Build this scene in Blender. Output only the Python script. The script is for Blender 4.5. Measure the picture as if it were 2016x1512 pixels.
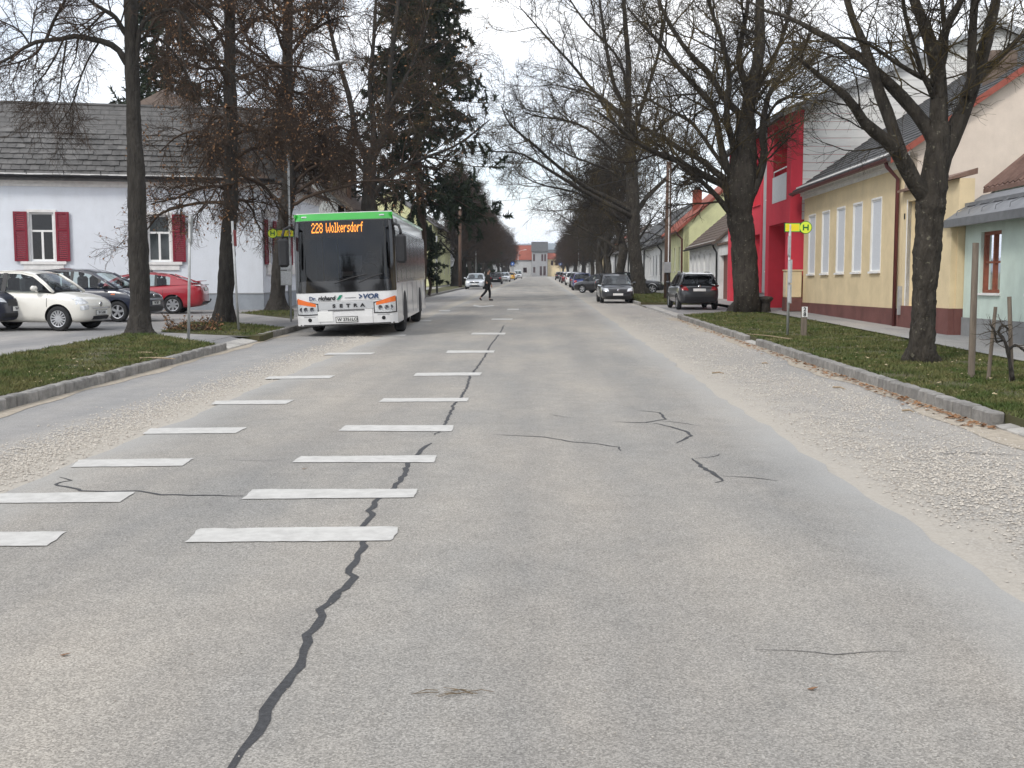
import bpy, bmesh, math, random
import numpy as np
from mathutils import Vector, Matrix
from mathutils.bvhtree import BVHTree
random.seed(7); rng = np.random.default_rng(7)
for o in list(bpy.data.objects): bpy.data.objects.remove(o)
scene = bpy.context.scene; C = scene.collection
R = math.radians; PI = math.pi
# ------------------------------------------------------------------ camera
CAMH = 1.65; FPX = 2250.0; HOR = 534.0; VPX = 1062.0
TH = math.atan((756 - HOR) / FPX)
PS = math.atan((VPX - 1008) / FPX * math.cos(TH))
cd = bpy.data.cameras.new('camera'); cam = bpy.data.objects.new('camera', cd); C.objects.link(cam)
cam.location = (0, 0, CAMH); cam.rotation_euler = (PI / 2 - TH, 0, PS)
cd.sensor_width = 36; cd.lens = 36 * FPX / 2016; cd.clip_start = .1; cd.clip_end = 9000
scene.camera = cam
scene.render.resolution_x = 1024; scene.render.resolution_y = 768
_M = np.array(cam.rotation_euler.to_matrix())
def ray(px, py):
    return _M @ np.array([(px - 1008) / FPX, (756 - py) / FPX, -1.0])
def gr(px, py, z=0.0):
    d = ray(px, py); t = (z - CAMH) / d[2]
    return (d[0] * t, d[1] * t)
def at(px, py, Y):
    d = ray(px, py); t = Y / d[1]
    return np.array([d[0] * t, Y, CAMH + d[2] * t])
# ------------------------------------------------------------------ sky, sun, exposure
SUN_EL, SUN_ROT = R(42), R(216)
world = bpy.data.worlds.new('World'); scene.world = world; world.use_nodes = True
nt = world.node_tree; nt.nodes.clear()
def wn(t): return nt.nodes.new(t)
sky = wn('ShaderNodeTexSky'); sky.sky_type = 'NISHITA'; sky.sun_disc = False
sky.sun_elevation = SUN_EL; sky.sun_rotation = SUN_ROT
bg1 = wn('ShaderNodeBackground'); bg1.inputs[1].default_value = .15
nt.links.new(sky.outputs[0], bg1.inputs[0])
tc = wn('ShaderNodeTexCoord'); mp = wn('ShaderNodeMapping'); mp.inputs['Scale'].default_value = (1, 1, 3.2)
nt.links.new(tc.outputs['Generated'], mp.inputs[0])
nz = wn('ShaderNodeTexNoise'); nz.inputs['Scale'].default_value = 2.6; nz.inputs['Detail'].default_value = 8; nz.inputs['Roughness'].default_value = .55
nt.links.new(mp.outputs[0], nz.inputs['Vector'])
cr = wn('ShaderNodeValToRGB'); cr.color_ramp.elements[0].position = .30; cr.color_ramp.elements[1].position = .56
cr.color_ramp.elements[0].color = (.42, .42, .42, 1); cr.color_ramp.elements[1].color = (1, 1, 1, 1)
nt.links.new(nz.outputs[0], cr.inputs[0])
nz2 = wn('ShaderNodeTexNoise'); nz2.inputs['Scale'].default_value = 5; nz2.inputs['Detail'].default_value = 6
nt.links.new(mp.outputs[0], nz2.inputs['Vector'])
cr2 = wn('ShaderNodeValToRGB'); cr2.color_ramp.elements[0].position = .3; cr2.color_ramp.elements[1].position = .65
cr2.color_ramp.elements[0].color = (.78, .82, .90, 1); cr2.color_ramp.elements[1].color = (1.06, 1.07, 1.09, 1)
nt.links.new(nz2.outputs[0], cr2.inputs[0])
bg2 = wn('ShaderNodeBackground'); bg2.inputs[1].default_value = 1.15
nt.links.new(cr2.outputs[0], bg2.inputs[0])
mx = wn('ShaderNodeMixShader'); nt.links.new(cr.outputs[0], mx.inputs[0])
nt.links.new(bg1.outputs[0], mx.inputs[1]); nt.links.new(bg2.outputs[0], mx.inputs[2])
wo = wn('ShaderNodeOutputWorld'); nt.links.new(mx.outputs[0], wo.inputs[0])
sd = bpy.data.lights.new('sun', 'SUN'); sd.energy = 1.5; sd.angle = R(10); sd.color = (1, .96, .9)
sun = bpy.data.objects.new('sun', sd); C.objects.link(sun)
# towards the sun: behind the camera and to the left
_sx, _sy = math.sin(R(216)), math.cos(R(216))
sun.rotation_euler = Vector((-_sx * math.cos(SUN_EL), -_sy * math.cos(SUN_EL), -math.sin(SUN_EL))).to_track_quat('-Z', 'Y').to_euler()
sky.sun_rotation = R(216)
vs = scene.view_settings; vs.view_transform = 'Standard'; vs.look = 'None'; vs.exposure = 0.40; vs.gamma = 1.0
try: vs.use_curve_mapping = False
except Exception: pass
scene.render.engine = 'CYCLES'
scene.cycles.max_bounces = 6; scene.cycles.transparent_max_bounces = 12
# ------------------------------------------------------------------ materials
MAT = {}
def mat(name, col, rough=.85, var=.12, scale=6.0, bump=0.0, bscale=None, metal=0.0, spec=.4, col2=None, detail=5, emit=None, estr=0, stretch=(1, 1, 1), coat=0.0, world=True, thr=None, objrand=0, streak=0, bdist=.02):
    """procedural material: colour broken up by noise (world-position based), optional bump"""
    if name in MAT: return MAT[name]
    m = bpy.data.materials.new(name); m.use_nodes = True; t = m.node_tree; n = t.nodes; l = t.links
    b = n['Principled BSDF']
    b.inputs['Roughness'].default_value = rough; b.inputs['Metallic'].default_value = metal
    b.inputs['Specular IOR Level'].default_value = spec
    if coat: b.inputs['Coat Weight'].default_value = coat; b.inputs['Coat Roughness'].default_value = .08
    if world:
        g = n.new('ShaderNodeNewGeometry'); vec = g.outputs['Position']
    else:
        g = n.new('ShaderNodeTexCoord'); vec = g.outputs['Object']
    mpn = n.new('ShaderNodeMapping'); mpn.inputs['Scale'].default_value = stretch; l.new(vec, mpn.inputs[0])
    vec = mpn.outputs[0]
    nz = n.new('ShaderNodeTexNoise'); nz.inputs['Scale'].default_value = scale; nz.inputs['Detail'].default_value = detail; nz.inputs['Roughness'].default_value = .65
    l.new(vec, nz.inputs['Vector'])
    c = np.array(col[:3]); c2 = np.array(col2) if col2 is not None else None
    cr = n.new('ShaderNodeValToRGB'); e = cr.color_ramp.elements
    lo = c * (1 - var); hi = np.minimum(c * (1 + var), .95)
    if c2 is not None: lo, hi = c, c2
    e[0].position, e[1].position = thr if thr else (.32, .68)
    e[0].color = (*lo, 1); e[1].color = (*hi, 1)
    l.new(nz.outputs[0], cr.inputs[0]); colour = cr.outputs[0]
    def mulc(a, f):
        x = n.new('ShaderNodeMix'); x.data_type = 'RGBA'; x.blend_type = 'MULTIPLY'; x.inputs[0].default_value = 1; l.new(a, x.inputs[6]); l.new(f, x.inputs[7]); return x.outputs[2]
    if objrand:
        oi = n.new('ShaderNodeObjectInfo'); mr = n.new('ShaderNodeMapRange'); mr.inputs[3].default_value = 1 - objrand; mr.inputs[4].default_value = 1 + objrand; l.new(oi.outputs['Random'], mr.inputs[0]); colour = mulc(colour, mr.outputs[0])
    if streak:
        m2 = n.new('ShaderNodeMapping'); m2.inputs['Scale'].default_value = (2.2, 2.2, .5); l.new(g.outputs[0], m2.inputs[0]); q = n.new('ShaderNodeTexNoise'); q.inputs['Scale'].default_value = 1.6; q.inputs['Detail'].default_value = 9; q.inputs['Roughness'].default_value = .7; l.new(m2.outputs[0], q.inputs['Vector'])
        r2 = n.new('ShaderNodeValToRGB'); r2.color_ramp.elements[0].position = .33; r2.color_ramp.elements[1].position = .56; r2.color_ramp.elements[0].color = (1 - streak, 1 - streak * 1.05, 1 - streak * 1.15, 1); r2.color_ramp.elements[1].color = (1, 1, 1, 1); l.new(q.outputs[0], r2.inputs[0]); colour = mulc(colour, r2.outputs[0])
    l.new(colour, b.inputs['Base Color'])
    if bump:
        bn = n.new('ShaderNodeTexNoise'); bn.inputs['Scale'].default_value = bscale or scale * 6; bn.inputs['Detail'].default_value = 4
        l.new(vec, bn.inputs['Vector'])
        bp = n.new('ShaderNodeBump'); bp.inputs['Strength'].default_value = bump; bp.inputs['Distance'].default_value = bdist
        l.new(bn.outputs[0], bp.inputs['Height']); l.new(bp.outputs[0], b.inputs['Normal'])
    if emit is not None:
        b.inputs['Emission Color'].default_value = (*emit, 1); b.inputs['Emission Strength'].default_value = estr
    MAT[name] = m; return m
def plaster(name, col, dirt=.12): return mat(name, col, rough=.92, var=dirt * .6, scale=1.3, bump=.25, bscale=45, spec=.2, detail=9, streak=.045)
def glassmat(name, tint=(.55, .6, .6), refl=1.45, rough=.02):
    if name in MAT: return MAT[name]
    m = bpy.data.materials.new(name); m.use_nodes = True; t = m.node_tree; n = t.nodes; l = t.links; n.clear()
    tr = n.new('ShaderNodeBsdfTransparent'); tr.inputs[0].default_value = (*tint, 1)
    gl = n.new('ShaderNodeBsdfGlossy'); gl.inputs['Roughness'].default_value = rough; gl.inputs[0].default_value = (.95, .97, 1, 1)
    fr = n.new('ShaderNodeFresnel'); fr.inputs[0].default_value = refl
    mi = n.new('ShaderNodeMixShader'); l.new(fr.outputs[0], mi.inputs[0]); l.new(tr.outputs[0], mi.inputs[1]); l.new(gl.outputs[0], mi.inputs[2])
    out = n.new('ShaderNodeOutputMaterial'); l.new(mi.outputs[0], out.inputs[0])
    MAT[name] = m; return m
def carpaint(name, col):
    return mat(name, col, rough=.28, var=.05, scale=2.2, spec=.5, coat=.9, detail=6)
G = dict(
    black=mat('black_plastic', (.018, .018, .02), rough=.5, var=.2),
    rubber=mat('tyre_rubber', (.022, .022, .023), rough=.85, var=.3, scale=9),
    alloy=mat('alloy_rim', (.55, .56, .58), rough=.3, metal=.8, var=.08),
    chrome=mat('chrome', (.75, .76, .78), rough=.12, metal=1, var=.03),
    white=mat('white_paint', (.78, .78, .76), rough=.55, var=.05, scale=3),
    plate=mat('plate_white', (.72, .72, .70), rough=.5, var=.05),
    blueplate=mat('plate_blue', (.02, .06, .35), rough=.5, var=.05),
    lamp=mat('lamp_lens', (.68, .70, .72), rough=.15, metal=.35, var=.25, scale=40, coat=.8),
    amber=mat('amber_lens', (.75, .16, .03), rough=.2, coat=.8, var=.1, scale=20),
    redlens=mat('red_lens', (.30, .012, .015), rough=.2, coat=.8, var=.15, scale=20),
    darkint=mat('dark_interior', (.02, .02, .022), rough=.9, var=.3, scale=5),
    seat=mat('seat_cloth', (.035, .037, .042), rough=.95, var=.25, scale=8),
    glass=glassmat('car_glass', (.80, .86, .85)), winglass=glassmat('window_glass', (.30, .33, .34), 1.55, .03),
    galv=mat('galvanised_steel', (.42, .43, .43), rough=.5, metal=.35, var=.15, scale=9),
    greymetal=mat('grey_painted_metal', (.30, .31, .32), rough=.5, metal=.1, var=.1),
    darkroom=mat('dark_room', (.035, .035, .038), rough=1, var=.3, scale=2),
    curtain=mat('net_curtain', (.62, .62, .60), rough=.95, var=.12, scale=14, stretch=(6, 6, .4)),
)
# ------------------------------------------------------------------ object helpers
def link(o, parent=None):
    C.objects.link(o)
    if parent is not None: o.parent = parent
    return o
def tag(o, label=None, cat=None, group=None, kind=None):
    if label: o['label'] = label
    if cat: o['category'] = cat
    if group: o['group'] = group
    if kind: o['kind'] = kind
    return o
def thing(name, label, cat, loc=(0, 0, 0), rz=0.0, group=None):
    o = bpy.data.objects.new(name, None); o.empty_display_size = .2; C.objects.link(o)
    o.location = loc; o.rotation_euler = (0, 0, rz)
    return tag(o, label, cat, group)
def mkmesh(name, V, F, mats, smooth=False, fm=None):
    me = bpy.data.meshes.new(name); me.from_pydata([tuple(v) for v in V], [], [tuple(f) for f in F])
    for m in (mats if isinstance(mats, (list, tuple)) else [mats]): me.materials.append(m)
    if fm is not None: me.polygons.foreach_set('material_index', fm)
    if smooth: me.polygons.foreach_set('use_smooth', [True] * len(me.polygons))
    me.update(); return me
def fastmesh(name, V, F, m, smooth=True):
    """V (n,3) float, F (m,k) int arrays -> mesh"""
    V = np.asarray(V, np.float32); F = np.asarray(F, np.int32); me = bpy.data.meshes.new(name)
    k = F.shape[1]
    me.vertices.add(len(V)); me.vertices.foreach_set('co', V.ravel())
    me.loops.add(F.size); me.loops.foreach_set('vertex_index', F.ravel())
    me.polygons.add(len(F)); me.polygons.foreach_set('loop_start', np.arange(0, F.size, k, dtype=np.int32))
    try: me.polygons.foreach_set('loop_total', np.full(len(F), k, np.int32))
    except Exception: pass
    me.polygons.foreach_set('use_smooth', np.full(len(F), bool(smooth)))
    me.materials.append(m); me.update(calc_edges=True); return me
def ob(name, me, parent=None, loc=None, rot=None, scale=None):
    o = bpy.data.objects.new(name, me); link(o, parent)
    if loc is not None: o.location = loc
    if rot is not None: o.rotation_euler = rot
    if scale is not None: o.scale = scale
    return o
class MB:
    """mesh collector: build() links everything collected as ONE mesh object"""
    def __init__(s): s.V = []; s.F = []; s.m = []; s.mi = 0; s.smooth = False
    def add(s, V, F):
        o = len(s.V); s.V += [tuple(map(float, v)) for v in V]; s.F += [tuple(i + o for i in f) for f in F]; s.m += [s.mi] * len(F); return s
    def box(s, c, d, rz=0.0, bev=0.0):
        x, y, z = (q / 2 for q in d)
        if bev:
            b = min(bev, x * .9, y * .9, z * .9); V = []; 
            for sx in (-1, 1):
                for sy in (-1, 1):
                    for sz in (-1, 1):
                        V += [(sx * (x - b), sy * (y - b), sz * z), (sx * (x - b), sy * y, sz * (z - b)), (sx * x, sy * (y - b), sz * (z - b))]
            bm = bmesh.new()
            for v in V: bm.verts.new(v)
            bmesh.ops.convex_hull(bm, input=bm.verts); bm.verts.index_update()
            V = [tuple(v.co) for v in bm.verts]; F = [[v.index for v in f.verts] for f in bm.faces]; bm.free()
        else:
            V = [(i * x, j * y, k * z) for i in (-1, 1) for j in (-1, 1) for k in (-1, 1)]
            F = [(0, 1, 3, 2), (4, 6, 7, 5), (0, 4, 5, 1), (2, 3, 7, 6), (0, 2, 6, 4), (1, 5, 7, 3)]
        ca, sa = math.cos(rz), math.sin(rz)
        return s.add([(c[0] + v[0] * ca - v[1] * sa, c[1] + v[0] * sa + v[1] * ca, c[2] + v[2]) for v in V], F)
    def b2(s, x0, x1, y0, y1, z0, z1, bev=0.0): return s.box(((x0 + x1) / 2, (y0 + y1) / 2, (z0 + z1) / 2), (abs(x1 - x0), abs(y1 - y0), abs(z1 - z0)), 0, bev)
    def tube(s, pts, rad, k=8, cap=True):
        pts = [Vector(p) for p in pts]; n = len(pts)
        if not hasattr(rad, '__len__'): rad = [rad] * n
        V = []; F = []; ref = Vector((0, 0, 1))
        for i, p in enumerate(pts):
            t = (pts[min(i + 1, n - 1)] - pts[max(i - 1, 0)]).normalized()
            if abs(t.dot(ref)) > .95: ref = Vector((1, 0, 0)) if abs(t.x) < .9 else Vector((0, 1, 0))
            u = t.cross(ref).normalized(); w = t.cross(u)
            ref = u.cross(t) if False else ref
            for j in range(k):
                a = 2 * PI * j / k; V.append(p + (u * math.cos(a) + w * math.sin(a)) * rad[i])
        for i in range(n - 1):
            for j in range(k):
                a = i * k + j; b = i * k + (j + 1) % k; F.append((a, b, b + k, a + k))
        if cap: F.append(tuple(range(k))[::-1]); F.append(tuple(range((n - 1) * k, n * k)))
        return s.add(V, F)
    def prism(s, poly, axis, a0, a1):
        """extrude polygon (list of 2d) along axis 'x','y','z'"""
        def p3(p, a): return {'x': (a, p[0], p[1]), 'y': (p[0], a, p[1]), 'z': (p[0], p[1], a)}[axis]
        n = len(poly); V = [p3(p, a0) for p in poly] + [p3(p, a1) for p in poly]
        F = [tuple(range(n)), tuple(range(2 * n - 1, n - 1, -1))] + [(i, i + n, (i + 1) % n + n, (i + 1) % n) for i in range(n)]
        return s.add(V, F)
    def hexa(s, q0, q1):
        """solid between two quads (4 pts each)"""
        return s.add(list(q0) + list(q1), [(0, 1, 2, 3), (7, 6, 5, 4)] + [(i, i + 4, (i + 1) % 4 + 4, (i + 1) % 4) for i in range(4)])
    def grid(s, P, closed_u=False):
        """P[i][j] points -> quads"""
        n = len(P); m = len(P[0]); V = [p for r in P for p in r]
        F = [(i * m + j, i * m + (j + 1) % m, (i + 1) * m + (j + 1) % m, (i + 1) * m + j) for i in range(n - 1) for j in range(m if closed_u else m - 1)]
        return s.add(V, F)
    def lathe(s, prof, k=12, c=(0, 0, 0), axis='z'):
        P = []
        for (r, h) in prof:
            row = []
            for j in range(k):
                a = 2 * PI * j / k; x, y = r * math.cos(a), r * math.sin(a)
                row.append({'z': (c[0] + x, c[1] + y, c[2] + h), 'y': (c[0] + x, c[1] + h, c[2] + y), 'x': (c[0] + h, c[1] + x, c[2] + y)}[axis])
            P.append(row)
        return s.grid(P, True)
    def build(s, name, mats, parent=None, smooth=None, loc=None, rot=None, fixn=True):
        me = mkmesh(name, s.V, s.F, mats, s.smooth if smooth is None else smooth, s.m if isinstance(mats, (list, tuple)) else None)
        if fixn:
            bm = bmesh.new(); bm.from_mesh(me); bmesh.ops.recalc_face_normals(bm, faces=bm.faces); bm.to_mesh(me); bm.free()
        return ob(name, me, parent, loc, rot)
def autosmooth(o, ang=40):
    me = o.data
    try:
        me.polygons.foreach_set('use_smooth', [True] * len(me.polygons)); me.set_sharp_from_angle(angle=R(ang))
    except Exception: pass
    return o
def textmesh(txt, size, mt, bold=0.0, align='CENTER', extr=.002, shear=0.0):
    cu = bpy.data.curves.new('lettering', 'FONT'); cu.body = txt; cu.size = size; cu.align_x = align; cu.align_y = 'CENTER'
    cu.extrude = extr; cu.offset = bold; cu.resolution_u = 3; cu.shear = shear
    o = bpy.data.objects.new('lettering', cu); C.objects.link(o)
    bpy.context.view_layer.update()
    me = bpy.data.meshes.new_from_object(o.evaluated_get(bpy.context.evaluated_depsgraph_get()))
    bpy.data.objects.remove(o); me.materials.clear(); me.materials.append(mt); return me
# ================================================================== GROUND
def asphalt(name, base, speck=.35, edges=None, gravel=None, dustcol=(.50, .46, .40), mott=.16, fine=110, warm=None):
    m = bpy.data.materials.new(name); m.use_nodes = True; t = m.node_tree; n = t.nodes; l = t.links; b = n['Principled BSDF']
    b.inputs['Roughness'].default_value = .9; b.inputs['Specular IOR Level'].default_value = .25
    g = n.new('ShaderNodeNewGeometry'); pos = g.outputs['Position']
    def noise(sc, det=4, ro=.6, st=(1, 1, 1)):
        mpn = n.new('ShaderNodeMapping'); mpn.inputs['Scale'].default_value = st; l.new(pos, mpn.inputs[0])
        q = n.new('ShaderNodeTexNoise'); q.inputs['Scale'].default_value = sc; q.inputs['Detail'].default_value = det; q.inputs['Roughness'].default_value = ro
        l.new(mpn.outputs[0], q.inputs['Vector']); return q.outputs[0]
    def ramp(src, p0, p1, c0, c1):
        r = n.new('ShaderNodeValToRGB'); e = r.color_ramp.elements; e[0].position, e[1].position = p0, p1
        e[0].color = (*c0, 1); e[1].color = (*c1, 1); l.new(src, r.inputs[0]); return r.outputs[0]
    def mul(a, c):
        x = n.new('ShaderNodeMix'); x.data_type = 'RGBA'; x.blend_type = 'MULTIPLY'; x.inputs[0].default_value = 1
        l.new(a, x.inputs[6]); l.new(c, x.inputs[7]); return x.outputs[2]
    def mixc(f, a, c):
        x = n.new('ShaderNodeMix'); x.data_type = 'RGBA'; l.new(f, x.inputs[0])
        l.new(a, x.inputs[6])
        if isinstance(c, tuple): x.inputs[7].default_value = (*c, 1)
        else: l.new(c, x.inputs[7])
        return x.outputs[2]
    def math_(op, a, c, clamp=False):
        x = n.new('ShaderNodeMath'); x.operation = op; x.use_clamp = clamp
        for i, q in enumerate((a, c)):
            if isinstance(q, (int, float)): x.inputs[i].default_value = q
            else: l.new(q, x.inputs[i])
        return x.outputs[0]
    B = np.array(base); W = np.array(warm) if warm is not None else B * np.array((1.06, 1.0, .93))
    c = ramp(noise(.5, 6, .6, (1, .35, 1)), .35, .65, B * (1 - mott), W * (1 + mott))
    c = mul(c, ramp(noise(3.1, 6, .7), .3, .7, (.9,) * 3, (1.07,) * 3))
    c = mul(c, ramp(noise(1.25, 3, .5, (1, .045, 1)), .36, .64, (.91,) * 3, (1.07, 1.06, 1.04)))
    fn = noise(fine, 3, .75)
    c = mul(c, ramp(fn, .34, .68, (1 - speck,) * 3, (1 + speck,) * 3))
    vo = n.new('ShaderNodeTexVoronoi'); vo.inputs['Scale'].default_value = 70; l.new(pos, vo.inputs['Vector'])
    c = mixc(ramp(vo.outputs['Distance'], .06, .16, (.55,) * 3, (0,) * 3), c, tuple(np.minimum(B * 1.75, .75)))
    vg = n.new('ShaderNodeTexVoronoi'); vg.inputs['Scale'].default_value = 120; l.new(pos, vg.inputs['Vector'])
    sv = n.new('ShaderNodeSeparateColor'); l.new(vg.outputs['Color'], sv.inputs[0])
    c = mul(c, ramp(sv.outputs[0], .0, 1.0, (1 - speck * .95,) * 3, (1 + speck * .95,) * 3))
    sx = n.new('ShaderNodeSeparateXYZ'); l.new(pos, sx.inputs[0]); X = sx.outputs[0]
    wob = math_('MULTIPLY', math_('SUBTRACT', noise(1.4, 5, .65, (1, .5, 1)), .5), .65)
    wob2 = math_('MULTIPLY', math_('SUBTRACT', noise(.25, 3, .6), .5), .5)
    Xw = math_('ADD', math_('ADD', X, wob), wob2)
    hgt = fn
    if edges:
        xc, w0, w1, ecol, amt = edges
        d = math_('ABSOLUTE', math_('SUBTRACT', Xw, xc), 0)
        f = n.new('ShaderNodeMapRange'); f.inputs[1].default_value = w0; f.inputs[2].default_value = w1; f.inputs[3].default_value = 0; f.inputs[4].default_value = amt
        l.new(d, f.inputs[0]); c = mixc(f.outputs[0], c, ecol)
    if gravel:
        for (x0, x1, soft, kind, amt) in gravel:
            f1 = n.new('ShaderNodeMapRange'); f1.inputs[1].default_value = x0 - soft; f1.inputs[2].default_value = x0 + soft; l.new(Xw, f1.inputs[0])
            f2 = n.new('ShaderNodeMapRange'); f2.inputs[1].default_value = x1 + soft; f2.inputs[2].default_value = x1 - soft; l.new(Xw, f2.inputs[0])
            f = math_('MULTIPLY', f1.outputs[0], f2.outputs[0])
            f = math_('MULTIPLY', f, amt)
            if kind == 'sand':
                sc = ramp(noise(26, 5, .75), .3, .7, (.34, .31, .265), (.43, .395, .345)); c = mixc(f, c, sc)
            else:
                v2 = n.new('ShaderNodeTexVoronoi'); v2.inputs['Scale'].default_value = 52; l.new(pos, v2.inputs['Vector'])
                tone = ramp(v2.outputs['Color'], .2, .85, (.29, .268, .24), (.49, .465, .425))
                gap = ramp(v2.outputs['Distance'], .38, .62, (1,) * 3, (.55,) * 3)
                cov = ramp(noise(2.6, 5, .7), .38, .58, (.15,) * 3, (1,) * 3)
                c = mixc(math_('MULTIPLY', f, cov), c, mul(tone, gap))
    l.new(c, b.inputs['Base Color'])
    bp = n.new('ShaderNodeBump'); bp.inputs['Strength'].default_value = .5; bp.inputs['Distance'].default_value = .006
    l.new(hgt, bp.inputs['Height']); l.new(bp.outputs[0], b.inputs['Normal'])
    MAT[name] = m; return m
def sheet(name, poly, z, m, zs=None, kind='structure'):
    me = mkmesh(name, [(p[0], p[1], z if zs is None else zs[i]) for i, p in enumerate(poly)], [tuple(range(len(poly)))], m)
    bm = bmesh.new(); bm.from_mesh(me)
    bmesh.ops.triangulate(bm, faces=bm.faces)
    for f in bm.faces:
        if f.normal.z < 0: f.normal_flip()
    bm.to_mesh(me); bm.free()
    return tag(ob(name, me), kind=kind)
m_road = asphalt('road_asphalt', (.272, .266, .253), speck=.32, edges=(-.8, 2.6, 3.3, (.345, .34, .325), .8), mott=.13)
m_lane = asphalt('bay_asphalt', (.27, .272, .274), speck=.18, gravel=[(-5.0, -4.45, .28, 'gravel', 1.0), (-4.5, -3.6, .2, 'sand', .95)], mott=.1)
m_shoulder = asphalt('shoulder_gravel', (.31, .303, .292), speck=.25, gravel=[(2.2, 3.3, .22, 'sand', .95), (2.75, 4.3, .3, 'gravel', 1.0)], mott=.14)
m_park = asphalt('parking_asphalt', (.25, .253, .26), speck=.18, mott=.22)
m_pave = asphalt('pavement_asphalt', (.285, .285, .287), speck=.18, mott=.16)
m_grass = mat('grass_ground', (.065, .052, .026), rough=.95, col2=(.070, .078, .026), scale=2.2, bump=.6, bscale=70, detail=9)
m_dirt = mat('gutter_sand', (.35, .305, .245), rough=.95, var=.2, scale=11, bump=.4)
m_field = mat('winter_field', (.10, .10, .055), rough=1, var=.3, scale=.05)
def wavy_edge(x0, ys, amp, seed):
    r = random.Random(seed); out = []; ph = [r.uniform(0, 6) for _ in range(4)]
    for y in ys:
        k = sum(math.sin(y * f + p) for f, p in zip((.45, 1.3, 2.9, 5.3), ph)) / 4
        out.append((x0 + amp * k + r.uniform(-.3, .3) * amp, y))
    return out
ysn = [-6 + .35 * i for i in range(150)]; ysf = [48 + 6 * i for i in range(52)]
sheet('ground', [(-2500, -400), (2500, -400), (2500, 6000), (-2500, 6000)], -.03, m_field)
EL = wavy_edge(-4.0, ysn, .07, 3) + [(-4.0, y) for y in ysf]
ER = wavy_edge(2.42, ysn, .075, 5) + [(2.45, y) for y in ysf]
def strip(name, L, Rr, z, m):
    V = [(*p, z) for p in L] + [(*p, z) for p in Rr]; n = len(L)
    return tag(ob(name, mkmesh(name, V, [(i, n + i, n + i + 1, i + 1) for i in range(n - 1)], m)), kind='structure')
road = strip('road', EL, ER, 0.0, m_road)
KL = lambda y: -6.40 - .0195 * (y - 13.5)          # left kerb face
KR = 4.86                                           # right kerb face
ys_all = ysn + ysf
strip('bus_bay', [(KL(min(y, 60)) - .02, y) for y in ys_all], [(-3.7, y) for y in ys_all], -.008, m_lane)
strip('gravel_shoulder', [(2.1, y) for y in ys_all], [(KR + .02, y) for y in ys_all], -.008, m_shoulder)
def zleft(x): return .125 + .04 * min(1, max(0, (-6.7 - x) / 3.6))
def pk(y, x=None):
    a = (KL(y) - .1) if x is None else x
    return [(-60, y, zleft(-60)), (-10.3, y, zleft(-10.3)), (a, y, zleft(a) - .012)]
rows = [pk(-8), pk(24.0), pk(24.05, KL(24) - .62), pk(26.8, KL(27) - .62), pk(26.85), pk(58)]
V = [p for r_ in rows for p in r_]; tag(ob('parking_area', mkmesh('parking_area', V, [(i * 3 + j, i * 3 + j + 1, i * 3 + j + 4, i * 3 + j + 3) for i in range(5) for j in range(2)], m_park)), kind='structure')
tag(ob('ramp', mkmesh('ramp', [(KL(24) - .62, 24.05, .115), (KL(24) - .3, 24.05, .04), (KL(27) - .3, 26.8, .04), (KL(27) - .62, 26.8, .115)], [(0, 1, 2, 3)], m_park)), kind='structure')
strip('left_pavement', [(-12.5, 58), (-12.5, 345)], [(-7.4, 58), (-7.4, 345)], .10, m_pave)
strip('right_pavement', [(8.05, 4), (8.08, 19), (8.4, 33), (8.3, 60), (8.3, 345)], [(10.4, 4), (10.4, 19), (10.4, 33), (10.4, 60), (10.4, 345)], .16, m_pave)
strip('driveway', [(KR, 41), (KR, 55.6)], [(8.32, 41), (8.32, 55.6)], .035, m_park)
strip('near_driveway', [(KR, 2), (KR, 11.2)], [(8.06, 2), (8.06, 11.2)], .03, m_pave)
# side street / end of the street
strip('cross_road', [(-60, 345), (-60, 360)], [(60, 345), (60, 360)], -.004, m_road)
# verges ------------------------------------------------------------
VERGE = []
def verge(poly, z=.125, skirt=True):
    n = len(poly); V = [(*p, (zleft(p[0]) + .012) if z is None else z) for p in poly] + [(*p, -.03) for p in poly]
    F = [tuple(range(n))] + [(i, i + n, (i + 1) % n + n, (i + 1) % n) for i in range(n)]
    mb = MB(); mb.add(V, F); o = mb.build('grass_verge', m_grass); VERGE.append(poly); return tag(o, kind='structure')
gv = lambda *pp: [gr(a, b, .125) for a, b in pp]
verge([(KL(y) - .15, y) for y in (2, 8, 13, 18, 23.6)] + gv((425, 678), (360, 669), (300, 661), (250, 661), (120, 684), (0, 706)) + [(-9.4, 15), (-9.3, 2)], None)
verge(gv((317, 656), (400, 659), (511, 662), (519, 661), (561, 645), (500, 641), (440, 637), (375, 636)), None)
verge(gv((470, 619), (520, 623), (578, 628), (578, 612), (536, 612)), None)
verge([(KR + .15, 11.3), (KR + .15, 25), (KR + .15, 40.0), (6.4, 42.4), (7.2, 43.5), (8.35, 43.7), (8.45, 34), (8.2, 25), (8.1, 19), (8.06, 11.3)])
verge([(KR + .15, 56.6), (KR + .15, 88), (8.25, 88), (8.25, 57), (7.2, 55.9)])
verge([(KR + .15, 93), (KR + .15, 344), (8.25, 344), (8.25, 93)])
verge([(-7.30, 60), (-7.35, 100), (-7.35, 344), (-9.2, 344), (-9.2, 100), (-10.2, 60)], .13)
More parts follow.
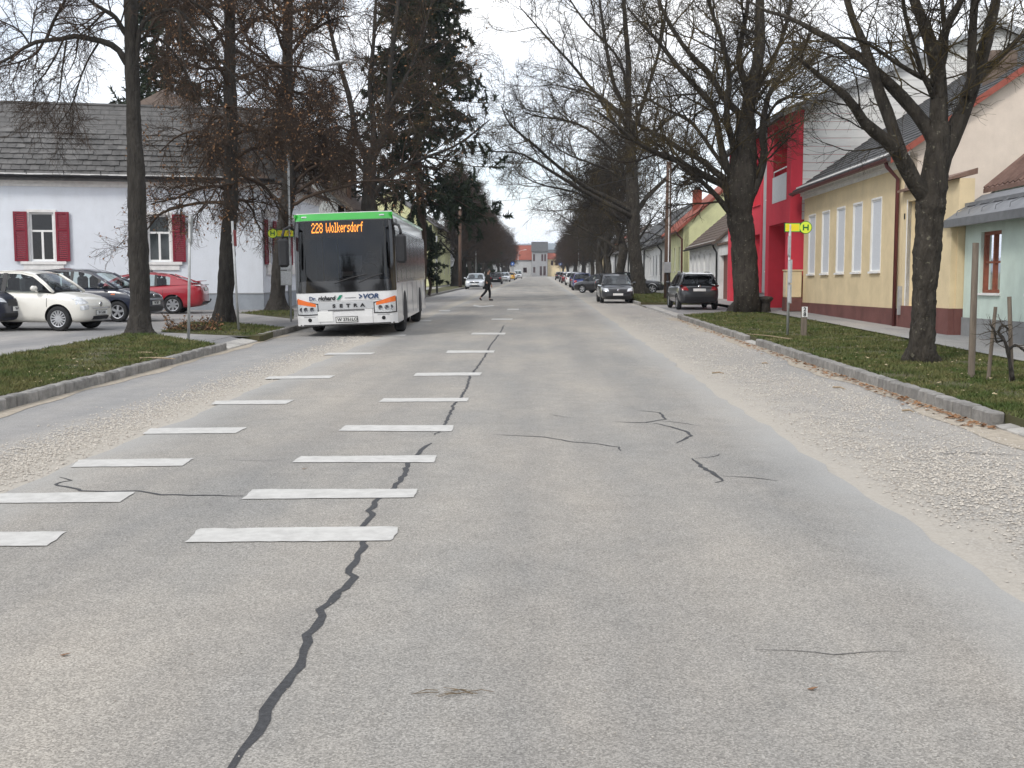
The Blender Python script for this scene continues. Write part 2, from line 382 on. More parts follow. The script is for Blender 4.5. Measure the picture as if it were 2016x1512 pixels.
# kerbs: single granite stones --------------------------------------
m_kerb = mat('granite_kerb', (.225, .215, .20), rough=.9, var=.28, scale=9, bump=.5, bscale=60, objrand=.17)
m_kerbflat = mat('granite_flat', (.36, .345, .32), rough=.9, objrand=.15, var=.2, scale=9, bump=.4, bscale=60)
kerb_mesh = []
for k in range(5):
    mb = MB(); mb.box((0, 0, 0), (.15, .285, .17), 0, .018)
    V = [(v[0] + random.uniform(-.006, .006), v[1] + random.uniform(-.005, .005), v[2] + random.uniform(-.007, .005)) for v in mb.V]
    kerb_mesh.append(mkmesh('kerb_stone', V, mb.F, m_kerb))
def kerb(xf, y0, y1, side, step=.30):
    root = MB().box((xf(y0) - side * .0, (y0 + y1) / 2, -.06), (.02, .02, .02)).build('kerb', m_kerb); tag(root, kind='structure')
    y = y0; k = 0
    while y < y1:
        o = ob('kerb_stone', kerb_mesh[random.randrange(5)], root, (xf(y) - side * .075 + random.uniform(-.008, .008), y + .15, .055 + random.uniform(-.008, .008)), (random.uniform(-.012, .012), random.uniform(-.02, .02), random.uniform(-.02, .02)))
        y += step; k += 1
    return root
kerb(KL, 7.5, 23.9, 1); kerb(KL, 26.9, 41.5, 1)
kerb(lambda y: KR, 12.3, 25.8, -1); kerb(lambda y: KR, 27.2, 40.2, -1)
def longkerb(x, y0, y1):
    mb = MB(); y = y0
    while y < y1:
        mb.box((x, y + .5, .055), (.15, .98, .17), 0, .02); y += 1.0
    tag(mb.build('kerb', m_kerb), kind='structure')
longkerb(KR + .075, 56.6, 88); longkerb(KR + .075, 93, 240); longkerb(-7.25, 60, 240)
def flatkerb(xf, y0, y1, side):
    root = MB().box((xf(y0), (y0 + y1) / 2, -.06), (.02, .02, .02)).build('lowered_kerb', m_kerbflat); tag(root, kind='structure')
    y = y0
    while y < y1:
        mb = MB().box((xf(y) - side * .19, y + .15, -.02), (.40, .275, .085), 0, .012); mb.V = [(a, b, c + (.05 if abs(a - xf(y)) > .25 else 0)) for a, b, c in mb.V]
        mb.build('kerb_slab', m_kerbflat, root); y += .30
flatkerb(KL, 24.2, 26.7, 1); flatkerb(lambda y: KR, 9.5, 12.2, -1); flatkerb(lambda y: KR, 25.9, 27.1, -1); flatkerb(lambda y: KR, 40.4, 52, -1)
# end stones sloping down where the kerb is lowered
for (x, y, s) in ((KL(24) - .075, 24.02, 1), (KL(27.7) - .075, 27.72, -1), (KR + .075, 12.12, -1), (KR + .075, 40.42, 1)):
    pass
# sandy gutter strips along the kerbs
strip('gutter', [(KR - .32 + .1 * math.sin(y * .9) + .05 * math.sin(y * 2.7), y) for y in ysn if 9 < y < 41], [(KR + .02, y) for y in ysn if 9 < y < 41], -.003, m_dirt)
strip('gutter', [(KL(y), y) for y in ysn if 6 < y < 30], [(KL(y) + .20 + .06 * math.sin(y * 1.1) + .04 * math.sin(y * 3.1), y) for y in ysn if 6 < y < 30], -.003, m_dirt)
# painted bars -------------------------------------------------------
m_paint = mat('road_paint', (.41, .40, .38), rough=.9, col2=(.52, .51, .485), scale=8, bump=.3, bscale=120, detail=10, spec=.2, thr=(.3, .6))
bars = [[(365, 1067), (395, 1040), (772, 1036), (782, 1038), (775, 1061), (768, 1064)], [(478, 982), (498, 963), (822, 962), (815, 979)], [(575, 910), (592, 898), (860, 896), (855, 910)], [(667, 848), (680, 837), (893, 837), (889, 849)], [(745, 791), (756, 784), (923, 783), (920, 790)],
    [(813, 740), (820, 734), (949, 733), (945, 739)], [(877, 695), (882, 690), (975, 690), (972, 694)], [(927, 658.5), (931, 655), (996, 655), (993, 658.5)], [(967, 629.8), (969, 627), (1010, 627), (1008, 629.8)], [(998, 610), (999.5, 608), (1022, 608), (1021, 610)],
    [(-70, 1075), (-40, 1047), (132, 1046), (92, 1074)], [(-20, 990), (0, 971), (266, 968), (235, 988)], [(140, 919), (155, 905), (382, 902), (358, 917)], [(282, 854), (296, 843), (486, 841), (463, 852.5)], [(415, 796), (425, 789), (579, 787), (563, 795)],
    [(520, 746), (530, 741), (660, 739), (648, 744.5)], [(638, 698.5), (645, 694.5), (739, 694), (730, 697.5)], [(731, 661.5), (735, 658.5), (800, 658.5), (797, 661.5)], [(822, 632.5), (825, 630), (850, 630), (848, 632.5)], [(863, 613), (865, 610.5), (887, 610.5), (885, 613)],
    [(930, 602), (945, 605), (972, 602.5), (972, 600.5), (950, 602.5), (934, 600)]]
def ground_patch(name, px, z, m, parent, sub=True):
    P = [gr(a, b, z) for a, b in px]
    if sub:   # worn, slightly uneven outline
        Q = []
        for i, p in enumerate(P):
            q = P[(i + 1) % len(P)]; L = math.dist(p, q); k = max(1, int(L / .07))
            for j in range(k):
                t = j / k; Q.append((p[0] + (q[0] - p[0]) * t + random.gauss(0, .004), p[1] + (q[1] - p[1]) * t + random.gauss(0, .005)))
        P = Q
    me = mkmesh(name, [(*p, z) for p in P], [tuple(range(len(P)))], m)
    bm = bmesh.new(); bm.from_mesh(me)
    for f in bm.faces:
        if f.normal.z < 0: f.normal_flip()
    bm.to_mesh(me); bm.free()
    return ob(name, me, parent)
for b in bars: ground_patch('painted_bar', b, .006, m_paint, road)
# sealed cracks ------------------------------------------------------
m_tar = mat('crack_tar', (.035, .035, .037), rough=.6, var=.5, scale=40, bump=.3, bscale=150)
m_thin = mat('thin_crack', (.09, .085, .08), rough=.9, var=.3, scale=30)
cracks = [([(425, 1550), (455, 1512), (480, 1478), (505, 1445), (520, 1420), (528, 1395), (545, 1365), (565, 1345), (585, 1310), (600, 1280), (610, 1250), (625, 1228), (640, 1200), (655, 1175), (685, 1150), (695, 1135), (692, 1120), (705, 1100), (715, 1075), (718, 1055), (715, 1033), (733, 1015), (728, 1005), (742, 983), (757, 972), (775, 960), (795, 935), (805, 912), (822, 893), (835, 880), (850, 872)], .042),
    ([(855, 856), (870, 845), (885, 815), (890, 806), (895, 795), (905, 785), (918, 765), (925, 740), (940, 722), (955, 700), (965, 680), (978, 664), (985, 655), (992, 640)], .032),
    ([(118, 939), (138, 945), (110, 953), (160, 966), (210, 968), (270, 966), (320, 974), (400, 975), (480, 976)], .03),
    ([(968, 855), (1070, 860), (1130, 870), (1180, 874), (1215, 880), (1222, 888)], .022), ([(1255, 808), (1300, 812), (1310, 825), (1270, 832), (1205, 830)], .03),
    ([(1288, 833), (1320, 840), (1355, 850), (1360, 858), (1332, 872)], .035), ([(1300, 828), (1340, 832), (1380, 838)], .02), ([(1362, 902), (1390, 925), (1410, 935), (1425, 946), (1408, 950)], .036), ([(1420, 937), (1470, 939), (1530, 946)], .022), ([(1366, 902), (1400, 899), (1416, 893)], .02),
    ([(1490, 1280), (1560, 1281), (1640, 1287), (1700, 1284), (1780, 1282)], .009), ([(1080, 815), (1105, 820), (1130, 822)], .015), ([(1010, 803), (1060, 806)], .01), ([(440, 905), (520, 907), (560, 903)], .008), ([(1842, 895), (1900, 890), (2016, 897)], .02)]
for pts, w in cracks:
    P = [Vector((*gr(a, b, .003), 0)) for a, b in pts]; Q = []
    for i in range(len(P) - 1):
        k = max(1, int((P[i + 1] - P[i]).length / .08))
        for j in range(k): Q.append(P[i].lerp(P[i + 1], j / k) + Vector((random.gauss(0, .008), random.gauss(0, .008), 0)))
    Q.append(P[-1]); L = []; Rr = []
    for i, p in enumerate(Q):
        t = (Q[min(i + 1, len(Q) - 1)] - Q[max(i - 1, 0)]).normalized(); nn = Vector((-t.y, t.x, 0))
        e = min(1, .3 + i * .2, .3 + (len(Q) - 1 - i) * .2); a = w / 2 * e
        L.append(p + nn * a * random.uniform(.7, 1.3)); Rr.append(p - nn * a * random.uniform(.7, 1.3))
    n = len(Q); V = [(p.x, p.y, .003) for p in L + Rr]
    F = [(i, n + i, n + i + 1, i + 1) for i in range(n - 1)]
    me = mkmesh('crack_seal', V, F, m_tar if w > .012 else m_thin)
    bm = bmesh.new(); bm.from_mesh(me)
    for f in bm.faces:
        if f.normal.z < 0: f.normal_flip()
    bm.to_mesh(me); bm.free(); ob('crack_seal', me, road)
# loose gravel, grass blades, fallen leaves ---------------------------
def inside(poly, x, y):
    P = np.array(poly); n = len(P); ins = np.zeros(len(x), bool); j = n - 1
    for i in range(n):
        xi, yi = P[i]; xj, yj = P[j]
        c = ((yi > y) != (yj > y)) & (x < (xj - xi) * (y - yi) / (yj - yi + 1e-12) + xi); ins ^= c; j = i
    return ins
def pebbles(name, x, y, z, s, m, label):
    n = len(x); base = np.array([(1, 0, 0), (-1, 0, 0), (0, 1, 0), (0, -1, 0), (0, 0, .7), (0, 0, -.4)], float)
    a = rng.uniform(0, 6.28, n); ca, sa = np.cos(a), np.sin(a)
    V = base[None] * (s[:, None, None] * rng.uniform(.6, 1.3, (n, 6, 1)))
    X = V[:, :, 0] * ca[:, None] - V[:, :, 1] * sa[:, None]; Yy = V[:, :, 0] * sa[:, None] + V[:, :, 1] * ca[:, None]
    V = np.stack([X + x[:, None], Yy + y[:, None], V[:, :, 2] + z], 2).reshape(-1, 3)
    f = np.array([(0, 2, 4), (2, 1, 4), (1, 3, 4), (3, 0, 4)]); F = (f[None] + (np.arange(n) * 6)[:, None, None]).reshape(-1, 3)
    return tag(ob(name, fastmesh(name, V, F, m, False)), label, 'gravel', kind='stuff')
m_peb = mat('pebble', (.27, .24, .205), rough=.9, col2=(.56, .52, .46), scale=31, detail=2, thr=(.35, .65))
def ydist(n, y0, y1): return 1 / rng.uniform(1 / y1, 1 / y0, n)
n = 30000; y = ydist(n, 5.2, 44); x = 2.5 + np.clip(rng.beta(2.0, 1.9, n), 0, 1) * 2.2
keep = (np.sin(x * 2.3 + y * .7) + np.sin(y * 1.9 - x * 3) + rng.normal(0, 1.2, n)) > -.5
x, y = x[keep], y[keep]
pebbles('loose_gravel', x, y, -.002, rng.uniform(.005, .014, len(x)) * (1 + y / 60), m_peb, 'loose pale gravel on the shoulder by the right kerb')
n = 12000; y = ydist(n, 8, 40); x = -4.55 + rng.normal(0, .26, n); keep = x < -4.02
pebbles('loose_gravel', x[keep], y[keep], -.002, rng.uniform(.005, .014, keep.sum()) * (1 + y[keep] / 60), m_peb, 'loose pale gravel beside the dashed bars along the bus bay')
n = 700; y = ydist(n, 3.5, 40); x = rng.uniform(-4, 2.4, n)
pebbles('road_grit', x, y, .002, rng.uniform(.003, .006, n), m_peb, 'scattered grit lying on the grey road asphalt')
def blades(name, poly, n, y0, y1, x0, x1, label, hmin=.02, hmax=.06, z=.12, left=False):
    yy = ydist(n, y0, y1); xx = rng.uniform(x0, x1, n); k = inside(poly, xx, yy)
    clump = np.sin(xx * 5.1 + yy * 1.3) + np.sin(yy * 4.3 - xx * 2.1) + np.sin(xx * 1.7 + yy * .9) * 1.2 + rng.normal(0, 1.1, n)
    k &= clump > -1.2; xx, yy, clump = xx[k], yy[k], clump[k]; n = len(xx)
    if left: z = .13 + .04 * np.clip((-6.7 - xx) / 3.6, 0, 1)
    else: z = np.full(n, z)
    h = rng.uniform(hmin, hmax, n) * (1 + .35 * (clump > 1)); w = .004 + yy * .00035; a = rng.uniform(0, 6.28, n); ln = rng.normal(0, .6, (n, 2)) * h[:, None]
    b0 = np.stack([xx - w * np.cos(a), yy - w * np.sin(a), z], 1); b1 = np.stack([xx + w * np.cos(a), yy + w * np.sin(a), z], 1)
    tp = np.stack([xx + ln[:, 0], yy + ln[:, 1], z + h], 1)
    V = np.stack([b0, b1, tp], 1).reshape(-1, 3)
    return tag(ob(name, fastmesh(name, V, np.arange(3 * n).reshape(-1, 3), m_blade, False)), label, 'grass', kind='stuff')
m_blade = mat('grass_blade', (.055, .085, .021), rough=.8, col2=(.155, .14, .058), scale=1.9, detail=8, spec=.2, thr=(.38, .66))
blades('grass', VERGE[3], 130000, 11.3, 44, 4.9, 8.6, 'short winter grass of the right verge between kerb and pavement')
blades('grass', VERGE[0], 90000, 13, 29, -10.6, -6.4, 'short winter grass of the left verge before the parked white hatchback', left=True)
blades('grass', VERGE[1], 14000, 26, 33, -11, -6.8, 'thin grass patch round the leaning sign post', left=True)
blades('grass', VERGE[2], 9000, 38, 48, -13, -8, 'thin grass patch at the corner of the pale blue house', .02, .06, left=True)
blades('grass', VERGE[4], 20000, 55, 88, 4.9, 8.4, 'grass island behind the telegraph pole', .04, .09)
def litter(name, x, y, z, s, m, label, cat='leaves'):
    n = len(x); a = rng.uniform(0, 6.28, n); t = rng.normal(0, .35, (n, 4))
    q = np.array([(-1, 0), (0, -.55), (1, 0), (0, .55)], float)
    X = (q[None, :, 0] * np.cos(a)[:, None] - q[None, :, 1] * np.sin(a)[:, None]) * s[:, None] + x[:, None]
    Yy = (q[None, :, 0] * np.sin(a)[:, None] + q[None, :, 1] * np.cos(a)[:, None]) * s[:, None] + y[:, None]
    Z = z + np.abs(t) * s[:, None] * .8
    V = np.stack([X, Yy, Z], 2).reshape(-1, 3); F = (np.array([(0, 1, 2, 3)])[None] + (np.arange(n) * 4)[:, None, None]).reshape(-1, 4)
    return tag(ob(name, fastmesh(name, V, F, m, False)), label, cat, kind='stuff')
m_leaf = mat('dry_leaf', (.16, .075, .035), rough=.9, col2=(.30, .17, .085), scale=9, detail=3)
m_pale = mat('pale_leaf', (.36, .27, .15), rough=.9, col2=(.55, .46, .30), scale=9, detail=3)
n = 700; y = ydist(n, 12, 40); litter('fallen_leaves', KR - .05 - np.abs(rng.normal(0, .12, n)), y, .002, rng.uniform(.02, .05, n), m_leaf, 'brown leaves blown against the right kerb')
n = 260; y = ydist(n, 12, 42); x = rng.uniform(5.1, 8, n); litter('fallen_leaves', x, y, .15, rng.uniform(.02, .04, n), m_pale, 'pale dry leaves scattered on the right verge')
n = 420; y = ydist(n, 13, 28); x = rng.uniform(-9.6, -6.7, n); k = inside(VERGE[0], x, y); litter('fallen_leaves', x[k], y[k], .15, rng.uniform(.02, .04, k.sum()), m_pale, 'pale dry leaves scattered on the left verge')
m_stick = mat('dead_wood', (.30, .23, .15), rough=.9, var=.3, scale=20)
for (a, b, c, d, lab) in ((1460, 1, 0, 0, ''),):
    pass
sticks = [((1500, 715), (1512, 716)), ((1776, 808), (1800, 811)), ((1640, 762), (1664, 766)), ((1560, 668), (1470, 657)), ((1402, 734), (1425, 735))]
labs = ['short twig on the gravel beside the right kerb', 'brown twig in the gutter close to the lowered kerb', 'thin twig lying against the right kerb stones', 'pale stick lying on the grass beside the bus stop post', 'pale twig lying by the edge of the road asphalt']
for (p, q), lb in zip(sticks, labs):
    zz = .16 if 'grass' in lb else .01
    P = [Vector((*gr(*p, zz), zz)), Vector((*gr(*q, zz), zz))]; mid = P[0].lerp(P[1], .5) + Vector((.03, .04, .01))
    tag(MB().tube([P[0], mid, P[1]], [.012, .012, .006], 5).build('fallen_stick', m_stick), lb, 'stick', 'sticks on the ground')
for p, q in (((270, 694), (310, 697)), ((275, 705), (345, 707)), ((240, 690), (262, 692))):
    P = [Vector((*gr(*p, .15), .15)), Vector((*gr(*q, .15), .155))]; mid = P[0].lerp(P[1], .5) + Vector((.0, .03, .01))
    tag(MB().tube([P[0], mid, P[1]], [.016, .016, .008], 5).build('fallen_stick', m_stick), 'bare branch lying on the left verge behind the kerb', 'stick', 'branches lying on the left verge')
# ================================================================== TREES
def bark(name, c, c2, moss=None):
    m = mat(name, c, rough=.95, col2=c2, scale=9, bump=1.0, bscale=26, detail=9, stretch=(1, 1, .3), spec=.15, bdist=.06)
    if moss:
        t = m.node_tree; n = t.nodes; l = t.links; b = n['Principled BSDF']; src = b.inputs['Base Color'].links[0].from_socket
        g = n.new('ShaderNodeNewGeometry'); q = n.new('ShaderNodeTexNoise'); q.inputs['Scale'].default_value = 11; q.inputs['Detail'].default_value = 6; l.new(g.outputs['Position'], q.inputs['Vector'])
        r = n.new('ShaderNodeValToRGB'); r.color_ramp.elements[0].position = .63; r.color_ramp.elements[1].position = .69; l.new(q.outputs[0], r.inputs[0])
        x = n.new('ShaderNodeMix'); x.data_type = 'RGBA'; l.new(r.outputs[0], x.inputs[0]); l.new(src, x.inputs[6]); x.inputs[7].default_value = (*moss, 1); l.new(x.outputs[2], b.inputs['Base Color'])
    return m
m_bark1 = bark('bark_maple', (.027, .0235, .020), (.070, .061, .050), (.15, .14, .105))
m_bark2 = bark('bark_lime', (.030, .027, .024), (.062, .056, .049))
m_bark3 = bark('bark_conifer', (.050, .036, .028), (.105, .078, .06))
m_twigA = mat('twig_grey', (.040, .034, .028), rough=.95, col2=(.075, .062, .045), scale=.9, detail=3, spec=.1)
m_twigB = mat('twig_brown', (.045, .034, .027), rough=.95, col2=(.078, .055, .040), scale=.9, detail=3, spec=.1)
m_twigL = mat('twig_lichen', (.040, .034, .028), rough=.95, col2=(.13, .098, .040), scale=.7, detail=4, spec=.1, thr=(.45, .7))
def unit(v): return v / (np.linalg.norm(v, axis=-1, keepdims=True) + 1e-9)
def tubes(P, Rr, k):
    """P (n,s,3), Rr (n,s) -> verts, quads"""
    n, s, _ = P.shape
    T = np.empty_like(P); T[:, 1:-1] = P[:, 2:] - P[:, :-2]; T[:, 0] = P[:, 1] - P[:, 0]; T[:, -1] = P[:, -1] - P[:, -2]; T = unit(T)
    ref = unit(T[:, :1] * 0 + rng.normal(0, 1, (n, 1, 3))); bad = np.abs((ref * T.mean(1, keepdims=True)).sum(-1)) > .8
    ref = np.where(bad[..., None], np.roll(ref, 1, -1) * np.array([1, -1, 1]), ref)
    U = unit(np.cross(T, ref)); W = np.cross(T, U)
    a = np.arange(k) * 2 * PI / k
    V = P[:, :, None] + Rr[:, :, None, None] * (U[:, :, None] * np.cos(a)[:, None] + W[:, :, None] * np.sin(a)[:, None])
    idx = np.arange(n * s * k).reshape(n, s, k); j2 = (np.arange(k) + 1) % k
    F = np.stack([idx[:, :-1], idx[:, :-1][:, :, j2], idx[:, 1:][:, :, j2], idx[:, 1:]], -1).reshape(-1, 4)
    return V.reshape(-1, 3), F
def join(parts):
    V = []; F = []; o = 0
    for v, f in parts: V.append(v); F.append(f + o); o += len(v)
    return np.concatenate(V), np.concatenate(F)
def crom(P, n):
    P = np.asarray(P, float); m = len(P)
    if m == 2: t = np.linspace(0, 1, n)[:, None]; return P[0] * (1 - t) + P[1] * t
    E = np.vstack([2 * P[0] - P[1], P, 2 * P[-1] - P[-2]]); u = np.linspace(0, m - 1 - 1e-6, n); i = u.astype(int); t = (u - i)[:, None]
    p0, p1, p2, p3 = E[i], E[i + 1], E[i + 2], E[i + 3]
    return .5 * ((2 * p1) + (-p0 + p2) * t + (2 * p0 - 5 * p1 + 4 * p2 - p3) * t ** 2 + (-p0 + 3 * p1 - 3 * p2 + p3) * t ** 3)
def sprout(PP, RR, nch, t0, ang, length, rfac, rmin, S, wander, grav, lenfall=.45, outward=None, rmax=1.0, t1=1.0):
    """children of branches PP (n,s,3): returns child polylines (n*nch,S+1,3) and radii"""
    n, s, _ = PP.shape
    t = (t0 + (t1 - t0) * (np.arange(nch)[None] + rng.uniform(0, 1, (n, nch))) / nch); t = np.clip(t, 0, .9999)
    u = t * (s - 1); i = u.astype(int); f = (u - i)[..., None]; rows = np.arange(n)[:, None]
    p = PP[rows, i] * (1 - f) + PP[rows, i + 1] * f; r = RR[rows, i] * (1 - f[..., 0]) + RR[rows, i + 1] * f[..., 0]
    T = unit(PP[rows, i + 1] - PP[rows, i]); p = p.reshape(-1, 3); r = r.ravel(); T = T.reshape(-1, 3); N = len(p)
    az = unit(np.cross(T, rng.normal(0, 1, (N, 3)))); a = np.radians(rng.normal(ang, ang * .22, N))[:, None]
    D = T * np.cos(a) + az * np.sin(a)
    if outward is not None: D = unit(D + outward)
    L = length * (1 - lenfall * t.ravel()) * rng.uniform(.55, 1.25, N); seg = (L / S)[:, None]
    P = np.empty((N, S + 1, 3)); P[:, 0] = p
    for k in range(S):
        D = unit(D + rng.normal(0, wander, (N, 3)) + np.array([0, 0, grav]) * (1 if k else .4)); P[:, k + 1] = P[:, k] + D * seg
    r0 = np.clip(r * rfac, rmin, rmax)
    Rr = r0[:, None] * np.linspace(1, .35, S + 1)[None]; Rr = np.maximum(Rr, rmin * .55)
    return P, Rr
def leaf_quads(P, n, size, droop=.4):
    """n small leaves on random points of twigs P -> verts, faces"""
    N, s, _ = P.shape; i = rng.integers(0, N, n); j = rng.integers(1, s, n); p = P[i, j] + rng.normal(0, .015, (n, 3))
    a = unit(rng.normal(0, 1, (n, 3)) + np.array([0, 0, -droop])); b = unit(np.cross(a, rng.normal(0, 1, (n, 3)))); sz = rng.uniform(.6, 1.3, (n, 1)) * size
    V = np.stack([p, p + a * sz * .5 + b * sz * .28, p + a * sz, p + a * sz * .5 - b * sz * .28], 1).reshape(-1, 3)
    return V, np.arange(4 * n).reshape(-1, 4)
def limbs_px(spec, Y):
    """limb traces: list of (px,py,dY) + radii -> polylines (world)"""
    PP = []; RR = []
    for pts, r0, r1, dy in spec:
        m = len(pts); Q = [at(p[0], p[1], Y + dy * (i / (m - 1)) ** 1.2) for i, p in enumerate(pts)]
        PP.append(crom(Q, 14)); RR.append(np.linspace(r0 * .9, r1 * .9, 14))
    return np.array(PP), np.array(RR)
def cut_above(P, Rr, zmax):
    k = P[:, 0, 2] < zmax; return P[k], Rr[k]
def make_tree(name, label, base, trunk, tr, limbs, lr, p, bm, tm, group=None, zcut=None, leaves=None, cat='tree', tm2=None):
    """trunk: (m,3) polyline; limbs (n,s,3). p: dict of growth parameters. Returns root."""
    root = thing(name, label, cat, base, 0, group); B = np.array(base)
    tp = crom(trunk, 26); trr = np.interp(np.linspace(0, 1, 26), np.linspace(0, 1, len(tr)), tr)
    NR, NS = 90, 26; tq = crom(trunk, NR); tqr = np.interp(np.linspace(0, 1, NR), np.linspace(0, 1, len(tr)), tr); zz = np.linspace(0, 1, NR)
    wob = 1 + .035 * np.sin(zz * 31) + .025 * np.sin(zz * 67 + 1)
    V, F = tubes(tq[None], (tqr * wob)[None], NS)
    an = np.tile(np.arange(NS) * 2 * PI / NS, NR); zr_ = np.repeat(zz, NS); ridge = .022 * np.sin(an * 6 + 3 * np.sin(zr_ * 23)) + .018 * np.sin(an * 9 + 5 * np.sin(zr_ * 41 + 1)) + .03 * np.sin(an * 2 + zr_ * 13)
    V = V + (V - np.repeat(tq, NS, 0)) * ridge[:, None]
    # flare and lumps
    V = V + rng.normal(0, .007, V.shape); bz = V[:, 2] - base[2]
    ang = np.arctan2(V[:, 1] - base[1], V[:, 0] - base[0]); fl = np.clip(1 - bz / .7, 0, 1)[:, None] ** 2 * (.16 + .14 * np.sin(ang * 4 + 1))[:, None] * tr[0] * 1.6
    V[:, :2] += unit(V[:, :2] - np.array(base[:2])) * fl
    parts = [(V, F)]
    if len(limbs): parts.append(tubes(limbs, lr * (1 + .06 * np.sin(np.arange(limbs.shape[1]) * 2.3)), 8))
    V, F = join(parts); t_ = fastmesh('trunk', V - B, F, bm); ob('trunk', t_, root)
    src, sr = limbs, lr
    if p.get('trunk_sprout'):
        ns, L0, t0 = p['trunk_sprout']
        a, b = sprout(tp[None], trr[None], ns, t0, p.get('tang', 60), L0, .5, .02, 13, p.get('w1', .12), p.get('g1', .04), .35, rmax=p.get('rm1', .09))
        parts = [tubes(a, b, 6)]
        if len(limbs):
            src = np.concatenate([limbs, a]); sr = np.concatenate([lr, b])
        else: src, sr = a, b
    else: parts = []
    zc = zcut if zcut else 1e9
    n2, n3, n4 = p['n']; l2, l3, l4 = p['l']; g2, g3, g4 = p['g']; rm = p.get('rmin', .006)
    A, a = sprout(src, sr, n2, .18, 48, l2, .55, rm * 1.8, 7, .16, g2, .35, rmax=p.get('rm2', .04)); A, a = cut_above(A, a, zc); parts.append(tubes(A, a, 5))
    Bq, b = sprout(A, a, n3, .15, 45, l3, .6, rm * 1.25, 4, .2, g3, .35, rmax=.02); Bq, b = cut_above(Bq, b, zc + .5); parts.append(tubes(Bq, b, 3))
    Cq, c = sprout(Bq, b, n4, .15, 42, l4, .7, rm, 2, .25, g4, .3, rmax=.01); Cq, c = cut_above(Cq, c, zc + .8)
    V, F = join(parts); ob('crown', fastmesh('crown', V - B, F, tm), root)
    V, F = tubes(Cq, c, 3); ob('twigs', fastmesh('twigs', V - B, F, tm2 or tm), root)
    if leaves:
        V, F = leaf_quads(Cq, leaves[0], leaves[1]); tag(ob('dry_leaves', fastmesh('dry_leaves', V - B, F, m_leaf, False), root), kind='stuff')
    return root
# --- near right street tree -----------------------------------------
Y1 = 19.3; g1 = (*gr(1815, 712, .12), .10)
tk = [np.array([g1[0], g1[1], .06])] + [at(a, b, Y1) for a, b in ((1814, 690), (1818, 620), (1821, 555), (1827, 480), (1831, 420), (1836, 372), (1846, 300), (1848, 240))]
sp = [([(1834, 400), (1812, 372), (1794, 350), (1773, 306), (1749, 280), (1725, 262), (1699, 238), (1678, 205), (1654, 179), (1624, 158), (1595, 134), (1565, 110)], .19, .025, -1.2),
    ([(1775, 310), (1764, 277), (1752, 235), (1734, 190), (1725, 161), (1717, 131), (1705, 98), (1690, 62), (1675, 27), (1662, -25), (1650, -90)], .13, .05, .6),
    ([(1843, 285), (1827, 253), (1794, 211), (1761, 176), (1734, 149), (1702, 119), (1669, 98), (1636, 77), (1595, 57), (1559, 36), (1514, 24), (1470, 0)], .14, .02, 1.0),
    ([(1846, 300), (1848, 253), (1848, 208), (1848, 149), (1833, 89), (1818, 45), (1800, 0), (1785, -60)], .19, .07, .2),
    ([(1849, 190), (1850, 149), (1854, 89), (1868, 45), (1892, 0), (1910, -60)], .11, .05, -.5), ([(1850, 160), (1862, 90), (1858, 40), (1852, -20)], .06, .04, .4),
    ([(1838, 190), (1827, 167), (1812, 134), (1797, 83), (1782, 30), (1775, -30)], .06, .03, -.8), ([(1835, 165), (1821, 155), (1797, 143), (1758, 119), (1714, 89), (1684, 77), (1648, 74)], .06, .018, -1.0),
    ([(1836, 372), (1852, 320), (1874, 268), (1898, 214), (1916, 161), (1934, 110), (1949, 54), (1961, 0), (1970, -60)], .20, .07, .5), ([(1906, 190), (1913, 149), (1913, 104), (1916, 45), (1919, -10), (1920, -70)], .10, .06, -.3),
    ([(1910, 180), (1928, 155), (1952, 128), (1981, 101), (2016, 65), (2060, 20)], .085, .03, .9)]
L, lr = limbs_px(sp, Y1)
make_tree('street_tree', 'bare forked street tree with lichen-spotted dark trunk on the verge before the cream house', g1, tk, [.25, .215, .19, .205, .215, .225, .25, .19, .165], L, lr,
    dict(n=(8, 7, 7), l=(1.75, .75, .34), g=(.015, .0, -.01), rmin=.0036, rm2=.016), m_bark1, m_twigL, zcut=7.6, group='street trees')
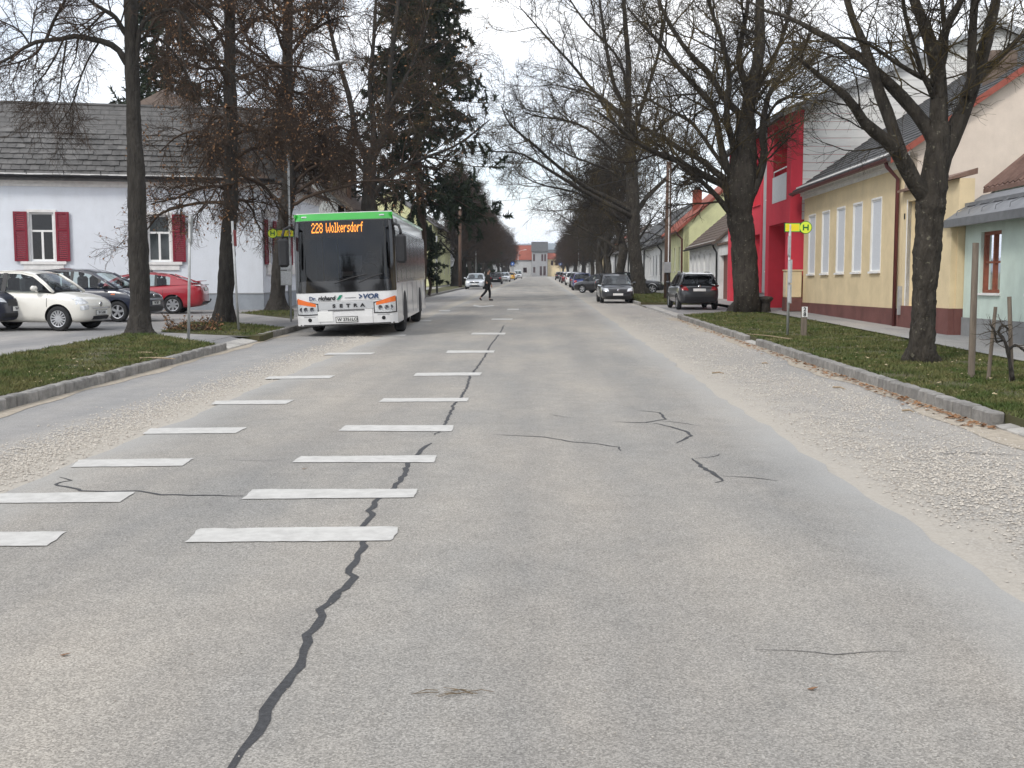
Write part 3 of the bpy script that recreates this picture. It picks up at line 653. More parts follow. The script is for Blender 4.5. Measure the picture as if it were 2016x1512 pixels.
# --- second right tree -------------------------------------------------
Y2 = 42.5; g2_ = (*gr(1472, 612, .12), .10)
tk = [np.array([g2_[0], g2_[1], .05])] + [at(a, b, Y2) for a, b in ((1470, 590), (1466, 520), (1462, 462), (1456, 428), (1456, 395), (1462, 350), (1467, 290), (1470, 235))]
sp = [([(1466, 330), (1468, 280), (1470, 235), (1478, 179), (1493, 119), (1496, 60), (1496, 0), (1500, -70)], .36, .14, 0), ([(1474, 190), (1466, 160), (1454, 119), (1463, 60), (1472, 9), (1478, -60)], .17, .07, 1.5),
    ([(1450, 400), (1427, 366), (1377, 342), (1332, 315), (1293, 301), (1258, 283), (1213, 247), (1170, 215)], .19, .03, -3), ([(1452, 430), (1436, 417), (1406, 381), (1377, 354), (1338, 324), (1300, 290)], .15, .04, -2),
    ([(1455, 385), (1433, 357), (1412, 342), (1377, 312), (1347, 298), (1302, 268), (1258, 247), (1213, 214), (1168, 179), (1127, 167)], .17, .025, 2), ([(1455, 365), (1436, 342), (1418, 283), (1406, 214), (1377, 179), (1332, 128), (1302, 89), (1270, 54), (1235, 15)], .18, .04, -1),
    ([(1464, 260), (1454, 223), (1424, 193), (1400, 149), (1356, 104), (1317, 45), (1296, 0), (1280, -50)], .17, .05, 1), ([(1458, 410), (1478, 387), (1496, 342), (1505, 298), (1500, 253), (1514, 185), (1543, 143), (1570, 110), (1600, 60)], .22, .05, -1),
    ([(1500, 270), (1512, 230), (1532, 200), (1560, 190), (1590, 195)], .08, .03, -2), ([(1440, 370), (1446, 300), (1430, 230), (1436, 160), (1425, 90), (1400, 20), (1390, -40)], .17, .05, -2.5), ([(1470, 250), (1480, 200), (1520, 120), (1545, 60), (1560, -10)], .14, .05, 2),
    ([(1440, 350), (1405, 300), (1360, 240), (1310, 215), (1265, 190), (1230, 190)], .10, .03, 3)]
L, lr = limbs_px(sp, Y2)
make_tree('street_tree', 'thick dark bare tree with many spreading limbs in front of the red and grey building', g2_, tk, [.58, .50, .455, .445, .455, .53, .53, .39, .34], L, lr,
    dict(n=(15, 10, 8), l=(2.8, 1.2, .55), g=(.03, .02, .0), rmin=.0075), m_bark1, m_twigL, zcut=12.6, group='street trees')
# --- third right tree ---------------------------------------------------
Y3 = 76.0; g3_ = (*gr(1262, 579, .12), .10)
tk = [np.array([g3_[0], g3_[1], .05])] + [at(a, b, Y3) for a, b in ((1259, 568), (1252, 520), (1247, 460), (1246, 420), (1246, 387), (1243, 327), (1240, 280), (1237, 238))]
sp = [([(1240, 290), (1237, 238), (1237, 180), (1237, 119), (1232, 60), (1228, 0), (1225, -50)], .30, .12, 0), ([(1246, 420), (1237, 411), (1198, 390), (1150, 366), (1094, 324), (1049, 283), (1005, 247), (987, 208)], .24, .04, -3), ([(1246, 430), (1228, 417), (1168, 387), (1103, 348), (1049, 315), (1020, 301), (960, 298)], .21, .035, -6),
    ([(1247, 455), (1234, 440), (1192, 414), (1139, 381), (1064, 363), (1020, 342)], .17, .03, 3), ([(1248, 425), (1258, 411), (1275, 387), (1311, 351), (1344, 312), (1380, 270)], .25, .06, 2), ([(1240, 260), (1237, 223), (1213, 179), (1198, 119), (1189, 60), (1180, 0), (1174, -60)], .2, .07, -2),
    ([(1238, 250), (1219, 226), (1168, 179), (1127, 128), (1085, 83), (1046, 39), (1022, 12)], .16, .03, -4), ([(1242, 300), (1228, 268), (1174, 190), (1127, 176), (1091, 167), (1060, 170)], .12, .03, 4), ([(1240, 330), (1200, 290), (1150, 250), (1100, 235), (1060, 230), (1030, 220)], .12, .03, -2),
    ([(1241, 280), (1260, 220), (1280, 160), (1300, 90), (1310, 20), (1315, -40)], .17, .06, 2), ([(1243, 340), (1270, 290), (1300, 250), (1340, 220), (1380, 200)], .13, .04, -2), ([(1238, 210), (1220, 120), (1150, 40), (1110, -20)], .13, .05, 3), ([(1246, 400), (1215, 345), (1160, 320), (1110, 300), (1060, 260)], .12, .03, 1)]
L, lr = limbs_px(sp, Y3)
make_tree('street_tree', 'large bare tree with reddish-brown bole and wide crown beside the telegraph pole', g3_, tk, [.62, .52, .43, .41, .42, .44, .40, .33, .30], L, lr,
    dict(n=(14, 10, 8), l=(4.3, 1.8, .8), g=(.03, .02, 0.0), rmin=.011), m_bark1, m_twigL, zcut=21, group='street trees')
# --- left trees ----------------------------------------------------------
YL = 27.3; gl1 = (*gr(275, 660, .12), .10)
tk = [np.array([gl1[0], gl1[1], .05])] + [at(a, b, YL) for a, b in ((275, 640), (275, 560), (272, 490), (270, 420), (268, 340), (264, 260), (262, 180), (259, 110), (258, 40), (256, -30), (256, -110))]
sp = [([(250, 125), (241, 110), (230, 95), (208, 83), (179, 77), (149, 71), (119, 77), (89, 80), (60, 86), (30, 107), (0, 124), (-50, 145)], .10, .03, -.8), ([(125, 77), (110, 110), (92, 140), (74, 164), (65, 187)], .03, .012, .2), ([(131, 80), (125, 119), (119, 167), (113, 202), (89, 229)], .028, .01, -.3), ([(193, 86), (173, 119), (158, 155), (149, 185), (134, 220), (100, 262)], .03, .01, .3),
    ([(84, 86), (69, 107), (39, 122), (0, 131)], .035, .02, .5), ([(252, 70), (241, 57), (226, 33), (202, 18), (176, 0), (140, -40)], .085, .03, -.6), ([(208, 21), (179, 51), (160, 68), (148, 100)], .035, .012, -.5), ([(90, 80), (107, 39), (128, 0), (140, -40)], .045, .03, 0), ([(60, 85), (66, 40), (75, 0)], .02, .012, 0),
    ([(264, 150), (269, 119), (274, 65), (286, 39), (313, 24), (342, 18), (354, 30), (354, 60), (357, 95), (366, 137)], .075, .018, -.5), ([(342, 18), (360, 28), (387, 60), (417, 98), (446, 134), (480, 175), (515, 215)], .06, .015, .5), ([(60, 90), (40, 62), (10, 45), (-30, 30)], .03, .015, 0), ([(262, 100), (290, 70), (330, 90), (370, 150), (400, 220)], .05, .012, 1.0), ([(258, 30), (300, -10), (350, -10), (420, 30), (470, 80)], .06, .015, .8)]
L, lr = limbs_px(sp, YL)
make_tree('street_tree', 'slim dark tree with one long arching bough, alone at the end of the left verge', gl1, tk, [.30, .25, .235, .225, .215, .195, .175, .165, .16, .15, .14, .13], L, lr,
    dict(n=(10, 7, 6), l=(1.5, .75, .36), g=(-.10, -.06, -.03), rmin=.0046, rm2=.022), m_bark2, m_twigB, zcut=8.6, group='street trees')
YL2 = 33.0; gl2 = (*gr(440, 638, .12), .10)
tk = [np.array([gl2[0], gl2[1], .05])] + [at(a, b, YL2) for a, b in ((441, 612), (446, 540), (450, 455), (455, 390), (455, 320), (455, 250), (452, 150), (453, 60), (450, -20), (448, -90))]
make_tree('street_tree', 'slim tree with drooping twigs full of dry russet leaves, behind the leaning sign post', gl2, tk, [.33, .25, .225, .21, .20, .19, .18, .165, .15, .14, .13], np.zeros((0, 14, 3)), np.zeros((0, 14)),
    dict(trunk_sprout=(34, 3.6, .36), tang=72, g1=-.075, w1=.13, rm1=.055, n=(11, 8, 6), l=(1.35, .68, .34), g=(-.12, -.08, -.04), rmin=.0048, rm2=.025), m_bark2, m_twigB, zcut=10, leaves=(4200, .085), group='street trees')
YL3 = 43.2; gl3 = (at(545, 534, 43.2)[0], 43.2, .14)
tk = [np.array([gl3[0], gl3[1], .10])] + [at(a, b, YL3) for a, b in ((546, 590), (551, 520), (559, 440), (568, 380), (570, 310), (566, 230), (566, 120), (567, 20), (567, -60))]
make_tree('street_tree', 'dark reddish-brown tree whose leaning trunk stands just behind the bus stop board', gl3, tk, [.40, .30, .27, .25, .24, .22, .2, .19, .17, .15], np.zeros((0, 14, 3)), np.zeros((0, 14)),
    dict(trunk_sprout=(36, 5.2, .36), tang=58, g1=.02, w1=.12, rm1=.07, n=(12, 9, 6), l=(2.0, .9, .45), g=(-.03, -.03, -.02), rmin=.0068), m_bark2, m_twigB, zcut=13.4, leaves=(1500, .10), group='street trees')
YL4 = 60.0
b4 = at(727, 560, YL4); gl4 = (b4[0], YL4, .10)
tk = [np.array([gl4[0], YL4, .05])] + [at(a, b, YL4) for a, b in ((727, 480), (725, 420), (727, 370), (728, 330), (728, 290))]
sp = [([(727, 330), (716, 300), (700, 265), (690, 200), (672, 140), (655, 80), (640, 0), (632, -60)], .24, .07, -2), ([(727, 320), (745, 290), (760, 250), (765, 180), (772, 100), (782, 20), (790, -60)], .26, .08, 1), ([(728, 395), (750, 365), (775, 340), (830, 313), (900, 285), (965, 235)], .20, .03, -1.5), ([(726, 350), (705, 320), (670, 290), (630, 240), (600, 190)], .16, .03, 2),
    ([(735, 305), (735, 240), (728, 170), (735, 90), (740, 0), (742, -60)], .2, .06, 3), ([(755, 265), (790, 235), (830, 200), (870, 165), (900, 120)], .12, .03, -3), ([(700, 265), (660, 250), (625, 275), (595, 290)], .1, .02, -3), ([(762, 220), (800, 150), (830, 80), (850, 0)], .12, .04, 3)]
L, lr = limbs_px(sp, YL4)
make_tree('street_tree', 'bare brown tree rising behind the bus with a low fork and mossy twigs', gl4, tk, [.46, .38, .36, .35, .34, .26], L, lr, dict(n=(17, 11, 8), l=(3.2, 1.4, .62), g=(.0, -.01, 0.0), rmin=.0088), m_bark2, m_twigB, zcut=17, leaves=(900, .13), group='street trees', tm2=m_twigL)
# --- tree between, further right row: copies -------------------------------
def copy_tree(src, loc, rz, sc, label, group):
    r = src.copy(); C.objects.link(r); r.location = loc; r.rotation_euler = (0, 0, rz); r.scale = sc; tag(r, label, None, group)
    for ch in src.children:
        c = ch.copy(); C.objects.link(c); c.parent = r
    return r
def auto_tree(label, base, H, seed, p, bmx, tmx, group, spread=1.0, leaves=None, fork=.24):
    global rng; keep = rng; rng = np.random.default_rng(seed)
    b = np.array(base); tk = np.array([b + np.array([.02 * H * math.sin(i * 1.7 + seed), .02 * H * math.cos(i * 2.1), H * .8 * i / 7]) for i in range(8)])
    tk[0] = b; tr = list(np.linspace(.030 * H, .006 * H, 8)); tr[0] = .036 * H
    N = 15; PP = []; RR = []
    for i in range(N):
        t = fork + (.9 - fork) * i / (N - 1); p0 = b + (tk[-1] - b) * t; az = i * 2.4 + rng.uniform(-.4, .4); el = R(25 + 50 * t + rng.uniform(-10, 10)); ln = H * (.46 - .24 * t) * spread * rng.uniform(.8, 1.15)
        q = [p0]; d = np.array([math.cos(az) * math.cos(el), math.sin(az) * math.cos(el), math.sin(el)])
        for k in range(5): d = unit(d + rng.normal(0, .13, 3) + np.array([0, 0, .07])); q.append(q[-1] + d * ln / 5)
        PP.append(crom(q, 14)); RR.append(np.linspace(.012 * H * (1.15 - t), .0016 * H, 14))
    o = make_tree('street_tree', label, tuple(base), tk, tr, np.array(PP), np.array(RR), p, bmx, tmx, group, leaves=leaves); rng = keep; return o
av = auto_tree('dark bare avenue tree standing in the right row past the reddish tree', (6.4, 92, .1), 14, 11, dict(n=(11, 9, 6), l=(3.2, 1.4, .65), g=(.03, .02, 0), rmin=.013), m_bark1, m_twigA, 'right row of avenue trees')
bv = auto_tree('brown twiggy avenue tree of the left row beyond the silver saloon', (-8.6, 118, .1), 12.5, 23, dict(n=(11, 9, 6), l=(2.9, 1.3, .65), g=(.02, .01, 0), rmin=.016), m_bark2, m_twigB, 'left row of avenue trees', .95)
lr_ = random.Random(4)
RLAB = ['bare avenue tree beside the bright blue hatchback', 'bare avenue tree beside the dark blue car of the right row', 'bare avenue tree just before the white car of the right row', 'bare avenue tree between the white and maroon cars', 'brown avenue tree beside the maroon car']
LLAB = ['brown avenue tree just before the black hatchback on the left', 'brown avenue tree by the start of the clipped hedge', 'brown avenue tree beside the black hatchback on the left', 'brown avenue tree between the black and silver hatchbacks on the left', 'brown avenue tree beside the silver hatchback on the left', 'brown avenue tree just before the yellow car']
for i, y in enumerate((104, 117, 131, 146, 162, 180, 200, 222, 246, 272, 300, 328)):
    s = lr_.uniform(.85, 1.0) * (1 if i < 3 else .85)
    copy_tree(av if i < 4 else bv, (6.6 + lr_.uniform(-.5, .5), y, .1), lr_.uniform(0, 6), (s * .95, s * .95, s), RLAB[i] if i < len(RLAB) else 'bare avenue tree far down the right row beyond the maroon car', 'right row of avenue trees')
for i, y in enumerate((130, 141, 153, 166, 180, 196, 214, 234, 256, 280, 305, 330)):
    s = lr_.uniform(.8, 1.0)
    copy_tree(bv, (-8.6 + lr_.uniform(-.6, .6), y, .1), lr_.uniform(0, 6), (s, s, s), LLAB[i] if i < len(LLAB) else 'brown bare avenue tree far down the left row beyond the yellow car', 'left row of avenue trees')
# background trees beyond the roofs
for (x, y, s, lab) in ((24, 96, .9, 'bare tree behind the dark roofed white house'), (-34, 84, .85, 'bare tree far behind the slate roof of the pale blue house')):
    copy_tree(av, (x, y, 0), x, (s, s, s), lab, 'trees beyond the roofs')
# trees behind the viewpoint: the photograph shows them mirrored in the bus windscreen and car glass
for (x, y, s, tr_) in ((6.9, -9, .95, av), (-8.2, -15, 1.0, bv), (7.2, -27, 1.0, av), (-8.0, -36, .95, bv), (7.0, -48, 1.0, av)):
    copy_tree(tr_, (x, y, .1), x * 3 + y, (s, s, s), 'bare street tree mirrored in the bus windscreen', 'trees mirrored in the bus windscreen')
# --- conifers -----------------------------------------------------------
m_needle = mat('spruce_needle', (.017, .027, .016), rough=.8, col2=(.040, .055, .030), scale=1.3, detail=4, spec=.2)
def conifer(label, base, H, rad, zlow, seed, nb, needles, nlen, droop, group='conifers', trunk_r=.2, name='spruce_tree', top=1.0):
    global rng; keep = rng; rng = np.random.default_rng(seed)
    root = thing(name, label, 'tree', base, 0, group); b = np.zeros(3)
    tk = np.array([[.12 * math.sin(i * 1.3), .1 * math.cos(i), H * i / 9] for i in range(10)]); tk[0] = 0
    tp = crom(tk, 20); V, F = tubes(tp[None], np.linspace(trunk_r, .03, 20)[None], 10); ob('trunk', fastmesh('trunk', V, F, m_bark3), root)
    zz = np.sort(rng.uniform(zlow, H * .985, nb)); az = rng.uniform(0, 6.28, nb); fr = (zz - zlow) / (H - zlow); ln = rad * np.clip(1.03 - fr ** top, .06, 1) * rng.uniform(.5, 1.15, nb)
    S = 7; P = np.empty((nb, S + 1, 3)); P[:, 0] = np.stack([np.interp(zz, tp[:, 2], tp[:, 0]), np.interp(zz, tp[:, 2], tp[:, 1]), zz], 1)
    D = np.stack([np.cos(az), np.sin(az), .25 - droop * (1 - fr)], 1); D = unit(D)
    for k in range(S):
        D = unit(D + rng.normal(0, .07, (nb, 3)) + np.array([0, 0, -.09 if k < 4 else .12]) * droop * 1.5); P[:, k + 1] = P[:, k] + D * (ln / S)[:, None]
    rr = np.linspace(1, .3, S + 1)[None] * (.012 + .008 * ln)[:, None]
    A, a = sprout(P, rr, 9, .2, 55, rad * .26, .5, .006, 4, .12, -.12 * droop, .5, rmax=.015)
    V, F = join([tubes(P, rr, 4), tubes(A, a, 3)]); ob('branches', fastmesh('branches', V, F, m_bark3), root)
    Q = A; n = needles; i = rng.integers(0, len(Q), n); u = rng.uniform(0, 3.999, n); j = u.astype(int); f = (u - j)[:, None]
    p = Q[i, j] * (1 - f) + Q[i, j + 1] * f; T = unit(Q[i, j + 1] - Q[i, j]); d = unit(T * .9 + rng.normal(0, .55, (n, 3)) + np.array([0, 0, -.25])); w = unit(np.cross(d, rng.normal(0, 1, (n, 3)))) * (nlen * .16); L = rng.uniform(.6, 1.3, (n, 1)) * nlen
    V = np.stack([p - w, p + w, p + d * L], 1).reshape(-1, 3); ob('needles', fastmesh('needles', V, np.arange(3 * n).reshape(-1, 3), m_needle, False), root)
    rng = keep; return root
s1 = at(828, 540, 66.0)
conifer('tall dark spruce with drooping boughs directly behind the bus', (s1[0], 66, .1), 23, 5.6, 5.6, 31, 190, 90000, .32, .45, trunk_r=.30)
s2 = at(338, 540, 63.0)
conifer('dark conifer towering over the slate roof of the pale blue house', (s2[0], 63, .0), 21, 5.0, 7.0, 37, 120, 34000, .34, .35, trunk_r=.28)
s3 = at(862, 540, 74)
conifer('dense dark evergreen over the brown garden wall past the bus', (s3[0] - .6, 74, .1), 4.4, 1.35, .9, 41, 70, 14000, .2, .2, trunk_r=.1, top=2.2)
s4 = at(962, 540, 190)
conifer('dark evergreen near the black hatchback parked on the left', (s4[0] - .5, 190, .1), 7.5, 3.4, .6, 43, 60, 9000, .4, .2, trunk_r=.15, top=1.8)
# ================================================================== BUILDINGS
W_BEHIND = {'room': G['darkroom'], 'curtain': G['curtain']}
class House:
    """local frame: x into the house, y along the facade, z up; facade plane x=0 faces -x"""
    def __init__(s, name, label, origin, rz=0.0, tilt=0.0, cat='house', group=None):
        s.root = thing(name, label, cat, origin, 0, group); s.root.rotation_euler = (0, 0, 0)
        s.M = Matrix.Translation(origin) @ Matrix.Rotation(rz, 4, 'Z') @ Matrix.Rotation(tilt, 4, 'X')
        s.root.rotation_euler = s.M.to_euler()
        s.Mi = s.M.inverted()
    def hit(s, px, py, x=0.0):
        d = s.Mi.to_3x3() @ Vector(ray(px, py)); o = s.Mi @ Vector((0, 0, CAMH)); t = (x - o.x) / d.x; p = o + d * t; return p.y, p.z
    def box_px(s, x0, y0, x1, y1, x=0.0):
        a = [s.hit(x0, y0, x), s.hit(x0, y1, x), s.hit(x1, y0, x), s.hit(x1, y1, x)]
        ys = sorted([(a[0][0] + a[1][0]) / 2, (a[2][0] + a[3][0]) / 2]); return (ys[0], ys[1], (a[1][1] + a[3][1]) / 2, (a[0][1] + a[2][1]) / 2)
    def facade(s, y0, y1, z0, z1, holes, m, depth=.16, x=0.0, name='wall', thick=.35):
        ys = sorted(set([y0, y1] + [v for h in holes for v in h[:2] if y0 < v < y1])); zs = sorted(set([z0, z1] + [v for h in holes for v in h[2:4] if z0 < v < z1])); mb = MB()
        for i in range(len(ys) - 1):
            for j in range(len(zs) - 1):
                cy, cz = (ys[i] + ys[i + 1]) / 2, (zs[j] + zs[j + 1]) / 2
                if any(h[0] < cy < h[1] and h[2] < cz < h[3] for h in holes): continue
                mb.add([(x, ys[i], zs[j]), (x, ys[i], zs[j + 1]), (x, ys[i + 1], zs[j + 1]), (x, ys[i + 1], zs[j])], [(0, 1, 2, 3)])
        for h in holes:
            a, b, c, d = h[:4]; dp = h[4] if len(h) > 4 else depth
            for q in (((a, c), (a, d)), ((a, d), (b, d)), ((b, d), (b, c)), ((b, c), (a, c))):
                mb.add([(x, *q[0]), (x, *q[1]), (x + dp, *q[1]), (x + dp, *q[0])], [(0, 1, 2, 3)])
        mb.add([(x, y0, z0), (x + thick, y0, z0), (x + thick, y0, z1), (x, y0, z1), (x, y1, z0), (x + thick, y1, z0), (x + thick, y1, z1), (x, y1, z1)], [(0, 1, 2, 3), (7, 6, 5, 4), (3, 2, 6, 7)])
        return mb.build(name, m, s.root)
    def window(s, h, depth=.16, frame=None, bars=(1, 1), behind='room', sill=None, fw=.06, x=0.0, transom=None, blind=None):
        a, b, c, d = h[:4]; X = x + depth - .02; fm = frame or G['white']; mb = MB(); t = fw
        mb.b2(X - .05, X + .03, a, a + t, c, d); mb.b2(X - .05, X + .03, b - t, b, c, d); mb.b2(X - .048, X + .028, a + t, b - t, c, c + t); mb.b2(X - .048, X + .028, a + t, b - t, d - t, d)
        nv, nh = bars; zt = d - t if transom is None else c + (d - c) * transom
        for i in range(1, nv): yy = a + (b - a) * i / nv; mb.b2(X - .045, X + .025, yy - t * .55, yy + t * .55, c + t, zt)
        if transom is not None: mb.b2(X - .046, X + .026, a + t, b - t, zt - t * .5, zt + t * .5)
        for i in range(1, nh): zz = c + (d - c) * i / nh; mb.b2(X - .03, X + .02, a + t, b - t, zz - t * .3, zz + t * .3)
        w = mb.build('window', fm, s.root)
        if blind is None:
            MB().add([(X, a + t, c + t), (X, b - t, c + t), (X, b - t, d - t), (X, a + t, d - t)], [(0, 1, 2, 3)]).build('pane', G['winglass'], w)
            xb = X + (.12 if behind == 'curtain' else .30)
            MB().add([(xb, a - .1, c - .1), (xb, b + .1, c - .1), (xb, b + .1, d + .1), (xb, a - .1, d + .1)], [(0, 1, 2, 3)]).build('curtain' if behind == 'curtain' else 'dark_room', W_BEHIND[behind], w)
        else:
            MB().b2(X - .03, X, a + t * .5, b - t * .5, c + t * .5, d - t * .5).build('roller_shutter', blind, w)
        if sill: MB().b2(x - .06, x + depth - .07, a - .05, b + .05, c - .05, c - .002).build('sill', sill, w)
        return w
    def gable(s, y, depth, ze, slope, dx, m, z0=0.0, th=.25, sgn=1, name='gable_wall'):
        poly = [(0.03, z0), (depth - .03, z0), (depth - .03, ze), (dx, ze + dx * slope), (0.03, ze)]
        return MB().prism(poly, 'y', y, y + sgn * th).build(name, m, s.root)
    def roof(s, y0, y1, ze, slope, dx, m, ov=.4, ovg=.15, th=.14, depth=None, verge=None, vergem=None, ridge=True):
        depth = depth or 2 * dx; zr = ze + dx * slope
        for nm, xa, xb, za, zb in (('roof', -ov, dx, ze - ov * slope, zr), ('rear_roof', depth + ov, dx, zr - (depth + ov - dx) * slope, zr)):
            q0 = [(xa, y0 - ovg, za), (xb, y0 - ovg, zb), (xb, y1 + ovg, zb), (xa, y1 + ovg, za)]; q1 = [(p[0], p[1], p[2] + th) for p in q0]
            o = MB().hexa(q0, q1).build(nm, m, s.root)
            if nm == 'roof': s.roof_o = o
            if verge:
                for yy, sg in ((y0 - ovg, -1), (y1 + ovg, 1)):
                    qa = [(xa - .005, yy, za - .06), (xb, yy, zb - .06), (xb, yy, zb + th + .01), (xa - .005, yy, za + th + .01)]
                    MB().hexa(qa, [(p[0], p[1] + sg * .035, p[2]) for p in qa]).build('verge_board', vergem, o)
        if ridge: MB().tube([(dx, y0 - ovg, zr + th), (dx, y1 + ovg, zr + th)], .09, 6).build('ridge', m, s.root)
        return zr
    def gutter(s, y0, y1, z, x, m, r=.075):
        P = [[(x + r * math.cos(a), y, z + r * math.sin(a)) for a in [PI + PI * k / 6 for k in range(7)]] for y in (y0, y1)]
        mb = MB(); mb.grid(P); mb.tube([(x - r, y0, z), (x - r, y1, z)], .015, 5); return mb.build('gutter', m, s.root)
    def downpipe(s, y, z0, z1, x, m, r=.05, off=.3):
        return MB().tube([(x - off, y, z1), (x - off * .9, y, z1 - .12), (x - .08, y, z1 - .45), (x - .08, y, z0)], r, 8).build('downpipe', m, s.root, smooth=True)
    def box(s, name, m, x0, x1, y0, y1, z0, z1, parent=None, bev=0.0): return MB().b2(x0, x1, y0, y1, z0, z1, bev).build(name, m, parent or s.root)
    def cornice(s, y0, y1, z, m, steps=((.05, .12), (.12, .10), (.2, .1), (.28, .12))):
        mb = MB(); zz = z - sum(h for _, h in steps)
        for d, h in steps: mb.b2(-d, .1, y0, y1, zz, zz + h); zz += h
        return mb.build('cornice', m, s.root)
    def courses(s, y0, y1, ze, slope, x0, x1, m, pitch=.33, th=.03, name='tile_course', parent=None, th0=.14, jit=.01):
        """overlapping tile courses as thin wedges on the front roof slope"""
        L = math.hypot(1, slope); n = int((x1 - x0) * L / pitch); mb = MB()
        for k in range(n):
            xa = x0 + k * pitch / L; xb = xa + pitch * 1.06 / L; za, zb = ze + xa * slope + th0, ze + xb * slope + th0
            mb.hexa([(xa, y0, za + .002), (xb, y0, zb + .002), (xb, y1, zb + .002), (xa, y1, za + .002)], [(xa - .01, y0, za + th + .012), (xb, y0, zb + .012), (xb, y1, zb + .012), (xa - .01, y1, za + th + .012)])
        return tag(mb.build(name, m, parent or s.root), kind='stuff')
    def single_tiles(s, y0, y1, ze, slope, x0, x1, m, pitch, tw, th0=.14, limit=280, parent=None, keep=None):
        L = math.hypot(1, slope); n = int((x1 - x0) * L / pitch); ny = int((y1 - y0) / tw)
        a = math.atan(slope); meshes = []
        for k in range(4):
            mb = MB(); d = .035 + .008 * k
            mb.hexa([(0, .006, 0), (pitch * 1.12, .006, 0), (pitch * 1.12, tw - .006, 0), (0, tw - .006, 0)], [(-.004, .006, d + .012), (pitch * 1.12, .006, .008), (pitch * 1.12, tw - .006, .008), (-.004 - .03 * (k % 2), tw - .006, d + .012)])
            meshes.append(mkmesh('roof_tile', mb.V, mb.F, m))
        cnt = 0; rest = MB()
        for r_ in range(n):
            for c in range(ny):
                xa = x0 + r_ * pitch / L; z = ze + xa * slope + th0 + .004; y = y0 + (c + .5 * (r_ % 2)) * tw + random.uniform(-.01, .01)
                if cnt < limit and (keep is None or keep(r_, c)):
                    ob('roof_tile', random.choice(meshes), parent or s.root, (xa, y, z + random.uniform(0, .008)), (random.uniform(-.02, .02), -a + random.uniform(-.03, .01), 0)); cnt += 1
                else:
                    rest.hexa(*[[(xa + p * math.cos(a), yy, z + p * math.sin(a) + q) for p, yy, q in Q] for Q in ([(0, y, 0), (pitch, y, 0), (pitch, y + tw - .01, 0), (0, y + tw - .01, 0)], [(0, y, .035), (pitch, y, .01), (pitch, y + tw - .01, .01), (0, y + tw - .01, .035)])])
        if rest.V: tag(rest.build('roof_tiles', m, parent or s.root), kind='stuff')
TILT = -.012
def slate(name, a, b): return mat(name, a, rough=.75, col2=b, scale=3.5, detail=8, bump=.4, bscale=30, spec=.3, objrand=.22)
m_slate = slate('dark_slate', (.045, .046, .048), (.105, .105, .105)); m_browntile = slate('brown_tile', (.10, .058, .045), (.17, .105, .085)); m_redtile = slate('red_tile', (.24, .065, .042), (.36, .11, .07)); m_greytile = slate('grey_tile', (.075, .073, .071), (.135, .13, .125))
m_oldbrown = slate('old_brown_tile', (.085, .062, .05), (.16, .12, .095))
m_white = plaster('white_plaster', (.70, .70, .69), .2); m_cream = plaster('cream_plaster', (.66, .54, .345), .16); m_pink = plaster('pale_pink_plaster', (.65, .56, .48), .14); m_mint = plaster('mint_plaster', (.54, .63, .565), .18); m_blue = plaster('pale_blue_plaster', (.70, .735, .785), .07)
m_plinthred = plaster('plinth_brown', (.15, .068, .06), .4); m_plinthgrey = plaster('plinth_grey', (.23, .235, .235), .4); m_bluegrey = plaster('plinth_bluegrey', (.32, .35, .385), .25)
m_red = plaster('red_plaster', (.62, .055, .08), .10); m_grey = plaster('grey_plaster', (.43, .43, .43), .1); m_lime = plaster('yellow_green_plaster', (.60, .60, .35), .16); m_trim = mat('white_trim', (.74, .73, .71), rough=.8, var=.1, scale=5)
m_pipe = mat('dark_red_pipe', (.11, .030, .028), rough=.45, var=.15, scale=4); m_verge = mat('red_brown_board', (.27, .072, .05), rough=.7, var=.15); m_shutter = mat('roller_white', (.58, .60, .635), rough=.55, var=.05, scale=6, stretch=(1, 1, 8)); m_zinc = mat('zinc_sheet', (.20, .205, .215), rough=.5, metal=.4, var=.15, scale=4); m_coping = slate('coping_tile', (.12, .075, .055), (.2, .13, .10))
m_brownframe = mat('brown_frame', (.21, .062, .032), rough=.55, var=.2, scale=7); m_wood = mat('weathered_wood', (.11, .088, .068), rough=.9, col2=(.20, .165, .13), scale=5, stretch=(4, 4, .5), bump=.4)
# --- mint house (right edge) --------------------------------------------
h = House('mint_house', 'mint green low house with brown tiled roof and brown framed window at the pavement', (9.9, 27.0, .16), 0, TILT)
# facade runs towards the camera: y negative
w1 = h.box_px(1930, 455, 1970, 577); w2 = (w1[0] - 2.55, w1[1] - 2.55, w1[2], w1[3])
holes = [(*w1[:4], .14), (*w2, .14)]
h.facade(-9.5, 0, .42, 2.86, holes, m_mint, .14); h.box('plinth', m_plinthgrey, -.025, .3, -9.5, .02, -.1, .42)
for q in (w1, w2): h.window(q, .14, m_brownframe, (2, 2), 'curtain', m_trim, .075)
h.gable(.0, 8, 2.86, .84, 4, m_mint, 0, .25, -1)
MB().hexa([(-.42, -9.6, 2.62), (.42, -9.6, 3.18), (.42, .18, 3.18), (-.42, .18, 2.62)], [(-.42, -9.6, 2.68), (.42, -9.6, 3.26), (.42, .18, 3.26), (-.42, .18, 2.68)]).build('eaves_sheet', m_zinc, h.root)
MB().hexa([(-.44, -9.6, 2.50), (-.3, -9.6, 2.50), (-.3, .2, 2.50), (-.44, .2, 2.50)], [(-.44, -9.6, 2.68), (-.3, -9.6, 2.68), (-.3, .2, 2.68), (-.44, .2, 2.68)]).build('eaves_board', m_zinc, h.root)
MB().b2(-.02, .12, -9.6, .15, 2.98, 3.06).build('snow_guard', m_zinc, h.root)
for k in range(12):
    y = -.2 - k * .75; MB().tube([(-.3, y, 2.73), (-.28, y, 2.86), (.0, y, 3.0)], .012, 5).build('snow_guard_bracket', m_zinc, h.root)
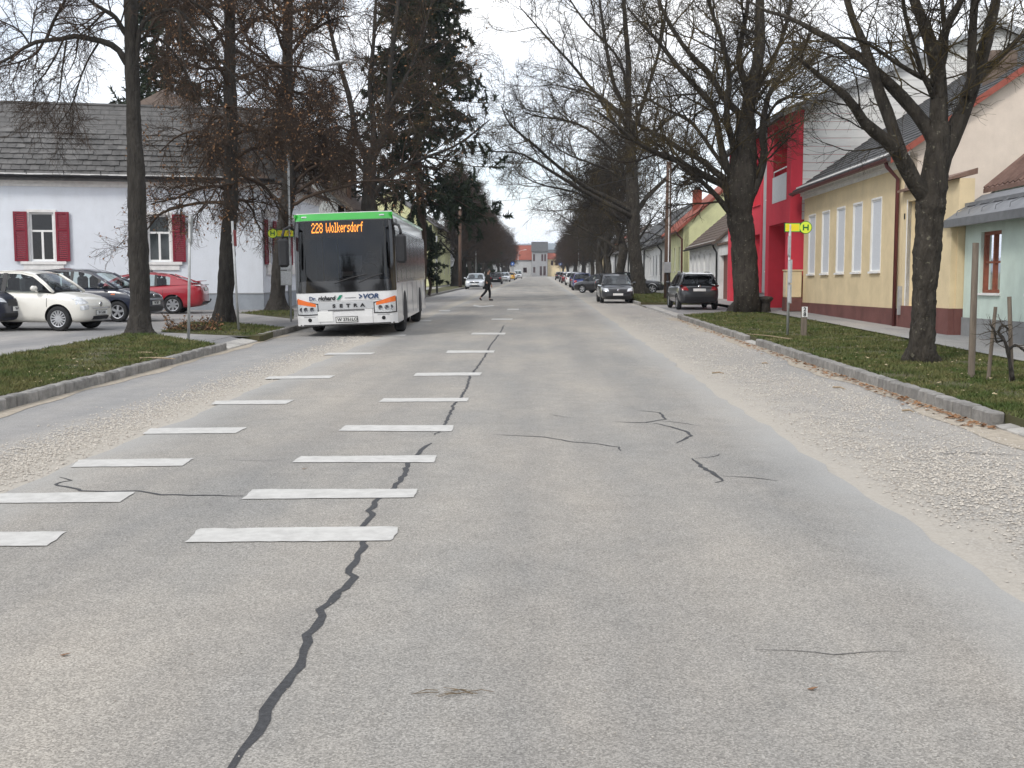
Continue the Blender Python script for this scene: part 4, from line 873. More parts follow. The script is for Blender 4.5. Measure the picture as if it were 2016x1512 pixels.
zr = h.roof(-9.5, .0, 2.86 + .08, .84, 4, m_browntile, -.42, .12, .10)
for k in range(34):   # ribbed tile rows running up the slope
    y = .05 - k * .28; MB().tube([(.42, y, 2.94 + .42 * .84 + .12), (4, y, 2.94 + 4 * .84 + .12)], .045, 5).build('tile_rib', m_browntile, h.root)
# --- cream house with roller shutters --------------------------------------
h = House('cream_house', 'cream house with five closed white roller shutters, brown plinth and slate roof', (9.75, 31.2, .18), 0, TILT); hy = h
wins = [h.box_px(a, b, c, d) for a, b, c, d in ((1716.5, 396, 1733, 534), (1680, 402.5, 1694.5, 535.5), (1648, 411, 1659.5, 537), (1619.5, 418.5, 1629, 538), (1594.5, 425, 1602.5, 539))]
zt = np.mean([w[3] for w in wins]); zb = np.mean([w[2] for w in wins]); c5 = [(w[0] + w[1]) / 2 for w in wins]
wins = [(c - .47, c + .47, zb, zt) for c in np.linspace(c5[0], c5[-1], 5)]
EH = 4.62
h.facade(0, 11.5, .46, EH, [(*w, .075) for w in wins], m_cream, .075); h.box('plinth', m_plinthred, -.03, .3, -.0, 11.52, -.1, .46)
for w in wins:
    q = h.window(w, .075, G['white'], (1, 1), blind=m_shutter, fw=.04); MB().b2(-.07, .03, w[0] - .05, w[1] + .05, w[2] - .06, w[2] - .002).build('sill', m_trim, q)
    for a in (w[0] - .05, w[1]): MB().b2(-.012, .1, a, a + .05, w[2], w[3] + .05).build('surround', m_trim, q)
    MB().b2(-.02, .1, w[0], w[1], w[3] + .002, w[3] + .06).build('lintel', m_trim, q)
h.cornice(-.15, 11.7, EH + .06, m_trim); h.gable(0, 12, EH, .69, 6, m_pink, 0, .28); h.gable(11.5, 12, EH, .69, 6, m_white, 0, .28, -1)
zr = h.roof(0, 11.5, EH + .05, .69, 6, m_slate, .42, .22, .12, verge=True, vergem=m_verge)
h.courses(-.2, 11.7, EH + .05, .69, -.4, 6, m_slate, .30, .028, parent=h.roof_o, th0=.125)
h.gutter(-.2, 11.7, EH - .17, -.47, m_pipe); h.downpipe(.25, -.1, EH - .22, .0, m_pipe, .055, .42)
MB().b2(2.6, 3.3, 1.0, 1.6, 6.0, 7.5).build('chimney', m_oldbrown, h.root)
MB().tube([(5.5, -.34, 8.15), (6.2, -.34, 8.65), (6.4, -.36, 8.4)], .05, 6).build('wall_bracket', m_zinc, h.root)
# gate wall between cream house and mint house
h = House('gate_wall', 'cream courtyard wall with white door and brown coping between cream and mint houses', (9.75, 27.05, .18), 0, TILT, 'wall')
dr = (2.62, 3.72, .58, 3.35); h.facade(0, 4.13, .6, 3.62, [(*dr[:2], .6, dr[3], .35)], m_cream, .35); h.box('plinth', m_plinthred, -.03, .3, 0, 4.13, -.1, .6)
MB().b2(.22, .34, 2.62, 3.72, .6, 3.35).build('door', G['white'], h.root); dh = MB().tube([(.2, 3.45, 1.75), (.14, 3.45, 1.75), (.14, 3.32, 1.75)], .02, 6).build('door_handle', G['chrome'], h.root)
for a in (2.57, 3.72): MB().b2(-.012, .1, a, a + .05, .6, 3.4).build('door_surround', m_trim, h.root)
MB().hexa([(-.18, -.02, 3.6), (.4, -.02, 3.72), (.4, 4.1, 3.72), (-.18, 4.1, 3.6)], [(-.18, -.02, 3.66), (.4, -.02, 3.86), (.4, 4.1, 3.86), (-.18, 4.1, 3.66)]).build('coping', m_coping, h.root)
MB().b2(-.14, .0, .05, 1.15, .6, 2.55).build('pier', m_cream, h.root); MB().b2(-.16, .0, .05, 1.15, -.1, .6).build('pier_plinth', m_plinthred, h.root); MB().b2(-.22, .0, .0, 1.2, 2.55, 2.64).build('pier_coping', m_coping, h.root)
MB().b2(-.02, .02, 3.92, 3.98, 2.9, 3.05).build('house_plaque', G['black'], h.root); MB().b2(-.09, 0, 4.0, 4.11, .35, 1.12).build('meter_box', G['galv'], h.root)
MB().b2(-.02, .22, 2.9, 3.02, 1.95, 2.1).build('doorbell', G['galv'], h.root)
# low cabinet at the end of the cream house
t = thing('utility_cabinet', 'cream utility cabinet on brown base against the red house entrance', 'cabinet', (9.42, 43.0, .18))
MB().b2(-.28, .3, -.26, .26, .5, 1.48, .02).build('cabinet_body', m_cream, t); MB().b2(-.3, .32, -.28, .28, 0, .498).build('base', m_plinthred, t); MB().b2(-.31, .33, -.29, .29, 1.482, 1.53).build('lid', m_cream, t); MB().b2(-.288, -.281, -.22, .22, .56, 1.42).build('cabinet_door', mat('cream_door', (.66, .56, .40), rough=.6), t)
# --- red and grey building ----------------------------------------------------
h = House('red_grey_house', 'two storey red and grey rendered house with white boarded gable and balcony', (9.75, 43.35, .18), 0, TILT); RH = 7.45
bal = (.75, 3.3, 4.25, 7.1); door = (.75, 3.9, .0, 3.35); gw = (5.1, 6.35, 1.55, 3.35); gw2 = (5.1, 6.35, 4.6, 6.5); rw = (7.6, 9.3, 1.55, 3.2); rw2 = (7.6, 9.3, 4.5, 6.4); gw3 = (11.6, 12.9, 1.55, 3.2); gw4 = (11.6, 12.9, 4.6, 6.4)
h.facade(0, 4.6, 0, RH, [(*bal, 1.6), (*door, 1.2)], m_red, x=-.38, thick=2.2)
h.facade(4.6, 7.2, .62, RH, [(*gw, .18), (*gw2, .18)], m_grey, .18); h.facade(7.2, 10.6, .62, RH, [(*rw, .5), (*rw2, .5)], m_red, .5, x=-.05); h.facade(10.6, 13.6, .62, RH, [(*gw3, .18), (*gw4, .18)], m_grey, .18); h.facade(14.2, 15.2, 0, RH, [], m_red, x=-.2, thick=.5); h.facade(13.6, 14.2, 0, RH, [], m_grey)
h.box('plinth', m_grey, .06, .35, 4.6, 13.6, -.1, .62); h.box('cellar_window', G['black'], .02, .07, 5.2, 6.2, .08, .56)
for q, b in ((gw, 'curtain'), (gw2, 'curtain'), (gw3, 'room'), (gw4, 'room')): h.window(q, .18, G['greymetal'], (2, 1), b, m_trim)
for q in (rw, rw2): h.window(q, .5, mat('dark_red_frame', (.19, .02, .025), rough=.5), (2, 1), 'room', m_red, x=-.05)
h.box('balcony_back', m_red, 1.2, 1.3, .7, 3.35, 4.2, 7.15); h.box('entrance_back', m_red, .8, .9, .7, 3.95, -.05, 3.4)
MB().b2(.70, .79, 1.5, 2.75, 0, 3.1).build('door', G['white'], h.root); MB().b2(.688, .699, 1.75, 2.15, .35, 2.9).build('door_glass', G['darkint'], h.root); MB().b2(.66, .698, 2.95, 3.1, 1.55, 1.85).build('letter_box', G['white'], h.root)
rl = MB(); rl.b2(-.36, -.33, .72, 3.32, 5.42, 5.47); rl.b2(-.36, -.33, .72, .76, 4.3, 5.42); rl.b2(-.36, -.33, 3.28, 3.32, 4.3, 5.42); ro = rl.build('balcony_railing', G['white'], h.root)
for k in range(8): MB().b2(-.40, -.365, .72 + k * .325, .72 + k * .325 + .315, 4.2, 5.22).build('railing_panel', mat('railing_panel', (.62, .63, .64), rough=.5, var=.05), ro)
SL = .41; DX = 7.0; m_board = mat('white_boards', (.66, .655, .63), rough=.65, var=.07, scale=2, stretch=(1, 1, 6)); gb = h.gable(.02, 14, RH + .1, SL, DX, m_white, 0, .22)
zb0 = 3.4; k = 0
while zb0 + k * .30 < RH + DX * SL:
    za, zc = zb0 + k * .30, zb0 + k * .30 + .285; xl = max(.05, (zc - RH - .1) / SL + .05); xr = 14 - xl
    if za > RH: xl2 = max(.05, (za - RH - .1) / SL + .05)
    else: xl2 = .05
    if xr - xl > .3: MB().prism([(xl2, za), (14 - xl2, za), (xr, zc), (xl, zc)], 'y', -.035, .015).build('siding_board', m_board, gb)
    k += 1
h.roof(0, 15.2, RH + .1, SL, DX, m_slate, .75, .28, .18, verge=True, vergem=mat('zinc_edge', (.33, .34, .35), rough=.5, metal=.2))
MB().lathe([(.0, 0), (.36, 0), (.28, .9), (.26, 1.15), (.42, 1.15), (.42, 1.22), (.26, 1.3), (0, 1.32)], 10, (4.6, 2.0, 9.35)).build('chimney', mat('flashed_metal', (.36, .37, .38), rough=.45, metal=.4, var=.25, scale=6), h.root)
MB().b2(7.2, 8.0, 1.5, 2.3, 10.2, 11.5).build('chimney', m_white, h.root)
MB().tube([(3.0, .4, 8.6), (3.6, .35, 9.4), (3.75, .35, 9.25)], .04, 6).build('vent_pipe', m_zinc, h.root)
# --- white house with five windows ---------------------------------------------
h = House('white_house', 'low white house with five narrow dark windows and brown roof by the parked dark crossover', (9.8, 59.0, .18), 0, TILT); EH = 3.18
wins = [h.box_px(a - 1.7, b, a + 1.7, d) for a, b, d in ((1398, 493, 540), (1386.5, 495, 540), (1376.5, 497, 540), (1368, 499, 540), (1360, 500.5, 540))]
wins = [((w[0] + w[1]) / 2 - .38, (w[0] + w[1]) / 2 + .38, 1.25, 2.62) for w in wins]; gate = (1.1, 3.6, 0, 2.35)
h.facade(4.2, 16.4, 0, EH, [(*w, .14) for w in wins], m_white, .14); h.facade(0, 4.2, 0, 2.9, [(*gate, .3)], m_white, .3)
for w in wins:
    q = h.window(w, .14, G['white'], (1, 2), 'room', m_trim, .05); MB().b2(-.04, .05, w[0] - .1, w[1] + .1, w[3] + .08, w[3] + .16).build('lintel', m_trim, q)
MB().b2(.2, .28, 1.1, 3.6, 0, 2.35).build('gate', mat('brown_gate', (.16, .062, .045), rough=.7, var=.2, stretch=(6, 6, 1)), h.root); MB().b2(-.1, .4, -.0, 4.2, 2.9, 3.02).build('coping', m_coping, h.root)
h.cornice(4.2, 16.4, EH + .05, m_white, ((.05, .1), (.12, .1), (.2, .08))); h.gable(4.2, 7.6, EH, .86, 3.8, m_white, 0, .25); h.gable(16.4, 7.6, EH, .86, 3.8, m_white, 0, .25, -1); h.roof(4.2, 16.4, EH + .05, .86, 3.8, m_oldbrown, .3, .15, .1)
h.courses(4.06, 16.5, EH + .05, .86, -.28, 3.8, m_oldbrown, .34, .03, parent=h.roof_o, th0=.105); h.gutter(4.1, 16.5, EH - .16, -.34, G['black']); h.downpipe(4.35, 0, EH - .2, 0, G['black'], .05, .3)
# --- yellow-green house ------------------------------------------------------------
h = House('lime_house', 'pale yellow-green house with red tiled roof and red chimney beyond the white house', (9.8, 78.6, .18), 0, TILT); EH = 4.5
wins = [(1.6, 2.5, 1.5, 3.2), (4.6, 5.5, 1.5, 3.2), (7.2, 8.1, 1.5, 3.2)]; h.facade(0, 9.6, 0, EH, [(*w, .14) for w in wins], m_lime, .14); h.box('plinth', m_plinthgrey, -.02, .2, 0, 9.6, -.1, .75)
for w in wins: h.window(w, .14, G['white'], (2, 1), 'curtain', m_trim)
h.gable(0, 10, EH, .88, 5, m_lime, 0, .25); h.gable(9.6, 10, EH, .88, 5, m_lime, 0, .25, -1); h.roof(0, 9.6, EH + .05, .88, 5, m_redtile, .45, .2, .16, verge=True, vergem=m_verge)
h.gutter(-.1, 9.7, EH - .35, -.5, m_pipe); h.downpipe(.2, 0, EH - .4, 0, m_pipe, .06, .45); ch = MB().b2(1.2, 1.8, 4.2, 4.8, EH + .9, EH + 2.7).build('chimney', m_redtile, h.root); MB().b2(1.1, 1.9, 4.1, 4.9, EH + 2.7, EH + 2.8).build('chimney_cap', m_redtile, ch); MB().b2(1.3, 1.7, 4.3, 4.7, EH + 2.8, EH + 3.05).build('chimney_pot', G['black'], ch)
# --- white house with dark roof ------------------------------------------------------
h = House('white_house', 'white house with dark slate roof and skylights beyond the yellow-green house', (9.8, 89.2, .18), 0, TILT); EH = 3.9
wins = [(4.4, 5.3, 1.2, 2.9), (6.8, 7.7, 1.2, 2.9), (9.5, 10.4, 1.2, 2.9), (12, 12.9, 1.2, 2.9)]; h.facade(0, 18, 0, EH, [(*w, .12) for w in wins] + [(.8, 2.6, 0, 2.2, .2)], m_white, .12); MB().b2(.14, .2, .8, 2.6, 0, 2.2).build('gate', mat('pale_gate', (.36, .24, .2), rough=.8), h.root)
for w in wins: h.window(w, .12, G['greymetal'], (2, 1), 'room', m_trim)
h.gable(0, 10, EH, .8, 5, m_white, 0, .25); h.gable(18, 10, EH, .8, 5, m_white, 0, .25, -1); h.roof(0, 18, EH + .05, .8, 5, m_slate, .4, .2, .12); h.gutter(0, 18, EH - .28, -.45, G['black']); h.downpipe(2.9, 0, EH - .3, 0, G['black'], .06, .4)
for y in (3, 6.5): MB().hexa([(2, y, EH + 2 * .8 + .2), (3.4, y, EH + 3.4 * .8 + .2), (3.4, y + 1, EH + 3.4 * .8 + .2), (2, y + 1, EH + 2 * .8 + .2)], [(2, y, EH + 2 * .8 + .27), (3.4, y, EH + 3.4 * .8 + .27), (3.4, y + 1, EH + 3.4 * .8 + .27), (2, y + 1, EH + 2 * .8 + .27)]).build('skylight', G['winglass'], h.root)
# --- further houses of both rows --------------------------------------------------------
def far_house(label, x, y0, L, EH, wm, rm, slope, dx, side=1, z=.16, name='row_house', nw=4, ww=1.0, group='houses along the far street'):
    if side > 0: h = House(name, label, (x, y0, z), 0, 0, group=group)
    else: h = House(name, label, (x, y0 + L, z), PI, 0, group=group)
    ws = [(L * (i + .5) / nw - ww / 2, L * (i + .5) / nw + ww / 2, 1.1, 2.7) for i in range(nw)]
    h.facade(0, L, 0, EH, [(*w, .12) for w in ws], wm, .12)
    for w in ws: h.window(w, .12, G['white'], (1, 1), 'room', None, .07)
    h.gable(0, 2 * dx, EH, slope, dx, wm, 0, .25); h.gable(L, 2 * dx, EH, slope, dx, wm, 0, .25, -1); h.roof(0, L, EH + .03, slope, dx, rm, .35, .15, .12); h.gutter(0, L, EH - .22, -.4, G['black']); return h
far_house('white plastered row house behind the bare avenue trees, right after the skylights', 9.8, 109, 17, 4.0, m_white, m_slate, .8, 4.5, nw=5)
far_house('grey-white row house with grey tiles between avenue trees', 9.8, 128, 20, 3.8, m_grey, m_greytile, .7, 4.5, nw=5); far_house('white row house with old brown roof far down the right row', 9.8, 150, 16, 4.0, m_white, m_oldbrown, .75, 4.5)
far_house('yellow row house with red roof far down the right row', 9.4, 170, 14, 3.6, m_cream, m_redtile, .8, 4.0); far_house('white row house opposite the dark evergreen', 9.6, 188, 30, 4.2, m_white, m_greytile, .7, 4.5, nw=7); far_house('long white row house at the far right end of the street', 9.6, 222, 90, 4.2, m_white, m_slate, .7, 4.5, nw=16)
for yy, sd, wm_, lb in ((-34, 1, m_white, 'white house mirrored in the bus windscreen on the near right side'), (-34, -1, m_cream, 'cream house mirrored in the bus windscreen on the near left side')):
    far_house(lb, 10 * sd if sd > 0 else -17, yy, 26, 4.6, wm_, m_slate, .75, 5, sd, nw=5, group='houses mirrored in the bus windscreen')
far_house('yellow-green row house beyond the garden wall on the left', -10.4, 112, 22, 6.0, m_lime, m_greytile, .7, 4.5, -1, nw=4, ww=1.1); far_house('white row house far down the left row', -11, 140, 45, 4.2, m_white, m_slate, .7, 4.5, -1, nw=9); far_house('long white row house at the far left end of the street', -11, 190, 150, 4.4, m_white, m_browntile, .7, 4.5, -1, nw=20)
# --- end of the street --------------------------------------------------------------------
m_endgrey = plaster('end_grey_plaster', (.28, .28, .285), .1); m_endpale = plaster('end_pale_plaster', (.42, .42, .42), .1)
def end_house(label, x0, x1, y, EH, wm, rm, slope, dx, wins, name='end_house', hip=False):
    h = House(name, label, (x1, y, 0), PI / 2, 0, group='houses closing the far end'); L = x1 - x0   # local y runs to -x
    h.facade(0, L, 0, EH, [(*w, .15) for w in wins], wm, .15)
    for w in wins: h.window(w, .15, mat('dark_frame', (.10, .05, .05), rough=.6), (2, 1), 'room', None, .12)
    h.gable(0, 2 * dx, EH, slope, dx, wm, 0, .25); h.gable(L, 2 * dx, EH, slope, dx, wm, 0, .25, -1); h.roof(0, L, EH + .03, slope, dx, rm, .5, .2, .15); return h
end_house('white house with bright orange-red roof at the end of the street', -8.2, -2.5, 366, 5.6, m_endpale, m_redtile, .9, 4.6, [(1.5, 2.7, 1.2, 2.8)])
end_house('grey two storey house with dark hall roof closing the street', -2.4, 2.5, 362, 8.0, m_endgrey, m_slate, .55, 5, [(.4, 1.0, 4.8, 7), (1.3, 1.9, 4.8, 7), (3.9, 4.5, 4.8, 7), (.5, 1.3, .3, 3.2), (1.7, 2.4, .3, 3.2), (3.8, 4.5, 1.2, 3)])
end_house('yellow house with low red hipped roof right of the grey house', 2.6, 8.4, 364, 5.6, m_cream, m_redtile, .4, 4, [(2.6, 3.4, 3.5, 5), (4, 4.8, 3.5, 5)])
end_house('pale house behind trees at the far left corner of the street', -17, -8.6, 370, 6.2, m_endpale, m_greytile, .8, 4.6, [(2, 3, 1.2, 3), (5, 6, 1.2, 3)])
end_house('wide grey roofed house behind the end of the street', -20, 30, 400, 6.2, m_grey, m_slate, .4, 7, [])
# --- pale blue house on the left ------------------------------------------------------------
cx, cy = -10.75, 44.4; ang = math.atan2(.972, -.235)
h = House('pale_blue_house', 'pale blue house with crimson shutters and grey slate roof behind the parked cars', (cx, cy, .165), ang, 0); EH = 5.02
w1 = h.box_px(59, 418, 107, 514); w2 = h.box_px(291, 423, 336, 515); w0 = (w1[0] + (w1[0] - w2[0]), w1[1] + (w1[1] - w2[1]), w1[2], w1[3])
h.facade(0, 22, .62, EH, [(*w, .12) for w in (w1, w2, w0)], m_blue, .12); h.box('plinth', m_bluegrey, -.03, .3, -.02, 22, -.2, .6); h.box('plinth_band', G['greymetal'], -.045, .3, -.03, 22, .6, .65)
m_crim = mat('crimson_shutter', (.20, .012, .028), rough=.55, var=.12, scale=4)
def shutter(hs, ya, yb, z0, z1, x=-.05, th=.045, slats=True):
    mb = MB(); w = yb - ya; f = w * .16
    mb.b2(x - th, x, ya, ya + f, z0, z1); mb.b2(x - th, x, yb - f, yb, z0, z1)
    for z in (z0, z0 + (z1 - z0) * .62, z1 - f): mb.b2(x - th * .98, x - .002, ya + f, yb - f, z, z + f)
    o = mb.build('shutter', m_crim, hs.root); mb = MB(); n = int((z1 - z0 - f) / .075)
    for k in range(n):
        z = z0 + f * .5 + k * .075; mb.hexa([(x - .03, ya + f, z), (x - .008, ya + f, z + .055), (x - .008, yb - f, z + .055), (x - .03, yb - f, z)], [(x - .036, ya + f, z + .01), (x - .014, ya + f, z + .065), (x - .014, yb - f, z + .065), (x - .036, yb - f, z + .01)])
    mb.build('louvre_slats', m_crim, o); return o
for k, w in enumerate((w1, w2, w0)):
    q = h.window(w, .12, G['white'], (2, 1), 'room' if k == 0 else 'curtain', None, .07, transom=.62); tr = MB(); tr.b2(-.03, .05, w[0] - .1, w[0], w[2], w[3] + .1); tr.b2(-.03, .05, w[1], w[1] + .1, w[2], w[3] + .1); tr.b2(-.032, .05, w[0], w[1], w[3], w[3] + .1); tr.build('surround', m_trim, q)
    MB().b2(-.10, .05, w[0] - .4, w[1] + .35, w[2] - .12, w[2] - .01).build('sill', m_trim, q); MB().b2(-.06, .05, w[0] - .3, w[1] + .25, w[2] - .32, w[2] - .12).build('sill_apron', m_trim, q)
    shutter(h, w[0] - .55, w[0] - .07, w[2] - .01, w[3] + .02)
    shutter(h, w[1] + .07, w[1] + .55, w[2] - .01, w[3] + .02)
h.cornice(-.3, 22, EH + .06, m_trim, ((.05, .10), (.10, .09), (.17, .10), (.26, .10), (.34, .07)))
SLA = .80; DXA = 3.6
h.roof(-1.5, 22, EH + .10, SLA, DXA, m_greytile, .38, 0, .12, depth=8)
h.single_tiles(-.4, 12.6, EH + .10, SLA, -.36, DXA, m_greytile, .36, .33, .125, 290, h.roof_o, keep=lambda r, c: c >= 7)
h.gutter(-.3, 22, EH - .02, -.46, G['black'], .07)
for k in range(14): MB().tube([(-.5, .6 + 1.3 * k, EH + .16), (-.42, .6 + 1.3 * k, EH + .02)], .015, 4).build('gutter_bracket', G['black'], h.root)
hb = h
# street wing of the same house: its own wall group on the same root
hs = House('street_wing', 'street side wing of the pale blue house with crimson shutters and brown hipped roof', (cx + .0, 56.0, .165), PI, 0)
LW = 56.0 - cy - .005; wy = lambda px: LW - (2250 * 10.75 / (1062 - px) - cy)
ws = [(LW - y - .45, LW - y + .45, 1.75, 3.5) for y in (1.15, 3.35, 5.6, 8.2)]
hs.facade(0, LW, .62, EH, [(*w, .12) for w in ws], m_blue, .12); hs.box('plinth', m_bluegrey, -.03, .3, 0, LW, -.2, .6); hs.box('plinth_band', G['greymetal'], -.045, .3, 0, LW, .6, .65)
for w in ws:
    q = hs.window(w, .12, G['white'], (2, 1), 'room', m_trim, .07, transom=.62); MB().b2(-.07, .05, w[0] - .12, w[1] + .12, w[3] + .12, w[3] + .42).build('lintel_ornament', m_trim, q); MB().b2(-.08, .05, w[0] - .15, w[1] + .15, w[2] - .4, w[2] - .06).build('sill_apron', m_trim, q)
    shutter(hs, w[0] - .5, w[0] - .05, w[2], w[3]); shutter(hs, w[1] + .05, w[1] + .5, w[2], w[3])
hs.cornice(0, LW, EH + .06, m_trim, ((.05, .10), (.10, .09), (.17, .10), (.26, .10), (.34, .07)))
zr = EH + .1 + 5 * .8; r0 = [(-.42, LW + .4, EH + .0), (-.42, -.2, EH + .0), (5, 3.6, zr), (5, LW - 4.2, zr), (10.4, LW + .4, EH), (10.4, -.2, EH)]
mb = MB(); mb.add(r0, [(0, 1, 2, 3), (4, 0, 3), (5, 4, 3, 2), (1, 5, 2)]); mb.add([(p[0], p[1], p[2] - .12) for p in r0], [(0, 1, 2, 3), (4, 0, 3), (5, 4, 3, 2), (1, 5, 2)]); ro = mb.build('roof', m_oldbrown, hs.root)
hs.gutter(-.2, LW + .4, EH - .02, -.48, G['black'], .07)
MB().hexa([(1.4, LW - 5.0, EH + 1.4 * .8 + .22), (2.6, LW - 5.0, EH + 2.6 * .8 + .22), (2.6, LW - 6.0, EH + 2.6 * .8 + .22), (1.4, LW - 6.0, EH + 1.4 * .8 + .22)], [(1.4, LW - 5.0, EH + 1.4 * .8 + .30), (2.6, LW - 5.0, EH + 2.6 * .8 + .30), (2.6, LW - 6.0, EH + 2.6 * .8 + .30), (1.4, LW - 6.0, EH + 1.4 * .8 + .30)]).build('skylight', G['winglass'], hs.root)
for ch in list(hs.root.children):
    ch.parent = hb.root; ch.matrix_parent_inverse = hb.M.inverted() @ hs.M
bpy.data.objects.remove(hs.root)
# --- pale house with brown roof behind the bus --------------------------------------------------
h = House('pale_house', 'pale house with steep brown roof and timber dormer behind the bus', (-9.9, 73, .1), PI, 0); EH = 4.9
h.facade(0, 14.5, 0, EH, [(3, 4, 1.3, 2.9, .12), (7, 8, 1.3, 2.9, .12)], m_white, .12)
for w in ((3, 4, 1.3, 2.9), (7, 8, 1.3, 2.9)): h.window(w, .12, G['white'], (2, 1), 'room', m_trim)
h.gable(14.5, 9, EH, .82, 4.5, plaster('pale_grey_plaster', (.52, .54, .53), .15), 0, .25, -1); h.gable(0, 9, EH, .82, 4.5, m_white, 0, .25); h.roof(0, 14.5, EH + .05, .82, 4.5, m_oldbrown, .45, .35, .16, verge=True, vergem=m_wood)
MB().b2(.9, 4.4, 5.2, 9.0, EH + .8, EH + 3.55).build('timber_dormer', m_wood, h.root)
for k in range(9): MB().b2(.86, .9, 5.25 + k * .42, 5.25 + k * .42 + .38, EH + .85, EH + 3.5).build('dormer_plank', m_wood, h.root)
# --- garden wall and hill ---------------------------------------------------------------------------
t = thing('garden_wall', 'beige and orange garden wall panels past the bus on the left', 'wall', (-9.6, 77, .1))
for k in range(7):
    MB().b2(-.1, .1, k * 2.4, k * 2.4 + 2.25, 0, 1.75).build('wall_panel', (plaster('beige_panel', (.40, .33, .25), .3), plaster('orange_panel', (.50, .30, .17), .3))[k % 2], t); MB().b2(-.16, .16, k * 2.4 + 2.25, k * 2.4 + 2.4, 0, 1.9).build('wall_post', m_plinthgrey, t)
V = []; F = []; nx, ny = 60, 8
for j in range(ny):
    for i in range(nx):
        x = -2400 + 4800 * i / (nx - 1); k = math.sin(j / (ny - 1) * PI) ; V.append((x, 2900 + j * 170, -5 + k * (72 + 22 * math.sin(x * .0021 + 1) + 10 * math.sin(x * .0067) + 5 * math.sin(x * .017 + j))))
for j in range(ny - 1):
    for i in range(nx - 1): F.append((j * nx + i, j * nx + i + 1, (j + 1) * nx + i + 1, (j + 1) * nx + i))
tag(ob('hill', mkmesh('hill', V, F, mat('hill_forest', (.035, .05, .045), rough=1, var=.35, scale=.02), True)), kind='structure')
# ================================================================== CARS
m_liner = G['darkint']
def wheel(parent, x, y, r, w, side, spokes, rimr, m_rim, style=0):
    """wheel part with tyre and rim sub-parts; axis along y"""
    hub = MB().lathe([(0, -.01), (rimr * .93, -.01), (rimr * .93, .0), (0, .0)], 20, (0, 0, 0), 'y').build('wheel', G['darkint'], parent, loc=(x, y, r))
    s = side; hw = w / 2
    MB().lathe([(rimr * .98, -hw * .8), (r * .86, -hw), (r * .96, -hw * .8), (r, -hw * .5), (r, hw * .5), (r * .96, hw * .8), (r * .86, hw), (rimr * .98, hw * .8), (rimr * .96, hw * .3), (rimr * .96, -hw * .3), (rimr * .98, -hw * .8)], 28, (0, 0, 0), 'y').build('tyre', G['rubber'], hub, smooth=True)
    mb = MB(); yo = s * hw * .72
    mb.lathe([(rimr * .90, yo - s * .03), (rimr * .90, yo), (rimr * .99, yo + s * .005), (rimr * 1.0, yo - s * .04)], 28, (0, 0, 0), 'y'); mb.lathe([(0, yo + s * .006), (rimr * .2, yo + s * .004), (rimr * .22, yo - s * .03)], 12, (0, 0, 0), 'y')
    for k in range(spokes):
        a = 2 * PI * k / spokes + .2; ca, sa = math.cos(a), math.sin(a); wi = rimr * (.30 if spokes < 8 else .13); wo = rimr * (.22 if spokes < 8 else .085)
        def pt(rr, ww, yy): return (rr * ca - ww * sa, yy, rr * sa + ww * ca)
        r0, r1 = rimr * .15, rimr * .92
        mb.hexa([pt(r0, -wi * .5, yo), pt(r1, -wo * .9, yo), pt(r1, wo * .9, yo), pt(r0, wi * .5, yo)], [pt(r0, -wi * .5, yo - s * .03), pt(r1, -wo * .9, yo - s * .03), pt(r1, wo * .9, yo - s * .03), pt(r0, wi * .5, yo - s * .03)])
    mb.build('rim', m_rim, hub)
    MB().lathe([(0, yo - s * .05), (rimr * .95, yo - s * .05)], 20, (0, 0, 0), 'y').build('spoke_backing', G['darkint'], hub)  # plain dark disc backing the spokes
    return hub
def lerp_tab(tab, x): return float(np.interp(x, [t[0] for t in tab], [t[1] for t in tab]))
